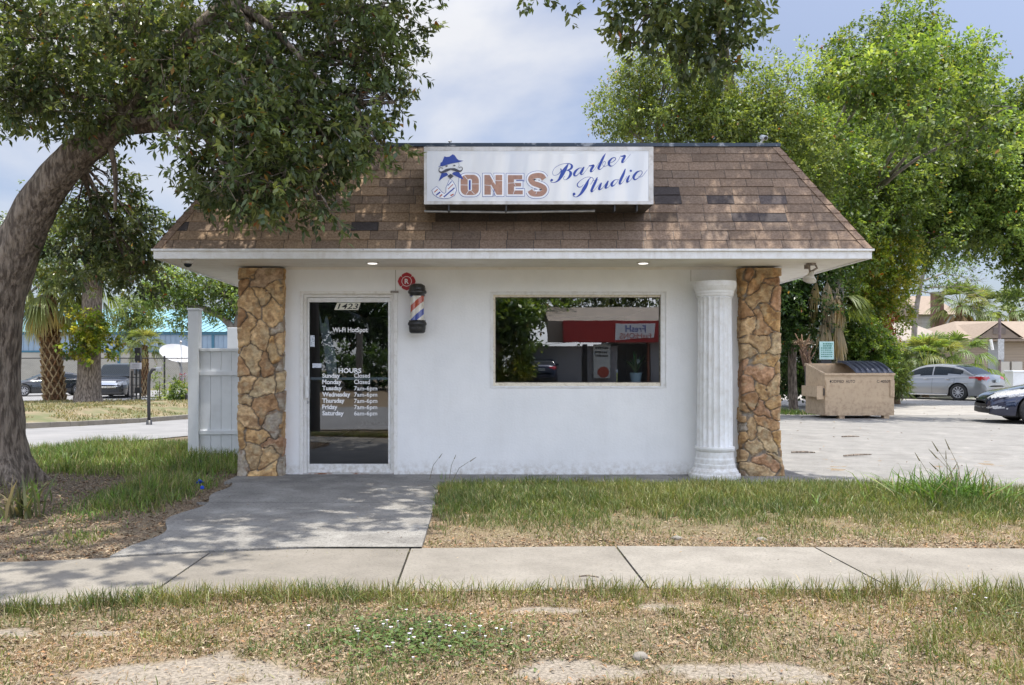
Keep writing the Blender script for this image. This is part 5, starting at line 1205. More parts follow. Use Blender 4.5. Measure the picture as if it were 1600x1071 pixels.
# second oak with vines
d = 29.5
o2 = tree('straight dark oak on the mound with yellow-green vines round its trunk', at(138, 632, d),
     [[tp(139, 640, d, 28), tp(138, 622, d, 21), tp(139, 590, d, 17.5), tp(142, 520, d, 15.5), tp(144, 450, d, 14), tp(146, 380, d, 13), tp(150, 300, d, 10)]],
     [pblob(*p) for p in [(60, 360, d, 36, 22, 1.2, .6), (100, 340, d, 50, 26, 1.5, .6), (200, 400, d, 46, 30, 1.4), (130, 420, d, 60, 26, 1.4), (215, 340, d, 30, 30, 1.2, .4)]],
     1500, (.15, .07), 8, 81, 'oak', tw=.35, src0=3, lr=.1)
ORG[o2.name] = Vector(at(138, 632, d))
V, Fq, C, P, td = foliage([pblob(138, 505, 28.8, 22, 24, .5), pblob(152, 520, 28.8, 26, 22, .5), pblob(130, 535, 28.8, 14, 16, .4), pblob(108, 545, 28.8, 10, 8, .3), pblob(168, 540, 28.8, 14, 12, .3), pblob(140, 555, 28.7, 14, 10, .2)], 270, (.15, .09), 8, 84, 'yellow', .25)
npmesh('vine', V, Fq, M['leafback'], o2, C=C)
d = 44
tree('light oak with pale forking branches above the white vinyl fence', at(375, 610, 40),
     [[tp(372, 620, 40, 9), tp(368, 560, 40, 7), tp(366, 520, 40, 6), tp(345, 495, 40, 5), tp(310, 480, 40, 4), tp(268, 472, 40, 2)], [tp(366, 520, 40, 5), tp(372, 490, 40, 5), tp(350, 460, 40, 4), tp(320, 445, 40, 2)]],
     [pblob(*p) for p in [(330, 440, 40, 44, 22, 1.2), (270, 445, 40, 46, 24, 1.2), (370, 455, 40, 36, 30, 1.2), (300, 470, 40, 30, 16, .9), (240, 460, 40, 26, 24, .9), (292, 500, 40, 18, 18, .7), (350, 490, 40, 20, 14, .7), (390, 430, 40, 40, 30, 1.2)]],
     2600, (.15, .07), 8, 85, 'bright', 'barkpale', tw=.35, src0=2, lr=.06, lmat='leafback')
tree('small grey-green tree in front of the blue metal roof', at(205, 610, 44),
     [[tp(206, 618, 44, 4), tp(206, 560, 44, 3), tp(203, 500, 44, 2)]],
     [pblob(*p) for p in [(205, 480, 44, 28, 20, .9), (185, 500, 44, 18, 16, .7, .7), (212, 515, 44, 22, 18, .8), (232, 495, 44, 18, 18, .8), (200, 540, 44, 14, 10, .5, .6)]],
     800, (.16, .07), 8, 86, 'pale', 'barkpale', tw=.35, src0=1, lr=.05)
tree("distant pale green tree rising behind the teal-roofed metal building", at(60, 600, 75),
     [[tp(40, 612, 75, 4), tp(40, 560, 75, 4), tp(45, 460, 75, 3)]], [pblob(*p) for p in [(50, 380, 75, 60, 34, 3), (10, 400, 75, 50, 50, 3), (90, 430, 75, 50, 34, 3), (70, 300, 75, 24, 14, 2, .4)]], 1100, (.3, .16), 8, 87, 'bright', tw=.8, src0=1)
# right: dead leaning palm, hanging dead fronds, palmettos, far palms
dp = thing('dead_palm', 'leaning dead palm trunk with splayed brown boots left of the dumpster', 'palm tree', at(1277, 642, 23.5))
b = MB(); b.col = (.16, .10, .07); b.smooth = True; b.tube([at(1280, 650, 23.5), at(1274, 610, 23.5), at(1263, 575, 23.5), at(1254, 545, 23.5)], [.14, .13, .13, .10], 12); b.smooth = False
rs = random.Random(3)
for i in range(46):
    t = rs.random(); p = Vector(at(1274 - 20 * t, 605 - 62 * t, 23.4)); a = rs.uniform(0, 6.28); q_ = rs.uniform(.6, 1.2); b.col = tuple(x * q_ for x in (.33, .22, .14)); b.bar(p, p + Vector((math.cos(a) * .22, math.sin(a) * .1, .22 + .2 * t)), .03, .02)
b.build('trunk', M['boots'], dp, colors=True)
parts = []; r2 = np.random.RandomState(4)
for i in range(9): fan(parts, at(1254, 545, 23.4), (math.cos(i * .7), math.sin(i * .7) * .5, .9), .15, .35, 7, r2, (.30, .22, .15), wid=.03, spread=1.6, droop=.5)
V, Fq, C = join(parts); npmesh('dead_fronds', V, Fq, M['litter'], dp, C=C)
sp = thing('palm_tree', 'skinny palm climbing the big grey trunk with dead fronds hanging above the teal notice', 'palm tree', at(1292, 640, 24.5))
boot_trunk('trunk', at(1290, 650, 24.5), at(1292, 470, 24.5), .15, .12, sp, 6, False)
parts = []
for i in range(15):
    yy = r2.choice([430, 450, 490, 500, 505]); xx = 1284 + r2.uniform(-8, 26); el = r2.uniform(-1.4, -.8); a = r2.uniform(0, 6.28)
    fan(parts, at(xx, yy, 24.2), (math.cos(a) * .35, -abs(math.sin(a)) * .2, math.sin(el)), .2, .75, 12, r2, np.array((.36, .29, .17)) * r2.uniform(.6, 1.1), wid=.05, spread=.9, droop=.9)
for i in range(8):
    a = r2.uniform(-.2, 1.2); fan(parts, at(1300, 470, 24.2), (math.cos(a), -.2, math.sin(a) * .4 - .1), .4, .9, 18, r2, (.13, .17, .05), wid=.05, droop=.9)
V, Fq, C = join(parts); npmesh('crown', V, Fq, M['leafback'], sp, C=C)
def palmetto(label, x, y, d, n, pet, rad, seed, gb=622, elev=(-.25, 1.3), **kw):
    base = at(x, gb, d); t = thing('palmetto', label, 'palmetto', (base[0], base[1], 0)); c = (base[0], base[1], max(.25, at(x, y, d)[2] * .8))
    b = MB(); b.col = (.2, .14, .09); b.tube([(base[0], base[1], -.1), c], [.16, .13], 10); b.build('trunk', M['boots'], t, colors=True)
    V, Fq, C = palm_crown(c, n, pet, rad, seed, elev=elev, **kw); npmesh('fronds', V, Fq, M['leafback'], t, C=C); return t
palmetto('tall fan palmetto in front of the grey shingle roof', 1446, 562, 37, 34, 1.2, 1.2, 91, col=(.12, .18, .05), droop=.8, wid=.055)
palmetto('arching fan palmetto over the roof of the silver car', 1492, 560, 37.5, 30, 1.2, 1.25, 92, col=(.11, .17, .05), droop=.8, wid=.055)
palmetto("pale fan palmetto beside the nose of the silver car", 1424, 570, 38.5, 26, 1.0, 1.1, 93, col=(.14, .19, .07), droop=.8, wid=.055)
palmetto('small grey-green palmetto low beside the dumpster right edge', 1400, 606, 30, 14, .4, .5, 94, col=(.17, .21, .11), droop=.5, wid=.04)
palm('tall sabal palm with brown skirt behind the tan house chimney', 1500, 600, 478, 56, 6, (36, 1.2, 1.35), 95, col=(.12, .17, .06), dead=16, wid=.07)
palm('broad sabal palm whose crown overlaps the tan roof ridge', 1532, 600, 488, 58, 6, (30, 1.2, 1.3), 96, col=(.14, .18, .07), dead=14, wid=.07)
palm("sabal palm with few dead fronds, behind the right part of the tan house", 1583, 600, 486, 60, 6, (30, 1.2, 1.3), 97, col=(.12, .18, .06), dead=5, wid=.07)
# ------------------------------------------------------------------ dumpster and notice
M['tan'] = pm('tan_painted_steel', (.52, .39, .25), (.46, .34, .22), 3, .55, c3=(.24, .14, .08), s3=9, f3=.7, bump=.25, bscale=14)
stain(M['tan'], (.25, .17, .11), .5, .8, 9)
DD = 21.3
dq = lambda x, y, d=DD: at(x, y, d)
fx0, fx1 = dq(1289, 0)[0], dq(1397, 0)[0]; fzt, fzb = dq(0, 587)[2], .09
dY = CY + DD; dep = 1.25; rz_ = fzt + .27
dm = thing('dumpster', 'tan steel dumpster with one ribbed black lid closed and black stencilled letters', 'dumpster', ((fx0 + fx1) / 2, dY, 0))
b = MB(); t = .03
bx0, bx1 = fx0, fx1
# shell: front, sides sloping up to the rear, back, bottom, rim
b.box(bx0, bx1, dY, dY + t, fzb, fzt - .001); b.box(bx0, bx1, dY + dep - t, dY + dep, fzb, rz_)
for xa, xb in ((bx0, bx0 + t), (bx1 - t, bx1)):
    P = [(xa, dY + t, fzb), (xa, dY + dep - t, fzb), (xa, dY + dep - t, rz_ - .001), (xa, dY + t, fzt)]
    b.add(P + [(xb, p[1], p[2]) for p in P], [(0, 3, 2, 1), (4, 5, 6, 7), (3, 7, 6, 2), (0, 1, 5, 4), (0, 4, 7, 3), (1, 2, 6, 5)])
b.box(bx0 + t, bx1 - t, dY + t, dY + dep - t, fzb, fzb + .03)
b.build('dumpster_body', M['tan'], dm)
b = MB(); b.box(bx0 - .02, bx1 + .02, dY - .03, dY + .035, fzt, fzt + .06, .006)
for xa, xb in ((bx0 - .02, bx0 + .035), (bx1 - .035, bx1 + .02)):
    P = [(xa, dY + .036, fzt), (xa, dY + dep, rz_), (xa, dY + dep, rz_ + .05), (xa, dY + .036, fzt + .06)]
    b.add(P + [(xb, p[1], p[2]) for p in P], [(0, 3, 2, 1), (4, 5, 6, 7), (3, 7, 6, 2), (0, 1, 5, 4)])
b.box(bx0 - .02, bx1 + .02, dY + dep + .001, dY + dep + .04, rz_ - .02, rz_ + .05); b.build('rim', M['tan'], dm)
b = MB(); b.box(bx0 + .005, bx0 + .07, dY - .012, dY - .001, fzb, fzt - .12); b.box(bx0 + .02, bx0 + .11, dY - .03, dY - .013, fzt - .55, fzt - .12, .006); b.box(bx1 - .11, bx1 + .0, dY - .03, dY - .013, fzt - .55, fzt - .12, .006)
b.build('corner_gusset', M['tan'], dm)
# fork pockets on both sides
for s_, xo in ((-1, bx0),):
    b = MB(); xa, xb = (xo - .17, xo - .001) if s_ < 0 else (xo + .001, xo + .17)
    zc = fzt - .42
    b.box(xa, xb, dY + .1, dY + 1.1, zc + .11, zc + .14); b.box(xa, xb, dY + .1, dY + 1.1, zc - .14, zc - .11); b.box(xa if s_ < 0 else xb - .02, xa + .02 if s_ < 0 else xb, dY + .1, dY + 1.1, zc - .109, zc + .109)
    b.build('fork_pocket', M['tan'], dm)
b = MB(); b.box(bx0 - .19, bx0 - .005, dY + .04, dY + .06, fzt - .62, fzt - .28, .004); b.build('pocket_plate', M['tan'], dm)
b = MB(); b.box(bx0 - .03, bx0 + .004, dY + .015, dY + .035, fzt - .52, fzt - .33); b.build('pocket_opening', M['black'], dm)
for xx in (1316, 1386):
    c = dq(xx, 0); b = MB(); b.box(c[0] - .07, c[0] + .07, dY + .02, dY + .18, 0.0, .089); b.box(c[0] - .07, c[0] + .07, dY + dep - .2, dY + dep - .05, 0.0, .089); b.build('foot', M['tan'], dm)
# ribbed lid over the right half
b = MB(); lx0, lx1 = dq(1337, 0)[0], bx1 + .0; nx = 90; up = Vector((0, dep + .02, rz_ - fzt)); P = []
for i in range(nx):
    x = lx0 + (lx1 - lx0) * i / (nx - 1); ph = (i / (nx - 1) * 7) % 1; h = .045 * smooth01(min(ph, 1 - ph) * 6 - .9) if 0 < i < nx - 1 else 0
    row = []
    for j in range(10):
        v = j / 9; row.append((x, dY - .01 + up.y * v, fzt + .068 + up.z * v + h * (1 if 0 < j < 9 else 0) + .10 * math.sin(math.pi * v)))
    P.append(row)
b.grid(P, nx, 10); b.build('lid', pm('black_plastic_lid', (.022, .026, .045), (.04, .045, .065), 5, .38), dm)
b = MB(); x0_ = dq(1270, 0)[0]
b.tube([(bx0 - .02, dY + dep + .06, rz_ + .03), (bx1, dY + dep + .06, rz_ + .03)], .018, 8); b.build('hinge_rod', M['black'], dm)
b = MB(); P = [(bx0 + .03, dY + dep + .09), (lx0 - .03, dY + dep + .09)]; b.box(P[0][0], P[1][0], dY + dep + .10, dY + dep + .14, .55, rz_ + .03, .01); b.build('open_lid', bpy.data.materials['black_plastic_lid'], dm)
tb = MB(); k = DD / F
textmb('MODIFIED  AUTO', dq(1295, 0)[0], dq(1336, 0)[0], dq(0, 598.5)[2], dq(0, 594)[2], dY - .0005, .01, mb=tb)
textmb('C-40509', dq(1370, 0)[0], dq(1391.5, 0)[0], dq(0, 598.5)[2], dq(0, 594)[2], dY - .0005, .01, mb=tb)
textmb('CLR', dq(1290.6, 0)[0], dq(1293.4, 0)[0] , dq(0, 611)[2], dq(0, 604)[2], dY - .0306, .0, mb=tb) if False else None
tb.build('stencil_lettering', M['ink'], dm)

nt = thing('notice_board', 'pale teal notice with green lettering fixed to the grey trunk above the dumpster', 'sign', at(1291, 548, 23.6))
d = 23.6; A = lambda x, y: at(x, y, d)
y_ = CY + d; b = MB(); b.box(A(1280.5, 0)[0], A(1303, 0)[0], y_, y_ + .02, A(0, 562)[2], A(0, 534)[2], .006); b.build('board', pm('teal_board', (.42, .66, .62), (.5, .7, .68), 5, .5), nt)
b = MB(); rs = random.Random(2); n_ = 0
for row in range(7):
    yy = 537.5 + row * 3.3; x = 1283 + (3 if row in (0, 1) else 0)
    while x < 1300:
        w_ = rs.uniform(.8, 2.4); c0 = A(x, yy + (1.1 if row < 3 else .7)); c1 = A(min(x + w_, 1300.6), yy - (1.1 if row < 3 else .7)); b.box(c0[0], c1[0], y_ - .003, y_ - .0005, c0[2], c1[2]); x += w_ + rs.uniform(.4, 1.2)
b.build('faded_print', pm('green_print', (.05, .22, .16), None), nt)
b = MB(); b.box(A(1283, 0)[0], A(1300, 0)[0], y_ + .03, y_ + .25, A(0, 573)[2], A(0, 563)[2], .01); b.tube([A(1284, 575), A(1284, 640)], .03, 8); b.tube([A(1299, 575), A(1299, 640)], .03, 8); b.build('black_bracket', M['black'], nt)

# ------------------------------------------------------------------ cars
def paint(name, c, metal=.3, rough=.28):
    m = pm(name, c, None, rough=rough, metal=metal, coat=1.0); return m
M['tyre'] = pm('tyre', (.018, .018, .018), (.03, .03, .03), 20, .8)
M['rim'] = pm('alloy', (.50, .50, .52), None, rough=.35, metal=.35)
M['redlamp'] = pm('red_lamp', (.45, .015, .02), None, rough=.1, coat=1)
M['clearlamp'] = pm('clear_lamp', (.62, .64, .66), (.3, .3, .32), 30, .08, coat=1)
M['plate'] = pm('number_plate', (.45, .5, .52), (.3, .36, .4), 60, .5)
M['darktrim'] = pm('dark_trim', (.02, .02, .022), None, rough=.5)
def car(label, loc, heading, mat, L=4.8, W=1.85, Ht=1.47, style='sedan', seed=0, name='sedan_car', group=None):
    """x = 0 at the front bumper, car runs to x = L; built pointing to -x and turned so that it faces `heading`"""
    t = thing(name, label, 'car', loc, 0, group); t.rotation_euler = (0, 0, math.atan2(heading[1], heading[0]) + math.pi); ORG[t.name] = Vector((0, 0, 0))
    hw = W / 2
    if style == 'suv':
        top = [(0, .72), (.06, .92), (.25, 1.02), (1.0, 1.12), (1.35, 1.18), (2.0, 1.22), (L - .35, 1.22), (L - .06, 1.15), (L, .8)]
        wid = [(0, .80), (.1, .90), (.35, .97), (.8, 1.0), (L - .6, 1.0), (L - .15, .95), (L, .88)]
        roof = [(1.25, 1.16), (1.45, 1.22), (2.05, Ht - .1), (2.45, Ht - .02), (3.2, Ht), (L - .5, Ht - .04), (L - .25, Ht - .14), (L - .08, 1.22)]
        belt, rw, bp_ = 1.15, .74, [2.95, 3.85]; wf, wr, wrad = .95, L - 1.0, .39; aend, cend = .55, .25
    else:
        top = [(0, .52), (.05, .64), (.2, .74), (.8, .87), (1.25, .96), (1.9, 1.0), (L - .9, 1.06), (L - .35, 1.07), (L - .1, 1.03), (L - .02, .85), (L, .62)]
        wid = [(0, .60), (.08, .76), (.3, .90), (.7, .985), (1.2, 1.0), (L - 1.0, 1.0), (L - .4, .94), (L - .12, .85), (L, .76)]
        roof = [(1.15, .93), (1.35, 1.0), (2.0, Ht - .12), (2.35, Ht - .03), (2.9, Ht), (3.4, Ht - .045), (3.85, Ht - .17), (L - .55, 1.07), (L - .45, 1.04)]
        belt, rw, bp_ = .98, .66, [2.72]; wf, wr, wrad = .92, L - 1.02, .335; aend, cend = .55, .55
    def itp(T, x): return float(np.interp(x, [a for a, _ in T], [c for _, c in T]))
    def sm(T, x): return sum(itp(T, x + q) for q in (-.07, -.035, 0, .035, .07)) / 5 if .1 < x < L - .1 else itp(T, x)
    X = sorted(set([0, .015, .04, .08, .13] + list(np.arange(.18, L - .15, .03)) + [L - .13, L - .08, L - .04, L - .015, L]))
    arch = wrad + .055
    NS, NT = 16, 9
    def section(x):
        zt = sm(top, x); w_ = sm(wid, x) * hw; zl = .20 if .12 < x < L - .12 else .24
        for c in (wf, wr):
            if abs(x - c) < arch: zl = max(zl, wrad + math.sqrt(arch ** 2 - (x - c) ** 2))
        sh = zt - (.16 if style == 'suv' else .13); zl = min(zl, sh - .02); pts = []
        for k in range(NS):
            q = k / (NS - 1); z = zl + (sh - zl) * q; zz = (z - .2) / (sh - .2)
            y = w_ * (.955 + .045 * math.sin(math.pi * min(1, zz * 1.05)) - .02 * zz) + (.012 if abs(zz - .72) < .05 else 0) * .6
            pts.append((y, z))
        y0 = pts[-1][0]
        for k in range(1, NT):
            a = k / (NT - 1) * math.pi / 2; pts.append((y0 * math.cos(a) ** .55 if k < NT - 1 else 0, sh + (zt - sh) * math.sin(a) ** .9))
        return pts
    SEC = [section(x) for x in X]; n = len(SEC[0])
    V, Fc = [], []
    for i, x in enumerate(X):
        for (y, z) in SEC[i]: V.append((x, -y, z))
        for (y, z) in SEC[i][:-1][::-1]: V.append((x, y, z))
    m = 2 * n - 1
    quads = [(i * m + j, (i + 1) * m + j, (i + 1) * m + j + 1, i * m + j + 1) for i in range(len(X) - 1) for j in range(m - 1)]
    # nose and tail: strips between mirrored points
    def cap(i, xo):
        b0 = len(V); K = 12
        for j in range(NS + 3):
            (y, z) = SEC[i][j]
            for q in range(K + 1):
                u = -1 + 2 * q / K; V.append((X[i] + xo * (1 - u * u) , y * u, z))
        sgn = 1 if i == 0 else -1
        for j in range(NS + 2):
            for q in range(K):
                f = (b0 + j * (K + 1) + q, b0 + j * (K + 1) + q + 1, b0 + (j + 1) * (K + 1) + q + 1, b0 + (j + 1) * (K + 1) + q)
                quads.append(f if sgn < 0 else f[::-1])
    cap(0, -.05); cap(len(X) - 1, .05)
    def cen(f): return tuple(sum(V[k][a] for k in f) / 4 for a in range(3))
    def nrm(f):
        a, b_, c = (Vector(V[f[0]]), Vector(V[f[1]]), Vector(V[f[2]])); nn = (b_ - a).cross(Vector(V[f[3]]) - a)
        if nn.length < 1e-9: nn = (c - b_).cross(Vector(V[f[3]]) - c)
        nn.normalize(); cc = Vector(cen(f)); 
        if nn.dot(cc - Vector((L / 2, 0, .6))) < 0: nn = -nn
        return nn
    b = MB(); b.smooth = True; b.add(V, quads); b.build('car_body', mat, t, local=True)
    def region(nm, pred, mt, off=.006):
        q = MB()
        for f in quads:
            c = cen(f)
            if pred(*c):
                nn = nrm(f); q.add([Vector(V[k]) + nn * off for k in f], [(0, 1, 2, 3)])
        if q.v:
            return q.build(nm, mt, t, local=True)
    if style == 'suv':
        region('grille', lambda x, y, z: x < .09 and abs(y) < .52 and .56 < z < .90, M['chrome'])
        region('lower_grille', lambda x, y, z: x < .05 and abs(y) < .7 and .33 < z < .47, M['darktrim'])
        for s_ in (-1, 1): region('headlight', lambda x, y, z: x < .42 and .56 < s_ * y and .72 < z < .90, M['clearlamp'])
        for s_ in (-1, 1): region('taillight', lambda x, y, z: x > L - .18 and .66 < s_ * y and .75 < z < 1.12, M['redlamp'])
    else:
        region('grille', lambda x, y, z: x < .12 and abs(y) < .48 and .40 < z < .58, M['darktrim'])
        region('lower_grille', lambda x, y, z: x < .07 and abs(y) < .62 and .25 < z < .36, M['darktrim'])
        for s_ in (-1, 1): region('headlight', lambda x, y, z: .04 < x < .75 and .46 < s_ * y and .60 + .09 * x < z < .72 + .14 * x, M['clearlamp'])
        for s_ in (-1, 1): region('fog_lamp', lambda x, y, z: x < .35 and .52 < s_ * y and .36 < z < .37 + .07 * max(0, 1 - abs(x - .15) * 5), M['clearlamp'])
        for s_ in (-1, 1): region('taillight', lambda x, y, z: x > L - .62 and .36 < s_ * y and .83 + .05 * (x < L - .3) < z < .965, M['redlamp'])
        region('rear_valance', lambda x, y, z: x > L - .08 and abs(y) < .7 and z < .36, M['darktrim'])
    q = MB(); q.box(L + .045, L + .06, -.16, .16, .74, .88) if style != 'suv' else q.box(L + .045, L + .06, -.16, .16, .85, .99); q.build('number_plate', M['plate'], t, local=True)
    q = MB(); q.tube([(-.055, -.035, .60), (-.055, .035, .60)], .022, 8); q.build('badge', M['chrome'], t, local=True)
    # greenhouse
    x0, x1 = roof[0][0], roof[-1][0]; XG = list(np.arange(x0, x1, .028)) + [x1]; G = []; NK, NR = 9, 8
    for x in XG:
        zr = sm(roof, x); bl = min(sm(top, x) - .15, zr); w0 = sm(wid, x) * hw * .93; fr = max(0.0, min(1, (zr - bl) / (Ht - belt))); w1 = w0 + (rw * hw / .925 - w0) * min(1, fr ** .8)
        pts = []
        for k in range(NK):
            q_ = k / (NK - 1); pts.append((w0 + (w1 - w0) * q_ + .03 * math.sin(math.pi * q_) * fr, bl + (zr - .055 * fr - bl) * q_))
        for k in range(1, NR):
            a = k / (NR - 1) * math.pi / 2; pts.append((w1 * math.cos(a) ** .6 if k < NR - 1 else 0, (zr - .055 * fr) + .055 * fr * math.sin(a)))
        G.append(pts)
    n2 = len(G[0]); m2 = 2 * n2 - 1; V2 = []
    for i, x in enumerate(XG):
        for (y, z) in G[i]: V2.append((x, -y, z))
        for (y, z) in G[i][:-1][::-1]: V2.append((x, y, z))
    Q2 = [(i * m2 + j, (i + 1) * m2 + j, (i + 1) * m2 + j + 1, i * m2 + j + 1, i, j) for i in range(len(XG) - 1) for j in range(m2 - 1)]
    b = MB(); b.smooth = True; b.add(V2, [f[:4] for f in Q2]); b.build('roof', mat, t, local=True)
    xf = [a for a, z in roof if z > Ht - .05][0]; xb = [a for a, z in roof if z > (Ht - .06)][-1]
    def side_ok(x, z, j):
        zr = sm(roof, x); bl = sm(top, x)
        if z < bl + .01 or z > zr - .095: return False
        if any(abs(x - p) < .035 for p in bp_): return False
        return x0 + .42 < x < x1 - (.42 if style != 'suv' else .22)
    gl = {'side_window': [], 'windscreen': [], 'rear_window': []}
    for f in Q2:
        i, j = f[4], f[5]; c = tuple(sum(V2[k][a] for k in f[:4]) / 4 for a in range(3)); jj = min(j, m2 - 2 - j)
        if jj < NK - 1:
            if side_ok(c[0], c[2], jj): gl['side_window'].append((f, c))
        else:
            w1 = G[i][NK - 1][0]
            if abs(c[1]) < w1 * .93:
                if x0 + .06 < c[0] < xf - .08: gl['windscreen'].append((f, c))
                elif xb + .12 < c[0] < x1 - .05: gl['rear_window'].append((f, c))
    for nm, fl_ in gl.items():
        for s_ in ((-1, 1) if nm == 'side_window' else (0,)):
            q = MB(); q.smooth = True
            for f, c in fl_:
                if s_ and c[1] * s_ < 0: continue
                vs = [Vector(V2[k]) for k in f[:4]]; nn = (vs[1] - vs[0]).cross(vs[3] - vs[0])
                if nn.length < 1e-9: continue
                nn.normalize()
                if nn.dot(Vector(c) - Vector((L / 2, 0, .9))) < 0: nn = -nn
                q.add([p + nn * .006 for p in vs], [(0, 1, 2, 3)])
            if q.v: q.build(nm, M['carglass'], t, local=True)
    # wheels
    for wx in (wf, wr):
        for s_ in (-1, 1):
            yo = s_ * (hw - .015); yi = s_ * (hw - .23)
            q = MB(); q.smooth = True; R_ = wrad; q.lathe([(R_ * .62, yi), (R_ * .97, yi), (R_, yi + s_ * .03), (R_, yo - s_ * .03), (R_ * .97, yo), (R_ * .72, yo + s_ * .002), (R_ * .68, yo - s_ * .01), (R_ * .66, yo - s_ * .08)], (wx, 0, R_), 40, 'Y', caps=(True, False))
            wh = q.build('wheel', M['tyre'], t, local=True)
            q = MB(); q.lathe([(R_ * .66, yo - s_ * .06), (R_ * .70, yo - s_ * .012), (R_ * .64, yo - s_ * .012), (R_ * .62, yo - s_ * .05)], (wx, 0, R_), 32, 'Y', caps=(False, False)); q.lathe([(R_ * .15, yo - s_ * .06), (R_ * .15, yo - s_ * .008)], (wx, 0, R_), 16, 'Y')
            for k in range(10):
                a = 2 * math.pi * k / 10; q.bar((wx + R_ * .13 * math.cos(a), yo - s_ * .025, R_ + R_ * .13 * math.sin(a)), (wx + R_ * .66 * math.cos(a), yo - s_ * .025, R_ + R_ * .66 * math.sin(a)), .028, .03)
            q.build('rim', M['rim'], wh, local=True)
            q = MB(); q.lathe([(R_ * .60, yo - s_ * .09), (R_ * .60, yo - s_ * .07)], (wx, 0, R_), 24, 'Y'); q.build('brake_disc', M['darktrim'], wh, local=True)
    q = MB(); q.box(.35, L - .35, -hw + .25, hw - .25, .16, .5); q.box(wf - arch, wf + arch, -hw + .24, hw - .24, .2, .66); q.box(wr - arch, wr + arch, -hw + .24, hw - .24, .2, .68); q.build('underbody', M['darktrim'], t, local=True)
    for s_ in (-1, 1):
        q = MB(); xm = x0 + .52; zb_ = sm(top, xm) + .06; q.obox((xm, s_ * (hw + .06), zb_ + .02), (.12, .2, .13), None, .03); q.box(xm, xm + .05, min(s_ * (hw - .05), s_ * hw), max(s_ * (hw - .05), s_ * hw), zb_ - .04, zb_); q.build('wing_mirror', mat if style != 'x' else M['darktrim'], t, local=True)
        for hx in ([2.45, 3.35] if style == 'sedan' else [2.75, 3.65]):
            q = MB(); zz = (.86 if style == 'sedan' else 1.0); q.obox((hx, s_ * (hw + .005), zz), (.17, .03, .028), None, .008); q.build('door_handle', M['chrome'] if style != 'sedan' or seed == 1 else mat, t, local=True)
        for dx in ([1.62, 2.72, 3.62] if style == 'sedan' else [1.75, 2.95, 3.85]):
            q = MB(); xs_ = X.index(min(X, key=lambda v: abs(v - dx))); pp = SEC[xs_][1:NS]
            q.add([(dx - .004, s_ * (y + .0035), z) for y, z in pp] + [(dx + .004, s_ * (y + .0035), z) for y, z in pp], [(k, k + 1, len(pp) + k + 1, len(pp) + k) for k in range(len(pp) - 1)]); q.build('door_gap', M['darktrim'], t, local=True)
        q = MB(); q.box(wf + arch + .02, wr - arch - .02, min(s_ * (hw - .03), s_ * (hw + .008)), max(s_ * (hw - .03), s_ * (hw + .008)), .20, .245, .006); q.build('sill', M['chrome'] if seed == 1 else mat, t, local=True)
    return t
def car_at(ax, px_, d, hd, which, **kw):
    """place so that the car point (x along its length, y across) stands at pixel column px_, depth d"""
    pass
def place(label, lx, ly, X, Y, hd, mat, z=0.0, **kw):
    a = math.atan2(hd[1], hd[0]) + math.pi; ox = X - (lx * math.cos(a) - ly * math.sin(a)); oy = Y - (lx * math.sin(a) + ly * math.cos(a))
    return car(label, (ox, oy, z), hd, mat, **kw)
silver = paint('silver_paint', (.27, .275, .28), .55, .3); navy = paint('navy_paint', (.010, .016, .045), .3, .2); blk = paint('black_paint', (.008, .010, .014), .2, .18)
X_ = (1497 - 745) * 33.2 / F
place('silver sedan seen from its left rear, parked by the palmettos', 3.8, -.92, X_, CY + 33.2, (-.51, .86), silver, seed=1, Ht=1.5)
place("dark navy sedan showing only its nose and headlight, nearest car to the shop", 0, 0, (1532 - 745) * 20.2 / F, CY + 20.2, (-.95, .30), navy, seed=2, L=4.6)
zl = float(gz(-20, 30))
place('black sport utility vehicle facing forward, parked between the oak trunk and the gate', 0, 0, (166 - 745) * 44 / F, CY + 44, (.14, -.99), blk, z=zl + .016, seed=3, L=4.9, W=1.98, Ht=1.9, style='suv', name='black_suv')
place('black low sedan partly hidden behind the leaning oak trunk', .95, -.9, (38 - 745) * 47 / F, CY + 47, (-.80, -.60), blk, z=zl + .016, seed=4, L=4.8, Ht=1.42)

# ------------------------------------------------------------------ houses on the right
M['roofgrey'] = pm('weathered_grey_shingles', (.30, .26, .22), (.23, .20, .17), 6, .95, bump=.5, bscale=40, stretch=(1, 1, 4))
M['rooftan'] = pm('tan_shingles', (.27, .215, .165), (.22, .17, .13), 5, .95, bump=.5, bscale=40, stretch=(1, 1, 4))
def siding(name, c): return pm(name, c, tuple(x * .85 for x in c), 1.2, .8, stretch=(.2, .2, 6), lo=.4, hi=.6)
h1 = thing('grey_roof_house', "low house with weathered grey shingle roof behind the fan palmettos", 'house', at(1440, 605, 50))
xa, xb = at(1370, 0, 50)[0], at(1500, 0, 50)[0]; ya, yb_ = CY + 50, CY + 60; ze = at(0, 533, 50)[2]; zr = at(0, 490, 55)[2]
b = MB(); b.box(xa + .4, xb - .4, ya + .5, yb_ - .5, -.1, ze - .02); b.build('wall', siding('grey_siding', (.36, .34, .30)), h1)
b = MB(); xm0, xm1 = xa + 2.6, xb - 2.2; ym = (ya + yb_) / 2
b.add([(xa, ya, ze), (xb, ya, ze), (xb, yb_, ze), (xa, yb_, ze), (xm0, ym, zr), (xm1, ym, zr)], [(0, 1, 5, 4), (1, 2, 5), (2, 3, 4, 5), (3, 0, 4), (3, 2, 1, 0)]); b.box(xa, xb, ya - .03, ya - .002, ze - .18, ze + .02); b.build('roof', M['roofgrey'], h1)
h2 = thing('tan_house', "tan weatherboarded house with brown gable vent and low tan roof", 'house', at(1570, 605, 47))
x0_, x1_ = at(1503, 0, 47)[0], at(1503, 0, 47)[0] + 14; yA = CY + 47; ze = at(0, 530, 47)[2]
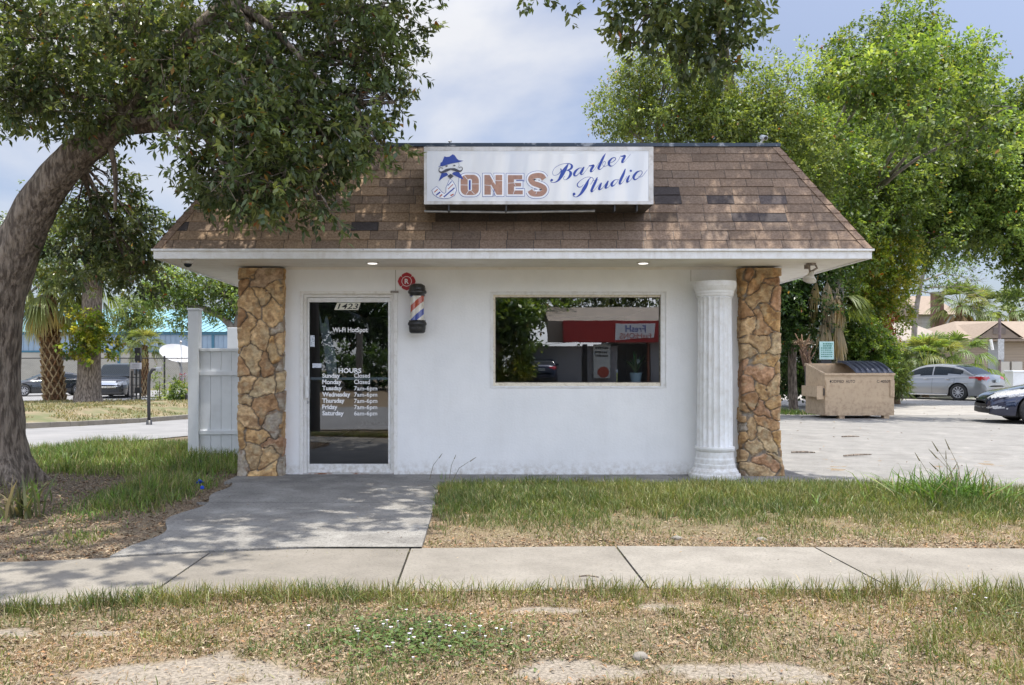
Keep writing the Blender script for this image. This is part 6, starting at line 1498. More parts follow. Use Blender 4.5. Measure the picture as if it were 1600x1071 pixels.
b = MB(); b.box(x0_, x1_, yA, yA + 9, -.1, ze); 
b.build('wall', siding('tan_siding', (.36, .29, .22)), h2)
b = MB(); zc = 0.1
while zc < ze - .05:
    b.box(x0_ - .01, x1_, yA - .014, yA - .001, zc, zc + .006); zc += .14
b.build('board_shadow_gap', pm('board_gap', (.16, .13, .10), None), h2)
b = MB(); xg0, xg1 = at(1524, 0, 46.6)[0], at(1590, 0, 46.6)[0]; zg = at(0, 503, 46.6)[2]
zr2 = at(0, 503, 51)[2]
b.add([(x0_ - .5, yA - .6, ze - .02), (x1_, yA - .6, ze - .02), (x1_, yA + 4.5, zr2 + .05), (x0_ + 2.2, yA + 4.5, zr2 + .05), (x0_ - .5, yA + 9.4, ze - .02), (x1_, yA + 9.4, ze - .02), (x0_ - .5, yA - .6, ze - .14), (x1_, yA - .6, ze - .14)], [(0, 1, 2, 3), (3, 2, 5, 4), (0, 3, 4), (6, 7, 1, 0), (6, 0, 4)])
b.add([(xg0 - .2, yA - .7, ze + .0), (xg1 + .2, yA - .7, ze), ((xg0 + xg1) / 2, yA - .7, zg), ((xg0 + xg1) / 2, yA + 4, zg), (xg0 - .2, yA + 1, ze + .3), (xg1 + .2, yA + 1, ze + .3)], [(0, 2, 3, 4), (2, 1, 5, 3)])
b.build('roof', M['rooftan'], h2)
b = MB(); xm = (xg0 + xg1) / 2; b.prism([(xg0, ze + .02), (xg1, ze + .02), (xm, zg - .08)], yA - .64, yA - .60)
b.build('gable', siding('brown_gable', (.22, .17, .13)), h2)
b = MB(); b.box(xm - .35, xm + .35, yA - .67, yA - .645, ze + .25, ze + .6); b.build('gable_vent', pm('vent_brown', (.15, .12, .10), (.1, .08, .07), 20, .7), h2)
b = MB(); c = at(1552, 560, 46.5); b.box(c[0], c[0] + .9, yA - .02, yA - .002, -.1, ze - .15); b.build('grey_wall_panel', siding('grey_panel', (.33, .34, .35)), h2)
for xx in (1573, 1593): 
    c = at(xx, 575, 46.6); b = MB(); b.box(c[0] - .3, c[0] + .3, yA - .2, yA - .02, c[2] - .75, c[2] + .75 - .4, .02); b.build('meter_box', pm('box_beige', (.5, .47, .42), None), h2)
ch = thing('brick_chimney', 'brown brick chimney standing above the grey roof', 'chimney', at(1468, 605, 58))
c0, c1 = at(1461, 0, 58), at(1475, 0, 58); b = MB(); b.box(c0[0], c1[0], CY + 58, CY + 58.6, -.1, at(0, 459, 58)[2]); b.build('stack', pm('brown_brick', (.22, .12, .09), (.14, .085, .07), 12, .9, stretch=(1, 1, 3)), ch)
b = MB(); b.box(c0[0] - .04, c1[0] + .04, CY + 57.96, CY + 58.64, at(0, 459, 58)[2] + .001, at(0, 456, 58)[2]); b.build('chimney_cap', M['concrete'], ch)
h3 = thing('tan_roof_house', 'house far behind with a pale tan roof half hidden by trees beside the brick chimney', 'house', at(1450, 605, 66))
b = MB(); a_, c_ = at(1440, 0, 66)[0], at(1490, 0, 66)[0]; b.box(a_, c_, CY + 66, CY + 72, -.1, at(0, 492, 66)[2]); b.build('wall', bpy.data.materials['grey_siding'], h3)
b = MB(); b.add([(a_ - .4, CY + 65.6, at(0, 492, 66)[2]), (c_ + .4, CY + 65.6, at(0, 492, 66)[2]), (c_, CY + 69, at(0, 463, 69)[2]), (a_, CY + 69, at(0, 463, 69)[2]), (c_ + .4, CY + 72.4, at(0, 492, 66)[2]), (a_ - .4, CY + 72.4, at(0, 492, 66)[2])], [(0, 1, 2, 3), (3, 2, 4, 5), (0, 3, 5), (1, 4, 2)]); b.build('roof', M['rooftan'], h3)
up_ = thing('service_pole', 'thin brown pole with a grey meter in front of the tan house', 'pole', at(1562, 610, 44))
b = MB(); b.tube([at(1562, 612, 44), at(1562, 498, 44)], .07, 10); b.build('pole_shaft', pm('brown_pole', (.14, .10, .11), (.2, .16, .15), 6, .8), up_)
b = MB(); c = at(1562, 545, 43.9); b.box(c[0] - .17, c[0] + .17, c[1] - .12, c[1] - .08, c[2] - .6, c[2] + .5, .02); b.build('meter', M['steel'], up_)
b = MB(); b.tube([at(1548, 531, 43.6), at(1551, 547, 43.6)], .07, 10); b.build('pole_lamp', M['white'], up_)
wb = thing('white_bin', "white lidded bin standing between the silver car and the tan house", 'bin', at(1594, 612, 38))
c = at(1594, 612, 38); b = MB(); b.box(c[0] - .33, c[0] + .5, c[1], c[1] + .6, .06, 1.1, .03); b.build('bin_body', M['vinyl'], wb)
b = MB(); b.box(c[0] - .37, c[0] + .54, c[1] - .04, c[1] + .64, 1.101, 1.2, .03); b.build('bin_lid', M['vinyl'], wb)
b = MB(); b.tube([(c[0] - .2, c[1] + .55, .06), (c[0] + .4, c[1] + .55, .06)], .06, 10); b.build('bin_wheel', M['tyre'], wb)
pw_ = thing('power_line', 'black overhead power line crossing the sky at the right', 'cable', at(1500, 455, 60))
b = MB(); a_, c_ = Vector(at(1390, 436, 62)), Vector(at(1760, 476, 56)); b.tube([a_.lerp(c_, k / 12) - Vector((0, 0, .35 * math.sin(math.pi * k / 12))) for k in range(13)], .022, 5); b.build('cable', M['black'], pw_)

# ------------------------------------------------------------------ left: metal building, chain-link fence, gate gear
mbz = thing('metal_building', 'long warehouse with teal metal roof, pale blue metal upper wall and beige block lower wall', 'building', at(150, 606, 66))
d = 66; xa, xb = at(-260, 0, d)[0], at(420, 0, d)[0]; yA = CY + d; ze = at(0, 519, d)[2]; zm = at(0, 549, d)[2]; g0 = -.35; zR = at(0, 484, 78)[2]
b = MB(); b.box(xa, xb, yA, yA + 30, g0, zm); b.build('block_wall', pm('beige_block', (.40, .37, .32), (.34, .32, .28), .8, .9, stretch=(1, 1, 3)), mbz)
b = MB(); x = xa
while x < xb: b.box(x, x + .36, yA + .02, yA + .3, zm + .001, ze - .001); b.box(x + .361, x + .42, yA - .02, yA + .3, zm + .001, ze - .001); x += .421
b.build('metal_wall', pm('pale_blue_metal', (.25, .33, .41), (.22, .29, .37), 1, .5, metal=.1), mbz)
b = MB(); b.box(xa, xb, yA - .1, yA - .021, ze - .22, ze); b.box(xa, xb, yA - .04, yA - .021, zm - .1, zm + .05)
for xx in (185, 332, 204 + 330): c = at(xx, 0, d - .1); b.box(c[0] - .1, c[0] + .12, yA - .045, yA - .0215, g0, ze - .221)
b.build('teal_trim', pm('teal_trim_paint', (.03, .13, .20), None, rough=.4), mbz)
b = MB(); x = xa; rs = random.Random(1)
while x < xb:
    for (a_, c_, h_) in ((0, .48, 0), (.481, .56, .06)):
        b.add([(x + a_, yA - .25, ze + h_), (x + c_, yA - .25, ze + h_), (x + c_, yA + 12, zR + h_), (x + a_, yA + 12, zR + h_), (x + c_, yA + 30, ze + h_), (x + a_, yA + 30, ze + h_)], [(0, 1, 2, 3), (3, 2, 4, 5)])
    x += .562
b.build('metal_roof', pm('teal_metal_roof', (.17, .36, .42), (.22, .42, .48), .6, .4, metal=.2), mbz)
for (x1, x2, y1, y2) in ((262, 340, 553, 563), (95, 130, 553, 562), (338, 372, 553, 590)):
    b = MB(); p, q = at(x1, y2, d - .2), at(x2, y1, d - .2); b.box(p[0], q[0], yA - .05, yA - .004, p[2], q[2]); b.build('window', M['carglass'], mbz)

cf = thing('chain_link_fence', 'chain-link fence with black posts round the left car park', 'fence', (-15, 22.6, float(mound(-15, 22.6))))
fy = 22.6; xa, xb = -27.0, -9.8; zt, zb = at(0, 560, 32.6)[2], -.12
b = MB(); s_ = .085; hgt = zt - zb; x = xa - hgt
while x < xb:
    for dr_ in (1, -1):
        u0, u1 = x, x + hgt
        z0_, z1_ = (zb, zt) if dr_ == 1 else (zt, zb)
        if u0 < xa: z0_ = z0_ + (z1_ - z0_) * (xa - u0) / hgt; u0 = xa
        if u1 > xb: z1_ = z1_ - (z1_ - z0_) * (u1 - xb) / (u1 - u0 + 1e-9) ; u1 = xb
        if u1 > u0:
            y0_ = fy + .004 * dr_; w_ = .0014
            b.quad((u0, y0_, z0_ - w_), (u1, y0_, z1_ - w_), (u1, y0_, z1_ + w_), (u0, y0_, z0_ + w_))
    x += s_
b.build('wire_mesh', pm('grey_wire', (.06, .06, .06), None, rough=.6), cf)
for xx in (-60, 20, 253, 257 + 240 * 0, 257):
    pass
for xx, lean in ((12, 0), (252, 0), (258, 0)):
    pass
for (xx, x2) in ((10, 10), (104, 93), (257, 257), (-60, -60)):
    p, q = at(xx, 637, 32.6), at(x2, 558, 32.6); b = MB(); b.tube([(p[0], fy, -.25), (q[0], fy, q[2])], .035, 10); b.lathe([(.04, q[2]), (.04, q[2] + .03), (.01, q[2] + .05)], (q[0], fy, 0), 10); b.build('fence_post', M['black'], cf)
b = MB(); b.tube([(xa, fy, zt), (xb, fy, zt)], .02, 8); b.build('top_rail', M['black'], cf)
b = MB(); b.tube([(at(222, 0, 32.6)[0], fy, .15), (xb, fy, .15)], .02, 8); b.build('middle_rail', M['black'], cf)

gt = thing('gate_operator', 'black gate operator posts with gears standing behind the small white sign', 'gate', at(216, 636, 31.5))
A = lambda x, y, dd=31.5: at(x, y, dd)
b = MB()
for xx in (206, 213, 219): b.tube([A(xx, 640), A(xx, 580 if xx == 206 else 546)], .035, 8)
b.build('gate_post', M['black'], gt)
b = MB()
for yy in (590, 602, 613, 622, 632): b.bar(A(204, yy), A(222, yy), .03)
b.build('gate_rail', M['black'], gt)
for yy in (548, 560, 610, 628): b = MB(); p = A(216, yy); b.obox(p, (.22, .16, .22), (0, 0, 0), .02); b.build('gate_motor', M['black'], gt)
sg = thing('small_sign', 'small blank-looking white sign on the black gate posts', 'sign', A(212, 572, 31.2))
b = MB(); p, q = A(203.5, 577, 31.2), A(221, 567, 31.2); b.box(p[0], q[0], p[1], p[1] + .02, p[2], q[2], .004); b.build('sign_panel', pm('lavender_white', (.68, .66, .72), (.6, .6, .64), 30, .5), sg)
b = MB()
for yy in (569.5, 572, 574.5): b.bar(A(206, yy, 31.18), A(218, yy, 31.18), .015, .004)
b.build('faded_print', M['greyink'], sg)
gp = thing('gooseneck_post', 'bent black gooseneck post with a small lamp head standing by the kerb', 'post', A(233, 664, 22))
B_ = lambda x, y: at(x, y, 22.6)
b = MB(); b.smooth = True; b.tube([B_(233, 664), B_(232.5, 640), B_(232.5, 600), B_(233.5, 585), B_(238, 578), B_(245, 576.5)], .045, 12); b.build('bent_pipe', M['black'], gp)
b = MB(); b.smooth = True; b.lathe([(.12, 0), (.09, .05), (.07, .25)], (B_(233, 0)[0], B_(233, 0)[1], B_(0, 668)[2] - .05), 14); b.build('post_base', M['black'], gp)
b = MB(); p = B_(249, 577); b.obox(p, (.16, .12, .12), (0, 0, 0), .02); b.lathe([(.05, -.07), (.06, -.02)], (p[0], p[1] - .02, p[2]), 12); b.build('lamp_head', M['steel'], gp)
ds = thing('satellite_dish', 'big white satellite dish on a post behind the chain-link fence', 'dish', at(283, 612, 37))
c = Vector(at(277, 560, 37)); ax = Vector((.35, -.45, .85)).normalized(); b = MB(); b.smooth = True; q = ax.to_track_quat('Z', 'Y').to_matrix(); P = []
vs = []; n = 36
for i in range(9):
    r = .82 * i / 8
    for k in range(n): a = 2 * math.pi * k / n; vs.append(c + q @ Vector((r * math.cos(a), r * .92 * math.sin(a), .28 * (r / .82) ** 2)))
b.add(vs, [(i * n + k, i * n + (k + 1) % n, (i + 1) * n + (k + 1) % n, (i + 1) * n + k) for i in range(8) for k in range(n)]); b.build('dish', pm('grey_white_dish', (.42, .43, .44), (.36, .36, .37), 3, .6), ds)
b = MB(); b.tube([at(284, 618, 37), at(283, 575, 37), c - ax * .02], .06, 10); b.build('dish_post', M['steel'], ds)
b = MB(); b.tube([c + ax * .1 + q @ Vector((0, -.7, 0)), c + ax * .85], .015, 6); b.obox(c + ax * .85, (.08, .08, .12), q, .01); b.build('feed_arm', M['steel'], ds)
b = MB(); 
for k in range(8): p = at(278 + k * 1.6, 600 - (k % 4) * 5, 36.9); b.obox(p, (.12, .05, .1), (0, k, k))
b.build('red_white_bracket', pm('red_white_scrap', (.5, .12, .1), (.5, .5, .55), 14, .7, lo=.48, hi=.52), ds)
shrub('spiky young yucca below the satellite dish', at(280, 640, 31.5), [pblob(280, 612, 31.5, 8, 8, .25)], 60, (.34, .05), 65, 'bright', name='yucca', cat='plant', stems=2, tw=.3)
shrub('thin straggly bush against the fence left of the dish', at(250, 640, 31.8), [pblob(249, 595, 31.8, 7, 22, .3), pblob(252, 620, 31.8, 8, 12, .3)], 90, (.10, .04), 67, 'pale', name='bush', cat='plant', stems=4, tw=.25)
bd = thing('bollard', 'short black bollard by the white fence post', 'bollard', at(294, 636, 31)); b = MB(); p = at(294, 640, 31); b.lathe([(.11, -.1), (.11, .55), (.07, .6)], (p[0], p[1], p[2]), 16); b.build('bollard_body', M['black'], bd)

# ------------------------------------------------------------------ across the street (seen mirrored in the glass)
dv = 46.0; VY = -(dv - 10.0)
def rf(x, y, dv_=dv): return ((x - 745) * dv_ / F, -(dv_ - 10.0), H - (y - 575) * dv_ / F)
fsh = thing('fashion_shop', 'grey shop across the street with wide red fascia and brown roof, mirrored in the window', 'shop', rf(950, 600))
g1 = .42
xl = rf(818, 0)[0]; xr_ = rf(1130, 0)[0]; zf0, zf1 = rf(0, 535)[2], rf(0, 501)[2]
b = MB(); b.box(xl, rf(968, 0)[0], VY - 8, VY - .5, g1 - .3, rf(0, 541)[2]); b.box(rf(1020, 0)[0], xr_, VY - 8, VY - .5, g1 - .3, zf0 + .1); b.box(rf(968, 0)[0] + .001, rf(1020, 0)[0] - .001, VY - 8, VY - 3, g1 - .3, zf0 + .1); b.box(rf(968, 0)[0] + .001, rf(1020, 0)[0] - .001, VY - 2.99, VY - .5, zf0 - .05, zf0 + .1)
b.build('wall', pm('grey_stucco', (.34, .35, .37), (.3, .31, .33), 2, .9), fsh)
b = MB(); b.box(rf(880, 0)[0], xr_, VY - .49, VY + .1, zf0, zf1); b.build('red_fascia', pm('red_fascia_paint', (.42, .035, .03), (.36, .03, .03), 2, .5), fsh)
b = MB(); b.add([(rf(857, 0)[0], VY - .3, rf(0, 529)[2]), (xr_, VY - .3, zf1 + .01), (xr_, VY - 5, rf(0, 470)[2]), (rf(860, 0)[0], VY - 5, rf(0, 470)[2]), (rf(857, 0)[0], VY - .3, zf1 + .01)], [(0, 4, 3), (4, 1, 2, 3)]); b.box(rf(857, 0)[0], rf(880, 0)[0] - .01, VY - .45, VY - .3, rf(0, 535)[2], zf1); b.build('roof', pm('brown_roll_roof', (.30, .25, .20), (.22, .19, .16), 1.5, .9), fsh)
b = MB(); b.add([(xl - .6, VY + .2, rf(0, 546)[2]), (rf(885, 0)[0], VY + .2, rf(0, 535)[2]), (rf(885, 0)[0], VY - 1, rf(0, 535)[2]), (xl - .6, VY - 1, rf(0, 546)[2])], [(0, 1, 2, 3)]); b.build('lean_to_roof', M['concrete'], fsh)
b = MB(); b.box(rf(912, 0)[0], rf(920, 0)[0], VY - .49, VY - .45, g1, rf(0, 538)[2]); b.build('door', M['black'], fsh)
b = MB(); b.box(rf(1014, 0)[0], rf(1017, 0)[0], VY - .5, VY - .3, g1, zf0); b.build('brown_post', pm('brown_post_paint', (.2, .08, .05), None), fsh)
bn = thing('shop_banner', 'white banner with blue and red hand lettering on the red fascia across the street', 'banner', rf(990, 520))
b = MB(); P = [rf(961.5, 531), rf(1022, 528), rf(1024, 505), rf(962, 505.5)]
b.add([(p[0], VY + .13, p[2]) for p in P] + [(p[0], VY + .11, p[2]) for p in P], [(0, 1, 2, 3), (7, 6, 5, 4), (0, 4, 5, 1), (1, 5, 6, 2), (2, 6, 7, 3), (3, 7, 4, 0)]); b.build('banner_cloth', pm('white_cloth', (.75, .76, .78), None), bn)
b = MB(); textmb('FresH', rf(1009, 0)[0], rf(977, 0)[0], rf(0, 519)[2], rf(0, 508)[2], VY + .132, .01, mb=b, face=1); b.build('blue_lettering', M['blueink'], bn)
b = MB(); textmb('FasHiONS', rf(1018, 0)[0], rf(968, 0)[0], rf(0, 529.5)[2], rf(0, 520.5)[2], VY + .132, .01, mb=b, face=1); b.build('red_lettering', M['redink'], bn)
sb = thing('sandwich_board', "tall white lettered board with dark red oval under the red fascia across the street", 'sign', rf(942, 590))
b = MB(); b.box(rf(929, 0)[0], rf(955, 0)[0], VY - .3, VY - .26, rf(0, 592)[2], rf(0, 538)[2]); b.build('board', pm('white_board', (.6, .64, .62), (.5, .55, .55), 4, .7), sb)
b = MB(); rs = random.Random(6)
for (yy, h_) in ((544, 3), (551, 2.6), (556, 2.6)):
    x = 932
    while x < 950: w_ = rs.uniform(1.2, 3); p, q = rf(x, yy + h_ / 2), rf(x + w_, yy - h_ / 2); b.box(p[0], q[0], VY - .258, VY - .25, p[2], q[2]); x += w_ + .8
b.build('faded_print', M['ink'], sb)
b = MB(); c = rf(944, 582); b.lathe([(.01, VY - .258), (.33, VY - .256), (.32, VY - .25)], (c[0], 0, c[2]), 24, 'Y'); b.build('red_oval', M['redink'], sb)
place('dark hatch-tailed car parked across the street, mirrored in the window', 4.6, 0, (846.5 - 745) * 43.5 / F, -33.4, (.05, -1), navy, z=g1 + .02, seed=5, L=4.5, W=1.8, Ht=1.42)
pole_c = rf(496, 0, 17.6)
wp = thing('utility_pole', 'dark wooden utility pole on the verge, mirrored in the door glass', 'pole', (pole_c[0], -6.9, 0))
b = MB(); b.tube([(pole_c[0], -6.9, -.2), (pole_c[0] - .02, -6.9, 4), (pole_c[0] - .06, -6.9, 9)], [.17, .15, .12], 16); b.build('pole_shaft', pm('dark_wood', (.06, .05, .042), (.035, .03, .027), 8, .9, stretch=(1, 1, .2), bump=.5), wp)
b = MB(); b.tube([(pole_c[0] - 2.5, -6.9, 8.4), (pole_c[0] + 2.4, -6.9, 8.4)], .06, 8); b.build('crossarm', bpy.data.materials['dark_wood'], wp)
cp = thing('concrete_post', 'slim pale concrete post beyond the street, mirrored in the door glass', 'post', (rf(561, 0, 32)[0], -22, .2))
b = MB(); p = rf(561, 0, 32); b.box(p[0] - .11, p[0] + .11, -22.1, -21.9, 0, rf(0, 515, 32)[2], .01); b.build('post_shaft', M['concrete'], cp)
XT = [('dense tree across the street, left of the red fascia', 1.0, -31, 3.4, 1.6, 'shrub', 1000), ('tall tree across the street opposite the door', -8, -31, 4.2, 4.0, 'dark', 1500), ('tree across the street behind the left end of the brown roof', 1.0, -42, 5.0, 4.4, 'shrub', 1500),
 ('broad tree behind the middle of the red-fascia shop roof', 9, -49, 6.4, 5.2, 'oak', 1700), ('far tree behind the right end of the red-fascia shop', 19, -49, 6.4, 5.4, 'dark', 1500), ('leafy street tree across the street far from the shops', -18, -32, 4.8, 5.2, 'oak', 1500), ('dark tree across the street between the hedge and the shop', -4, -36, 5.2, 4.6, 'dark', 1700), ('tall tree farther back behind the low hedge', -11, -40, 6.6, 5.5, 'dark', 1700)]
for k, (label, x, y, zc, rr2, pal_, nt_) in enumerate(XT):
    bl_ = []; rs = random.Random(k + 50)
    for q in range(12): bl_.append((x + rs.uniform(-.7, .7) * rr2, y + rs.uniform(-.5, .5) * rr2, zc + rs.uniform(-.8, .8) * rr2 * .8, rr2 * .5, rr2 * .5, rr2 * .38))
    tree(label, (x, y, .4), [[(x, y, .2, .22), (x + .1, y, zc * .6, .16), (x, y, zc, .1)]], bl_, nt_, (.28, .16), 8, 90 + k, pal_, tw=.5, src0=1, lr=.1)
shrub("yellow-green bushes by the kerb across the street beside the parked car", (1.9, -31, .4), [(1.6, -31, 1.0, 1.2, 1, .9), (2.3, -31.4, 1.3, .6, .8, .8), (.6, -31, .9, .9, .8, .7)], 420, (.3, .08), 98, 'yellow')
shrub('low dark hedge across the street opposite the door', (-7, -24.5, .4), [(-9, -25, 1.1, 2, 1, 1.0), (-6, -25, 1.2, 2, 1, 1.1), (-3.5, -25, 1.0, 1.6, 1, .9), (-12, -25, 1.2, 2, 1, 1.0)], 1100, (.2, .12), 99, 'dark')
# ------------------------------------------------------------------ grass, weeds, leaf litter
def blades(xy, h, z, rs, wid=.005, lean=.45, cols=None, dry=None, curve=.5, fac=None):
    """tapered three-joint blades; xy (n,2), h (n,), z (n,)"""
    n = len(xy); a = rs.uniform(0, 2 * math.pi, n); ln = np.abs(rs.normal(0, lean, n)) + .05
    dx, dy = np.cos(a), np.sin(a); fa = rs.uniform(0, math.pi, n); sx_, sy_ = np.cos(fa), np.sin(fa)
    w_ = wid * rs.uniform(.6, 1.4, n)
    V = np.empty((n, 7, 3)); o = np.stack([xy[:, 0], xy[:, 1], z], 1)
    for k, (t, ws) in enumerate(((0, .8), (.4, 1.0), (.75, .65))):
        off = ln * h * (t ** (1 + curve)); p = o + np.stack([dx * off, dy * off, h * t * (1 - .18 * ln * t)], 1); s = np.stack([sx_ * w_ * ws / 2, sy_ * w_ * ws / 2, np.zeros(n)], 1)
        V[:, 2 * k] = p - s; V[:, 2 * k + 1] = p + s
    off = ln * h; V[:, 6] = o + np.stack([dx * off, dy * off, h * (1 - .28 * np.minimum(ln, 1.6))], 1)
    b = (np.arange(n) * 7)[:, None]; F4 = np.concatenate([b + np.array([[0, 1, 3, 2]]), b + np.array([[2, 3, 5, 4]]), b + np.array([[4, 5, 6, 6]])], 0)
    F3 = np.concatenate([b + np.array([[0, 1, 3]]), b + np.array([[0, 3, 2]]), b + np.array([[2, 3, 5]]), b + np.array([[2, 5, 4]]), b + np.array([[4, 5, 6]])], 0)
    C = cols[rs.randint(0, len(cols), n)] * rs.uniform(.65, 1.3, (n, 1)); pn = fbm(xy[:, 0] * 1.3, xy[:, 1] * 1.3, 77)[:, None]; pn2 = fbm(xy[:, 0] * 5, xy[:, 1] * 5, 78)[:, None]; C = C * (.62 + .8 * pn2); C = C + (C * np.array([.45, .22, .3])) * smooth01((pn - .45) / .2)
    if dry is not None:
        m = rs.uniform(0, 1, n) < dry; C[m] = np.array([(.36, .29, .15), (.30, .25, .12), (.42, .35, .20)])[rs.randint(0, 3, m.sum())] * rs.uniform(.8, 1.1, (m.sum(), 1))
    C = np.repeat(C[:, None, :], 7, 1) * np.array([.75, .75, .95, .95, 1.1, 1.1, 1.2])[None, :, None] if False else np.repeat(C[:, None, :], 7, 1)
    return V.reshape(-1, 3), F3, C.reshape(-1, 3)
GREEN = np.array([(.115, .165, .036), (.095, .145, .03), (.15, .20, .05), (.07, .115, .026), (.19, .23, .07)])
LUSH = np.array([(.10, .20, .03), (.13, .24, .036), (.075, .15, .024), (.16, .27, .05)])
OLIVE = np.array([(.13, .155, .05), (.17, .18, .07), (.10, .13, .04), (.21, .20, .09)])
rs = np.random.RandomState(8)
def scatter(n, x0, x1, y0, y1, dens, seed):
    r = np.random.RandomState(seed); x = r.uniform(x0, x1, n); y = r.uniform(y0, y1, n); k = r.uniform(0, 1, n) < dens(x, y); return np.stack([x[k], y[k]], 1)
def zground(p): return gz_rough(p[:, 0], p[:, 1]) - .006
# 1 strip in front of the shop, right of the walk
def dens1(x, y):
    back = smooth01((y + 3.6) / 2.2); n = fbm(x * 2.3, y * 2.3, 31); n2 = fbm(x * 8, y * 8, 32)
    d = back * .95 + .34; d = d * smooth01((n * .6 + n2 * .5 - .30 - .16 * (1 - back)) / .16)
    lot = -0.95 - 0.35 * (x - 4) + .1; d = d * np.where(x > 3.95, smooth01((np.maximum(lot, -2.2) - y + .15) / .2), 1)
    return d * smooth01((-.80 - y + .1 * (n2 - .5)) / .14) * smooth01((y - swY0(x) - .03) / .12) * smooth01((x + .38 + .06 * np.sin(y * 9)) / .05)
p = scatter(150000, -.45, 8.0, -4.05, -.6, dens1, 1)
h = .05 + .085 * smooth01((p[:, 1] + 3.7) / 1.9) * (.55 + .9 * fbm(p[:, 0] * 2, p[:, 1] * 2, 33)); h *= rs.uniform(.6, 1.25, len(p))
G1 = blades(p, h, zground(p), rs, .0052, .6, GREEN, .13 + 0 * p[:, 0] + .25 * (1 - smooth01((p[:, 1] + 3.8) / 1.6)))
kind(npmesh('grass', G1[0], G1[1], M['grass'], C=G1[2]), 'stuff')
# 2 yard on the left
def dens2(x, y):
    n = fbm(x * 1.1 + 3, y * 1.1, 41); n2 = fbm(x * 6, y * 6, 42)
    e = walkx(np.clip(y, -4, -.6)) - .10 - np.where(y > -.6, .05, 0)
    band = smooth01((y + .1 - .9 * (n - .5) * 2) / .7)                      # the tall strip at the back
    c1 = np.exp(-(((x + 3.35) / .42) ** 2 + ((y + 1.5) / 1.0) ** 2)) * 1.15     # clump by the walk
    c2 = np.exp(-(((x + 3.0) / .32) ** 2 + ((y + 3.6) / .28) ** 2)) * .9
    c3 = np.exp(-(((x + 4.6) / .5) ** 2 + ((y + 3.2) / .6) ** 2)) * .3
    base = .07 * smooth01((n2 - .42) / .2)
    d = np.maximum.reduce([band * (.35 + .75 * smooth01((n - .36) / .2)), c1, c2 * .8, c3 * .7, base])
    return np.clip(d * (.55 + .6 * smooth01((n2 - .38) / .2)), 0, 1) * smooth01((e - x) / .12) * smooth01((y - swY0(x) - .03) / .15) * (np.hypot(x + 5.43, y + .55) > .42)
p = scatter(150000, -8.6, -2.85, -4.6, 3.6, dens2, 2)
edge = np.interp(p[:, 1], [-7.4, 2.9, 6.4], [-9.6, -6.85, -5.8]); p = p[p[:, 0] > edge + .1]
p = p[~((p[:, 0] > -4.06) & (p[:, 1] > 1.95) & (p[:, 1] < 2.2))]
hh = .055 + .15 * smooth01((p[:, 1] + .5) / 1.0) + .17 * np.exp(-(((p[:, 0] + 3.35) / .45) ** 2 + ((p[:, 1] + 1.5) / 1.0) ** 2)); hh *= (.55 + .8 * fbm(p[:, 0] * 1.6, p[:, 1] * 1.6, 44)) * rs.uniform(.5, 1.3, len(p))
G2 = blades(p, hh, zground(p), rs, .007, .55, np.concatenate([LUSH, GREEN]), .13)
kind(npmesh('tall_grass', G2[0], G2[1], M['grass'], C=G2[2]), 'stuff')
# 3 front verge between pavement and street
def dens3(x, y):
    e = swY1(x); n = fbm(x * 1.7, y * 1.7, 51); n2 = fbm(x * 7, y * 7, 52)
    edge = np.exp(-((y - e + .10) / .12) ** 2) * (.5 + .6 * smooth01((n2 - .4) / .2)) * (.55 + .45 * smooth01((-x - .2) / .8))
    left = smooth01((-1.0 - x) / .8) * smooth01((y - e + .6) / .3) * .5
    right = smooth01((x - 1.6) / .8) * .5 * smooth01((n - .4) / .2)
    tuft = smooth01((n2 - .50) / .1) * .5 * smooth01((n - .38) / .12); mid = np.exp(-(((x + .2) / .75) ** 2 + ((y + 6.05) / .4) ** 2)) * .4
    return np.clip(np.maximum.reduce([edge, left * smooth01((n2 - .38) / .2), right, tuft * 1.2, mid, .10 + 0 * x]), 0, 1) * (1 - .93 * sandf(x, y)) * smooth01((e - .01 - y) / .03)
p = scatter(150000, -3.6, 3.6, -6.9, -5.0, dens3, 3)
hh = (.045 + .055 * np.exp(-((p[:, 1] - swY1(p[:, 0]) + .12) / .2) ** 2) + .03 * smooth01((p[:, 0] - 1.6) / .8)) * rs.uniform(.45, 1.35, len(p))
G3 = blades(p, hh, zground(p), rs, .0042, .65, np.concatenate([OLIVE, GREEN, GREEN]), .2)
kind(npmesh('verge_grass', G3[0], G3[1], M['grass'], C=G3[2]), 'stuff')
# flattened dry thatch between the living blades, and tufts in the pavement joints
p = scatter(120000, -3.6, 3.6, -6.9, -5.0, lambda x, y: (.35 + .6 * smooth01((fbm(x * 4, y * 4, 91) - .4) / .2)) * (1 - .9 * sandf(x, y)) * (y < swY1(x) - .01), 21)
q = scatter(60000, -.4, 7.5, -4.1, -.9, lambda x, y: (.15 + .75 * smooth01((-2.2 - y) / 1.2)) * (y > swY0(x) + .02) * np.where(x > 3.95, y < -1.4, 1), 22)
p = np.concatenate([p, q]); STRAW = np.array([(.33, .27, .15), (.27, .21, .12), (.38, .32, .20), (.22, .19, .09), (.20, .20, .08)])
Gt = blades(p, rs.uniform(.008, .03, len(p)), zground(p) + .004, rs, .0035, 1.9, STRAW)
kind(npmesh('dry_thatch', Gt[0], Gt[1], M['grass'], C=Gt[2]), 'stuff')
jt = np.concatenate([np.stack([np.full(60, j) + rs.normal(0, .004, 60), rs.uniform(swY1(np.array(j)), swY0(np.array(j)), 60) ], 1) for j in JX[3:9]]); jt = jt[fbm(jt[:, 0] * 9, jt[:, 1] * 6, 93) > .52]
jt = np.concatenate([jt, np.stack([rs.uniform(-2.4, -.4, 160), swY0(rs.uniform(-2.4, -.4, 160)) + .006], 1)])
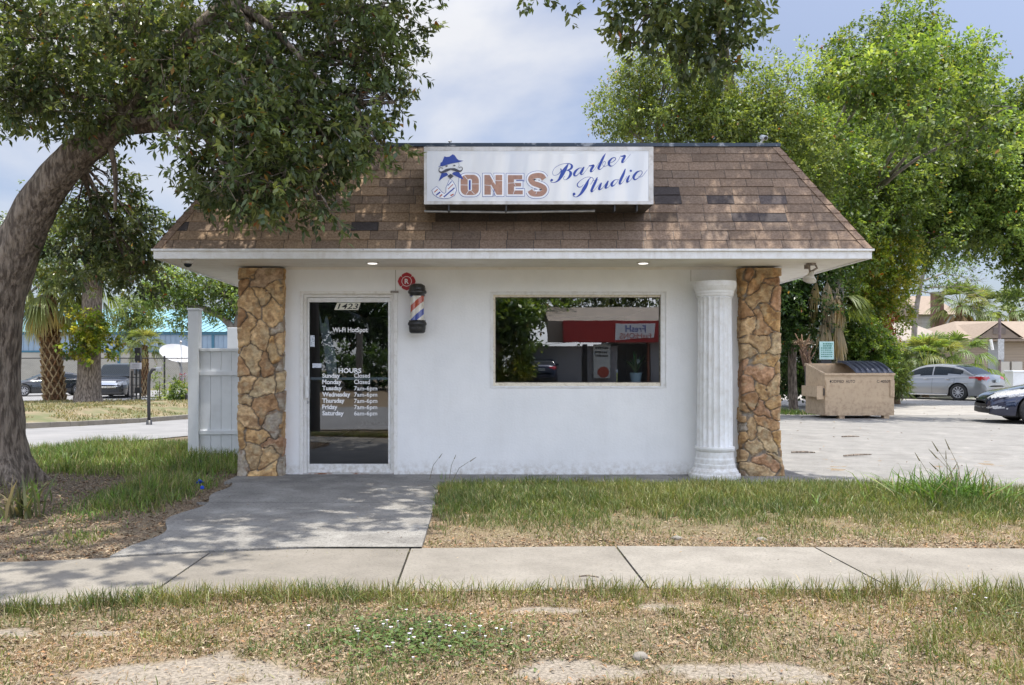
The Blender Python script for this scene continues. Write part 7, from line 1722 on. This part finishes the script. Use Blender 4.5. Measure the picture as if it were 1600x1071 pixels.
Gj = blades(jt, rs.uniform(.006, .022, len(jt)), np.full(len(jt), .004), rs, .0035, .9, OLIVE, .3)
kind(npmesh('joint_grass', Gj[0], Gj[1], M['grass'], C=Gj[2]), 'stuff')
# joints of the pavement and the lawn on the mound, back grass strip
xx = rs.uniform(-16, -6, 34000); yy = rs.uniform(9, 22.4, 34000); k = (xx < kerbx(yy) - .3) & (fbm(xx * .8, yy * .8, 61) > .47); p = np.stack([xx[k], yy[k]], 1)
Ga = blades(p, rs.uniform(.03, .11, len(p)), mound(p[:, 0], p[:, 1]) - .01, rs, .02, .6, OLIVE, .45)
kind(npmesh('mound_grass', Ga[0], Ga[1], M['grass'], C=Ga[2]), 'stuff')
p = np.stack([rs.uniform(4.0, 9.5, 15000), rs.uniform(9.4, 18, 15000)], 1); p = p[(p[:, 0] < 5.5) | (p[:, 1] > 13.0)]
Gb = blades(p, rs.uniform(.06, .2, len(p)), gz(p[:, 0], p[:, 1]) - .02, rs, .018, .6, LUSH * .8, .08)
kind(npmesh('shaded_grass', Gb[0], Gb[1], M['grass'], C=Gb[2]), 'stuff')

# tall weeds on the right by the lot, and single weeds
def weed(label, x, y, n, hgt, seed, spread=.3, name='weed_clump', wid=.012, cols=LUSH, lean=.6, group=None, seedy=0):
    r = np.random.RandomState(seed); z0 = float(gz(x, y))
    t = tag(bpy.data.objects.new(name, None), label, 'weeds', group); COL.objects.link(t); t.location = (x, y, z0); ORG[t.name] = Vector((x, y, z0))
    p = np.stack([x + r.normal(0, spread, n), y + r.normal(0, spread * .6, n)], 1); hh = hgt * r.uniform(.35, 1.1, n)
    V, Fq, C = blades(p, hh, np.full(n, z0 - .03), r, wid, lean, cols, .10, curve=.8); npmesh('blades', V, Fq, M['grass'], t, C=C)
    if seedy:
        b = MB(); rq = random.Random(seed)
        for i in range(seedy):
            a = rq.uniform(-1, 1); h_ = hgt * rq.uniform(.9, 1.5); q = Vector((x + rq.uniform(-.15, .15), y + rq.uniform(-.1, .1), z0)); b.tube([q, q + Vector((a * .1, 0, h_ * .6)), q + Vector((a * .3, .02, h_))], [.0035, .003, .001], 4); b.tube([q + Vector((a * .24, .016, h_ * .86)), q + Vector((a * .32, .02, h_ * 1.03))], [.006, .002], 5)
        b.build('seed_stalks', M['drygrass'], t)
    return t
c = at(1492, 785, 7.9)
weed('big sprawling clump of tall green weeds at the edge of the gravel lot', c[0], -1.95, 520, .42, 1, .24, wid=.013, lean=.9, seedy=7)
weed('low fringe of weeds left of the tall weed clump', c[0] - .75, -2.1, 260, .17, 2, .28, lean=.8)
weed("strappy grey-green leaf clump in the leaf litter near the leaning oak", at(8, 850, 7)[0], -2.75, 60, .45, 3, .08, wid=.02, cols=OLIVE * .9, lean=.5)
weed('thin weed shoots in front of the leaning oak trunk', at(45, 800, 8)[0], -1.9, 26, .3, 4, .07, wid=.014, lean=.4)
weed('single spindly weed rising at the wall beside the walk', px(692), -.45, 7, .22, 5, .02, wid=.006, lean=.3, seedy=3)
weed('tiny green weeds growing in the joint of walk and pavement', at(583, 862, 5.95)[0], -4.03, 70, .03, 6, .05, wid=.006, cols=GREEN)
weed('dry yellow weeds flat on the gravel beside the shop slab', at(1258, 737, 10.6)[0], .6, 160, .04, 7, .13, wid=.006, cols=OLIVE, lean=1.2)

# white-flowering ground cover in the front verge
r = np.random.RandomState(4); n = 1700
px_ = r.normal(-.28, .27, n); py_ = r.normal(-5.98, .2, n)
n2 = 420; px_ = np.concatenate([px_, r.normal(2.95, .25, n2)]); py_ = np.concatenate([py_, r.normal(-5.6, .16, n2)]); n += n2
zz = gz_rough(px_, py_) + r.uniform(.005, .045, n); V = []; a = r.uniform(0, 6.28, n); L_ = r.uniform(.012, .024, n)
P = np.stack([px_, py_, zz], 1); d1 = np.stack([np.cos(a), np.sin(a), r.uniform(-.2, .5, n)], 1) * L_[:, None]; d2 = np.stack([-np.sin(a), np.cos(a), r.uniform(-.3, .3, n)], 1) * L_[:, None] * .42
V = np.stack([P - d1 * .5, P + d2, P + d1, P - d2], 1).reshape(-1, 3); C = np.repeat(np.array([(.09, .15, .035), (.065, .11, .028), (.13, .19, .05)])[r.randint(0, 3, n)], 4, 0)
kind(npmesh('clover', V, np.arange(n * 4).reshape(-1, 4), M['grass'], C=C), 'stuff')
b = MB(); rq = random.Random(12)
for i in range(44):
    if i < 34: x, y = rq.gauss(-.28, .22), rq.gauss(-5.98, .15)
    else: x, y = rq.gauss(2.9, .2), rq.gauss(-5.55, .12)
    z = float(gz_rough(x, y)) + rq.uniform(.03, .06); r_ = rq.uniform(.005, .009)
    for k in range(6):
        a = k * 1.047 + i; b.add([(x, y, z), (x + r_ * math.cos(a - .4), y + r_ * math.sin(a - .4), z + .003), (x + r_ * 1.2 * math.cos(a), y + r_ * 1.2 * math.sin(a), z + .002), (x + r_ * math.cos(a + .4), y + r_ * math.sin(a + .4), z + .003)], [(0, 1, 2, 3)])
    b.add([(x - .001, y, z - .06), (x + .001, y, z - .06), (x + .001, y, z), (x - .001, y, z)], [(0, 1, 2, 3)])
kind(b.build('tiny_flowers', pm('petal_white', (.75, .74, .76), (.6, .55, .68), 40, .6)), 'stuff')

# fallen leaves, curled
def litter(name, n, x0, x1, y0, y1, dens, seed, size=.028, zfun=None):
    q = scatter(n, x0, x1, y0, y1, dens, seed); r = np.random.RandomState(seed + 5); m = len(q); z = (zfun or (lambda p: gz_rough(p[:, 0], p[:, 1])))(q) + r.uniform(.003, .014, m)
    a = r.uniform(0, 6.28, m); L_ = size * r.uniform(.5, 1.5, m); W = L_ * r.uniform(.14, .45, m)
    d1 = np.stack([np.cos(a), np.sin(a), r.uniform(-.3, .3, m)], 1) * L_[:, None]; d2 = np.stack([-np.sin(a), np.cos(a), r.uniform(-.4, .4, m)], 1) * W[:, None]
    P = np.stack([q[:, 0], q[:, 1], z], 1); up = np.array([0, 0, 1]) * (L_ * .18)[:, None]
    V = np.stack([P - d1 * .5, P + d2 * .5 + up, P + d1 * .5, P - d2 * .5 + up], 1).reshape(-1, 3)
    pal = np.array([(.32, .23, .14), (.24, .15, .09), (.38, .29, .18), (.17, .11, .07), (.42, .34, .23), (.33, .18, .08), (.22, .18, .13), (.28, .22, .14)]); C = np.repeat(pal[r.randint(0, len(pal), m)] * r.uniform(.7, 1.15, (m, 1)), 4, 0)
    return kind(npmesh(name, V, np.arange(m * 4).reshape(-1, 4), M['litter'], C=C), 'stuff')
litter('fallen_leaves', 85000, -3.6, 3.7, -6.95, -5.0, lambda x, y: np.clip(.28 + .75 * (fbm(x * 3, y * 3, 71) - .35), 0, 1) * (1 - .93 * sandf(x, y)) * (y < swY1(x) - .0), 1, .026)
litter('fallen_leaves', 90000, -.5, 7.5, -4.1, -.8, lambda x, y: (.22 + .8 * np.exp(-((y - swY0(x) - .12) / .22) ** 2)) * (y > swY0(x) + .0) * np.where(x > 3.95, y < -1.4, 1) * (x > -.40), 2, .027)
litter('fallen_leaves', 130000, -8.5, -2.5, -4.6, 2.4, lambda x, y: (.55 + .35 * np.exp(-((y - swY0(x) - .2) / .3) ** 2)) * (y > swY0(x) + .01) * (x < walkx(np.clip(y, -4, -.6)) + .03 - .1 * (y > -.6)), 3, .03)
litter('scattered_leaves', 1500, -3.6, 4.2, -5.4, -.7, lambda x, y: (.13 + .5 * np.exp(-((x + .42) / .1) ** 2) * (y > -4)) * (((y < swY0(x)) & (y > swY1(x))) | ((x < -.4) & (x > walkx(np.clip(y, -4, -.6))) & (y > -4.0))), 4, .02, zfun=lambda p: np.full(len(p), .027))
litter('lot_leaves', 2600, 4.0, 16, -1.2, 22, lambda x, y: .2 + .6 * (y > 17), 5, .05, zfun=lambda p: np.full(len(p), .02))
# twigs lying about
stick = [('curved dry stick lying on the pavement', at(920, 911, 5.08), (.12, .01)), ('dark stick lying on the gravel lot in front of the dumpster', at(1329, 684, 15.5), (.35, -.02)), ('long thin twig on the gravel lot near the stone pillar', at(1255, 709, 12.6), (.35, .02)), ('thin grey twig lying far out on the gravel lot', at(1340, 712, 12.2), (.5, -.1))]
for (lb, c, (l, s_)) in stick:
    z = .034 if c[2] < .1 and c[1] < -3 else .03
    b = MB(); b.tube([(c[0] - l / 2, c[1] + s_, z), (c[0], c[1] + .012, z + .006), (c[0] + l / 2, c[1] - s_, z)], [.004, .006, .003] if l < .2 else [.012, .016, .008], 6); tag(b.build('stick', M['bark'], loc=(c[0], c[1], z)), lb, 'stick')
b = MB(); c = at(316, 772, 8.65); b.lathe([(.018, .05), (.02, .052), (.02, .075), (.008, .085)], (c[0], c[1], 0), 12); tag(b.build('bottle_cap', pm('blue_plastic', (.02, .07, .45), None, rough=.3), loc=(c[0], c[1], .05)), 'blue plastic cap lying in the grass nearest the walk', 'litter')
b = MB(); c = at(311, 758, 9.0); rq = random.Random(3); b.add([(c[0] - .04, c[1], .06), (c[0] + .01, c[1] - .02, .09), (c[0] + .05, c[1] + .02, .07), (c[0] + .01, c[1] + .03, .055), (c[0], c[1], .11)], [(0, 1, 4), (1, 2, 4), (2, 3, 4), (3, 0, 4)]); tag(b.build('crumpled_wrapper', bpy.data.materials['blue_plastic'], loc=(c[0], c[1], .06)), 'crumpled blue wrapper in the grass behind the blue cap', 'litter')
for (lb, x, y, d_) in (('pale stone lying in the front verge left of the middle', 1000, 1022, 3.75), ('small pale stone half sunk in the strip before the shop', 1190, 846, 6.3), ('flat white stone near the gravel in the front grass strip', 1058, 842, 6.35)):
    c = at(x, y, d_); b = MB(); b.smooth = True; rq = random.Random(x); P = [(r_ * rq.uniform(.85, 1.1), z) for r_, z in ((.004, .03), (.02, .026), (.034, .014), (.036, 0), (.03, -.01))]; b.lathe(P[::-1], (c[0], c[1], .0), 9, rfun=lambda a, z: 1 + .2 * math.sin(2 * a + x)); tag(b.build('stone', M['concrete'], loc=(c[0], c[1], 0)), lb, 'stone')
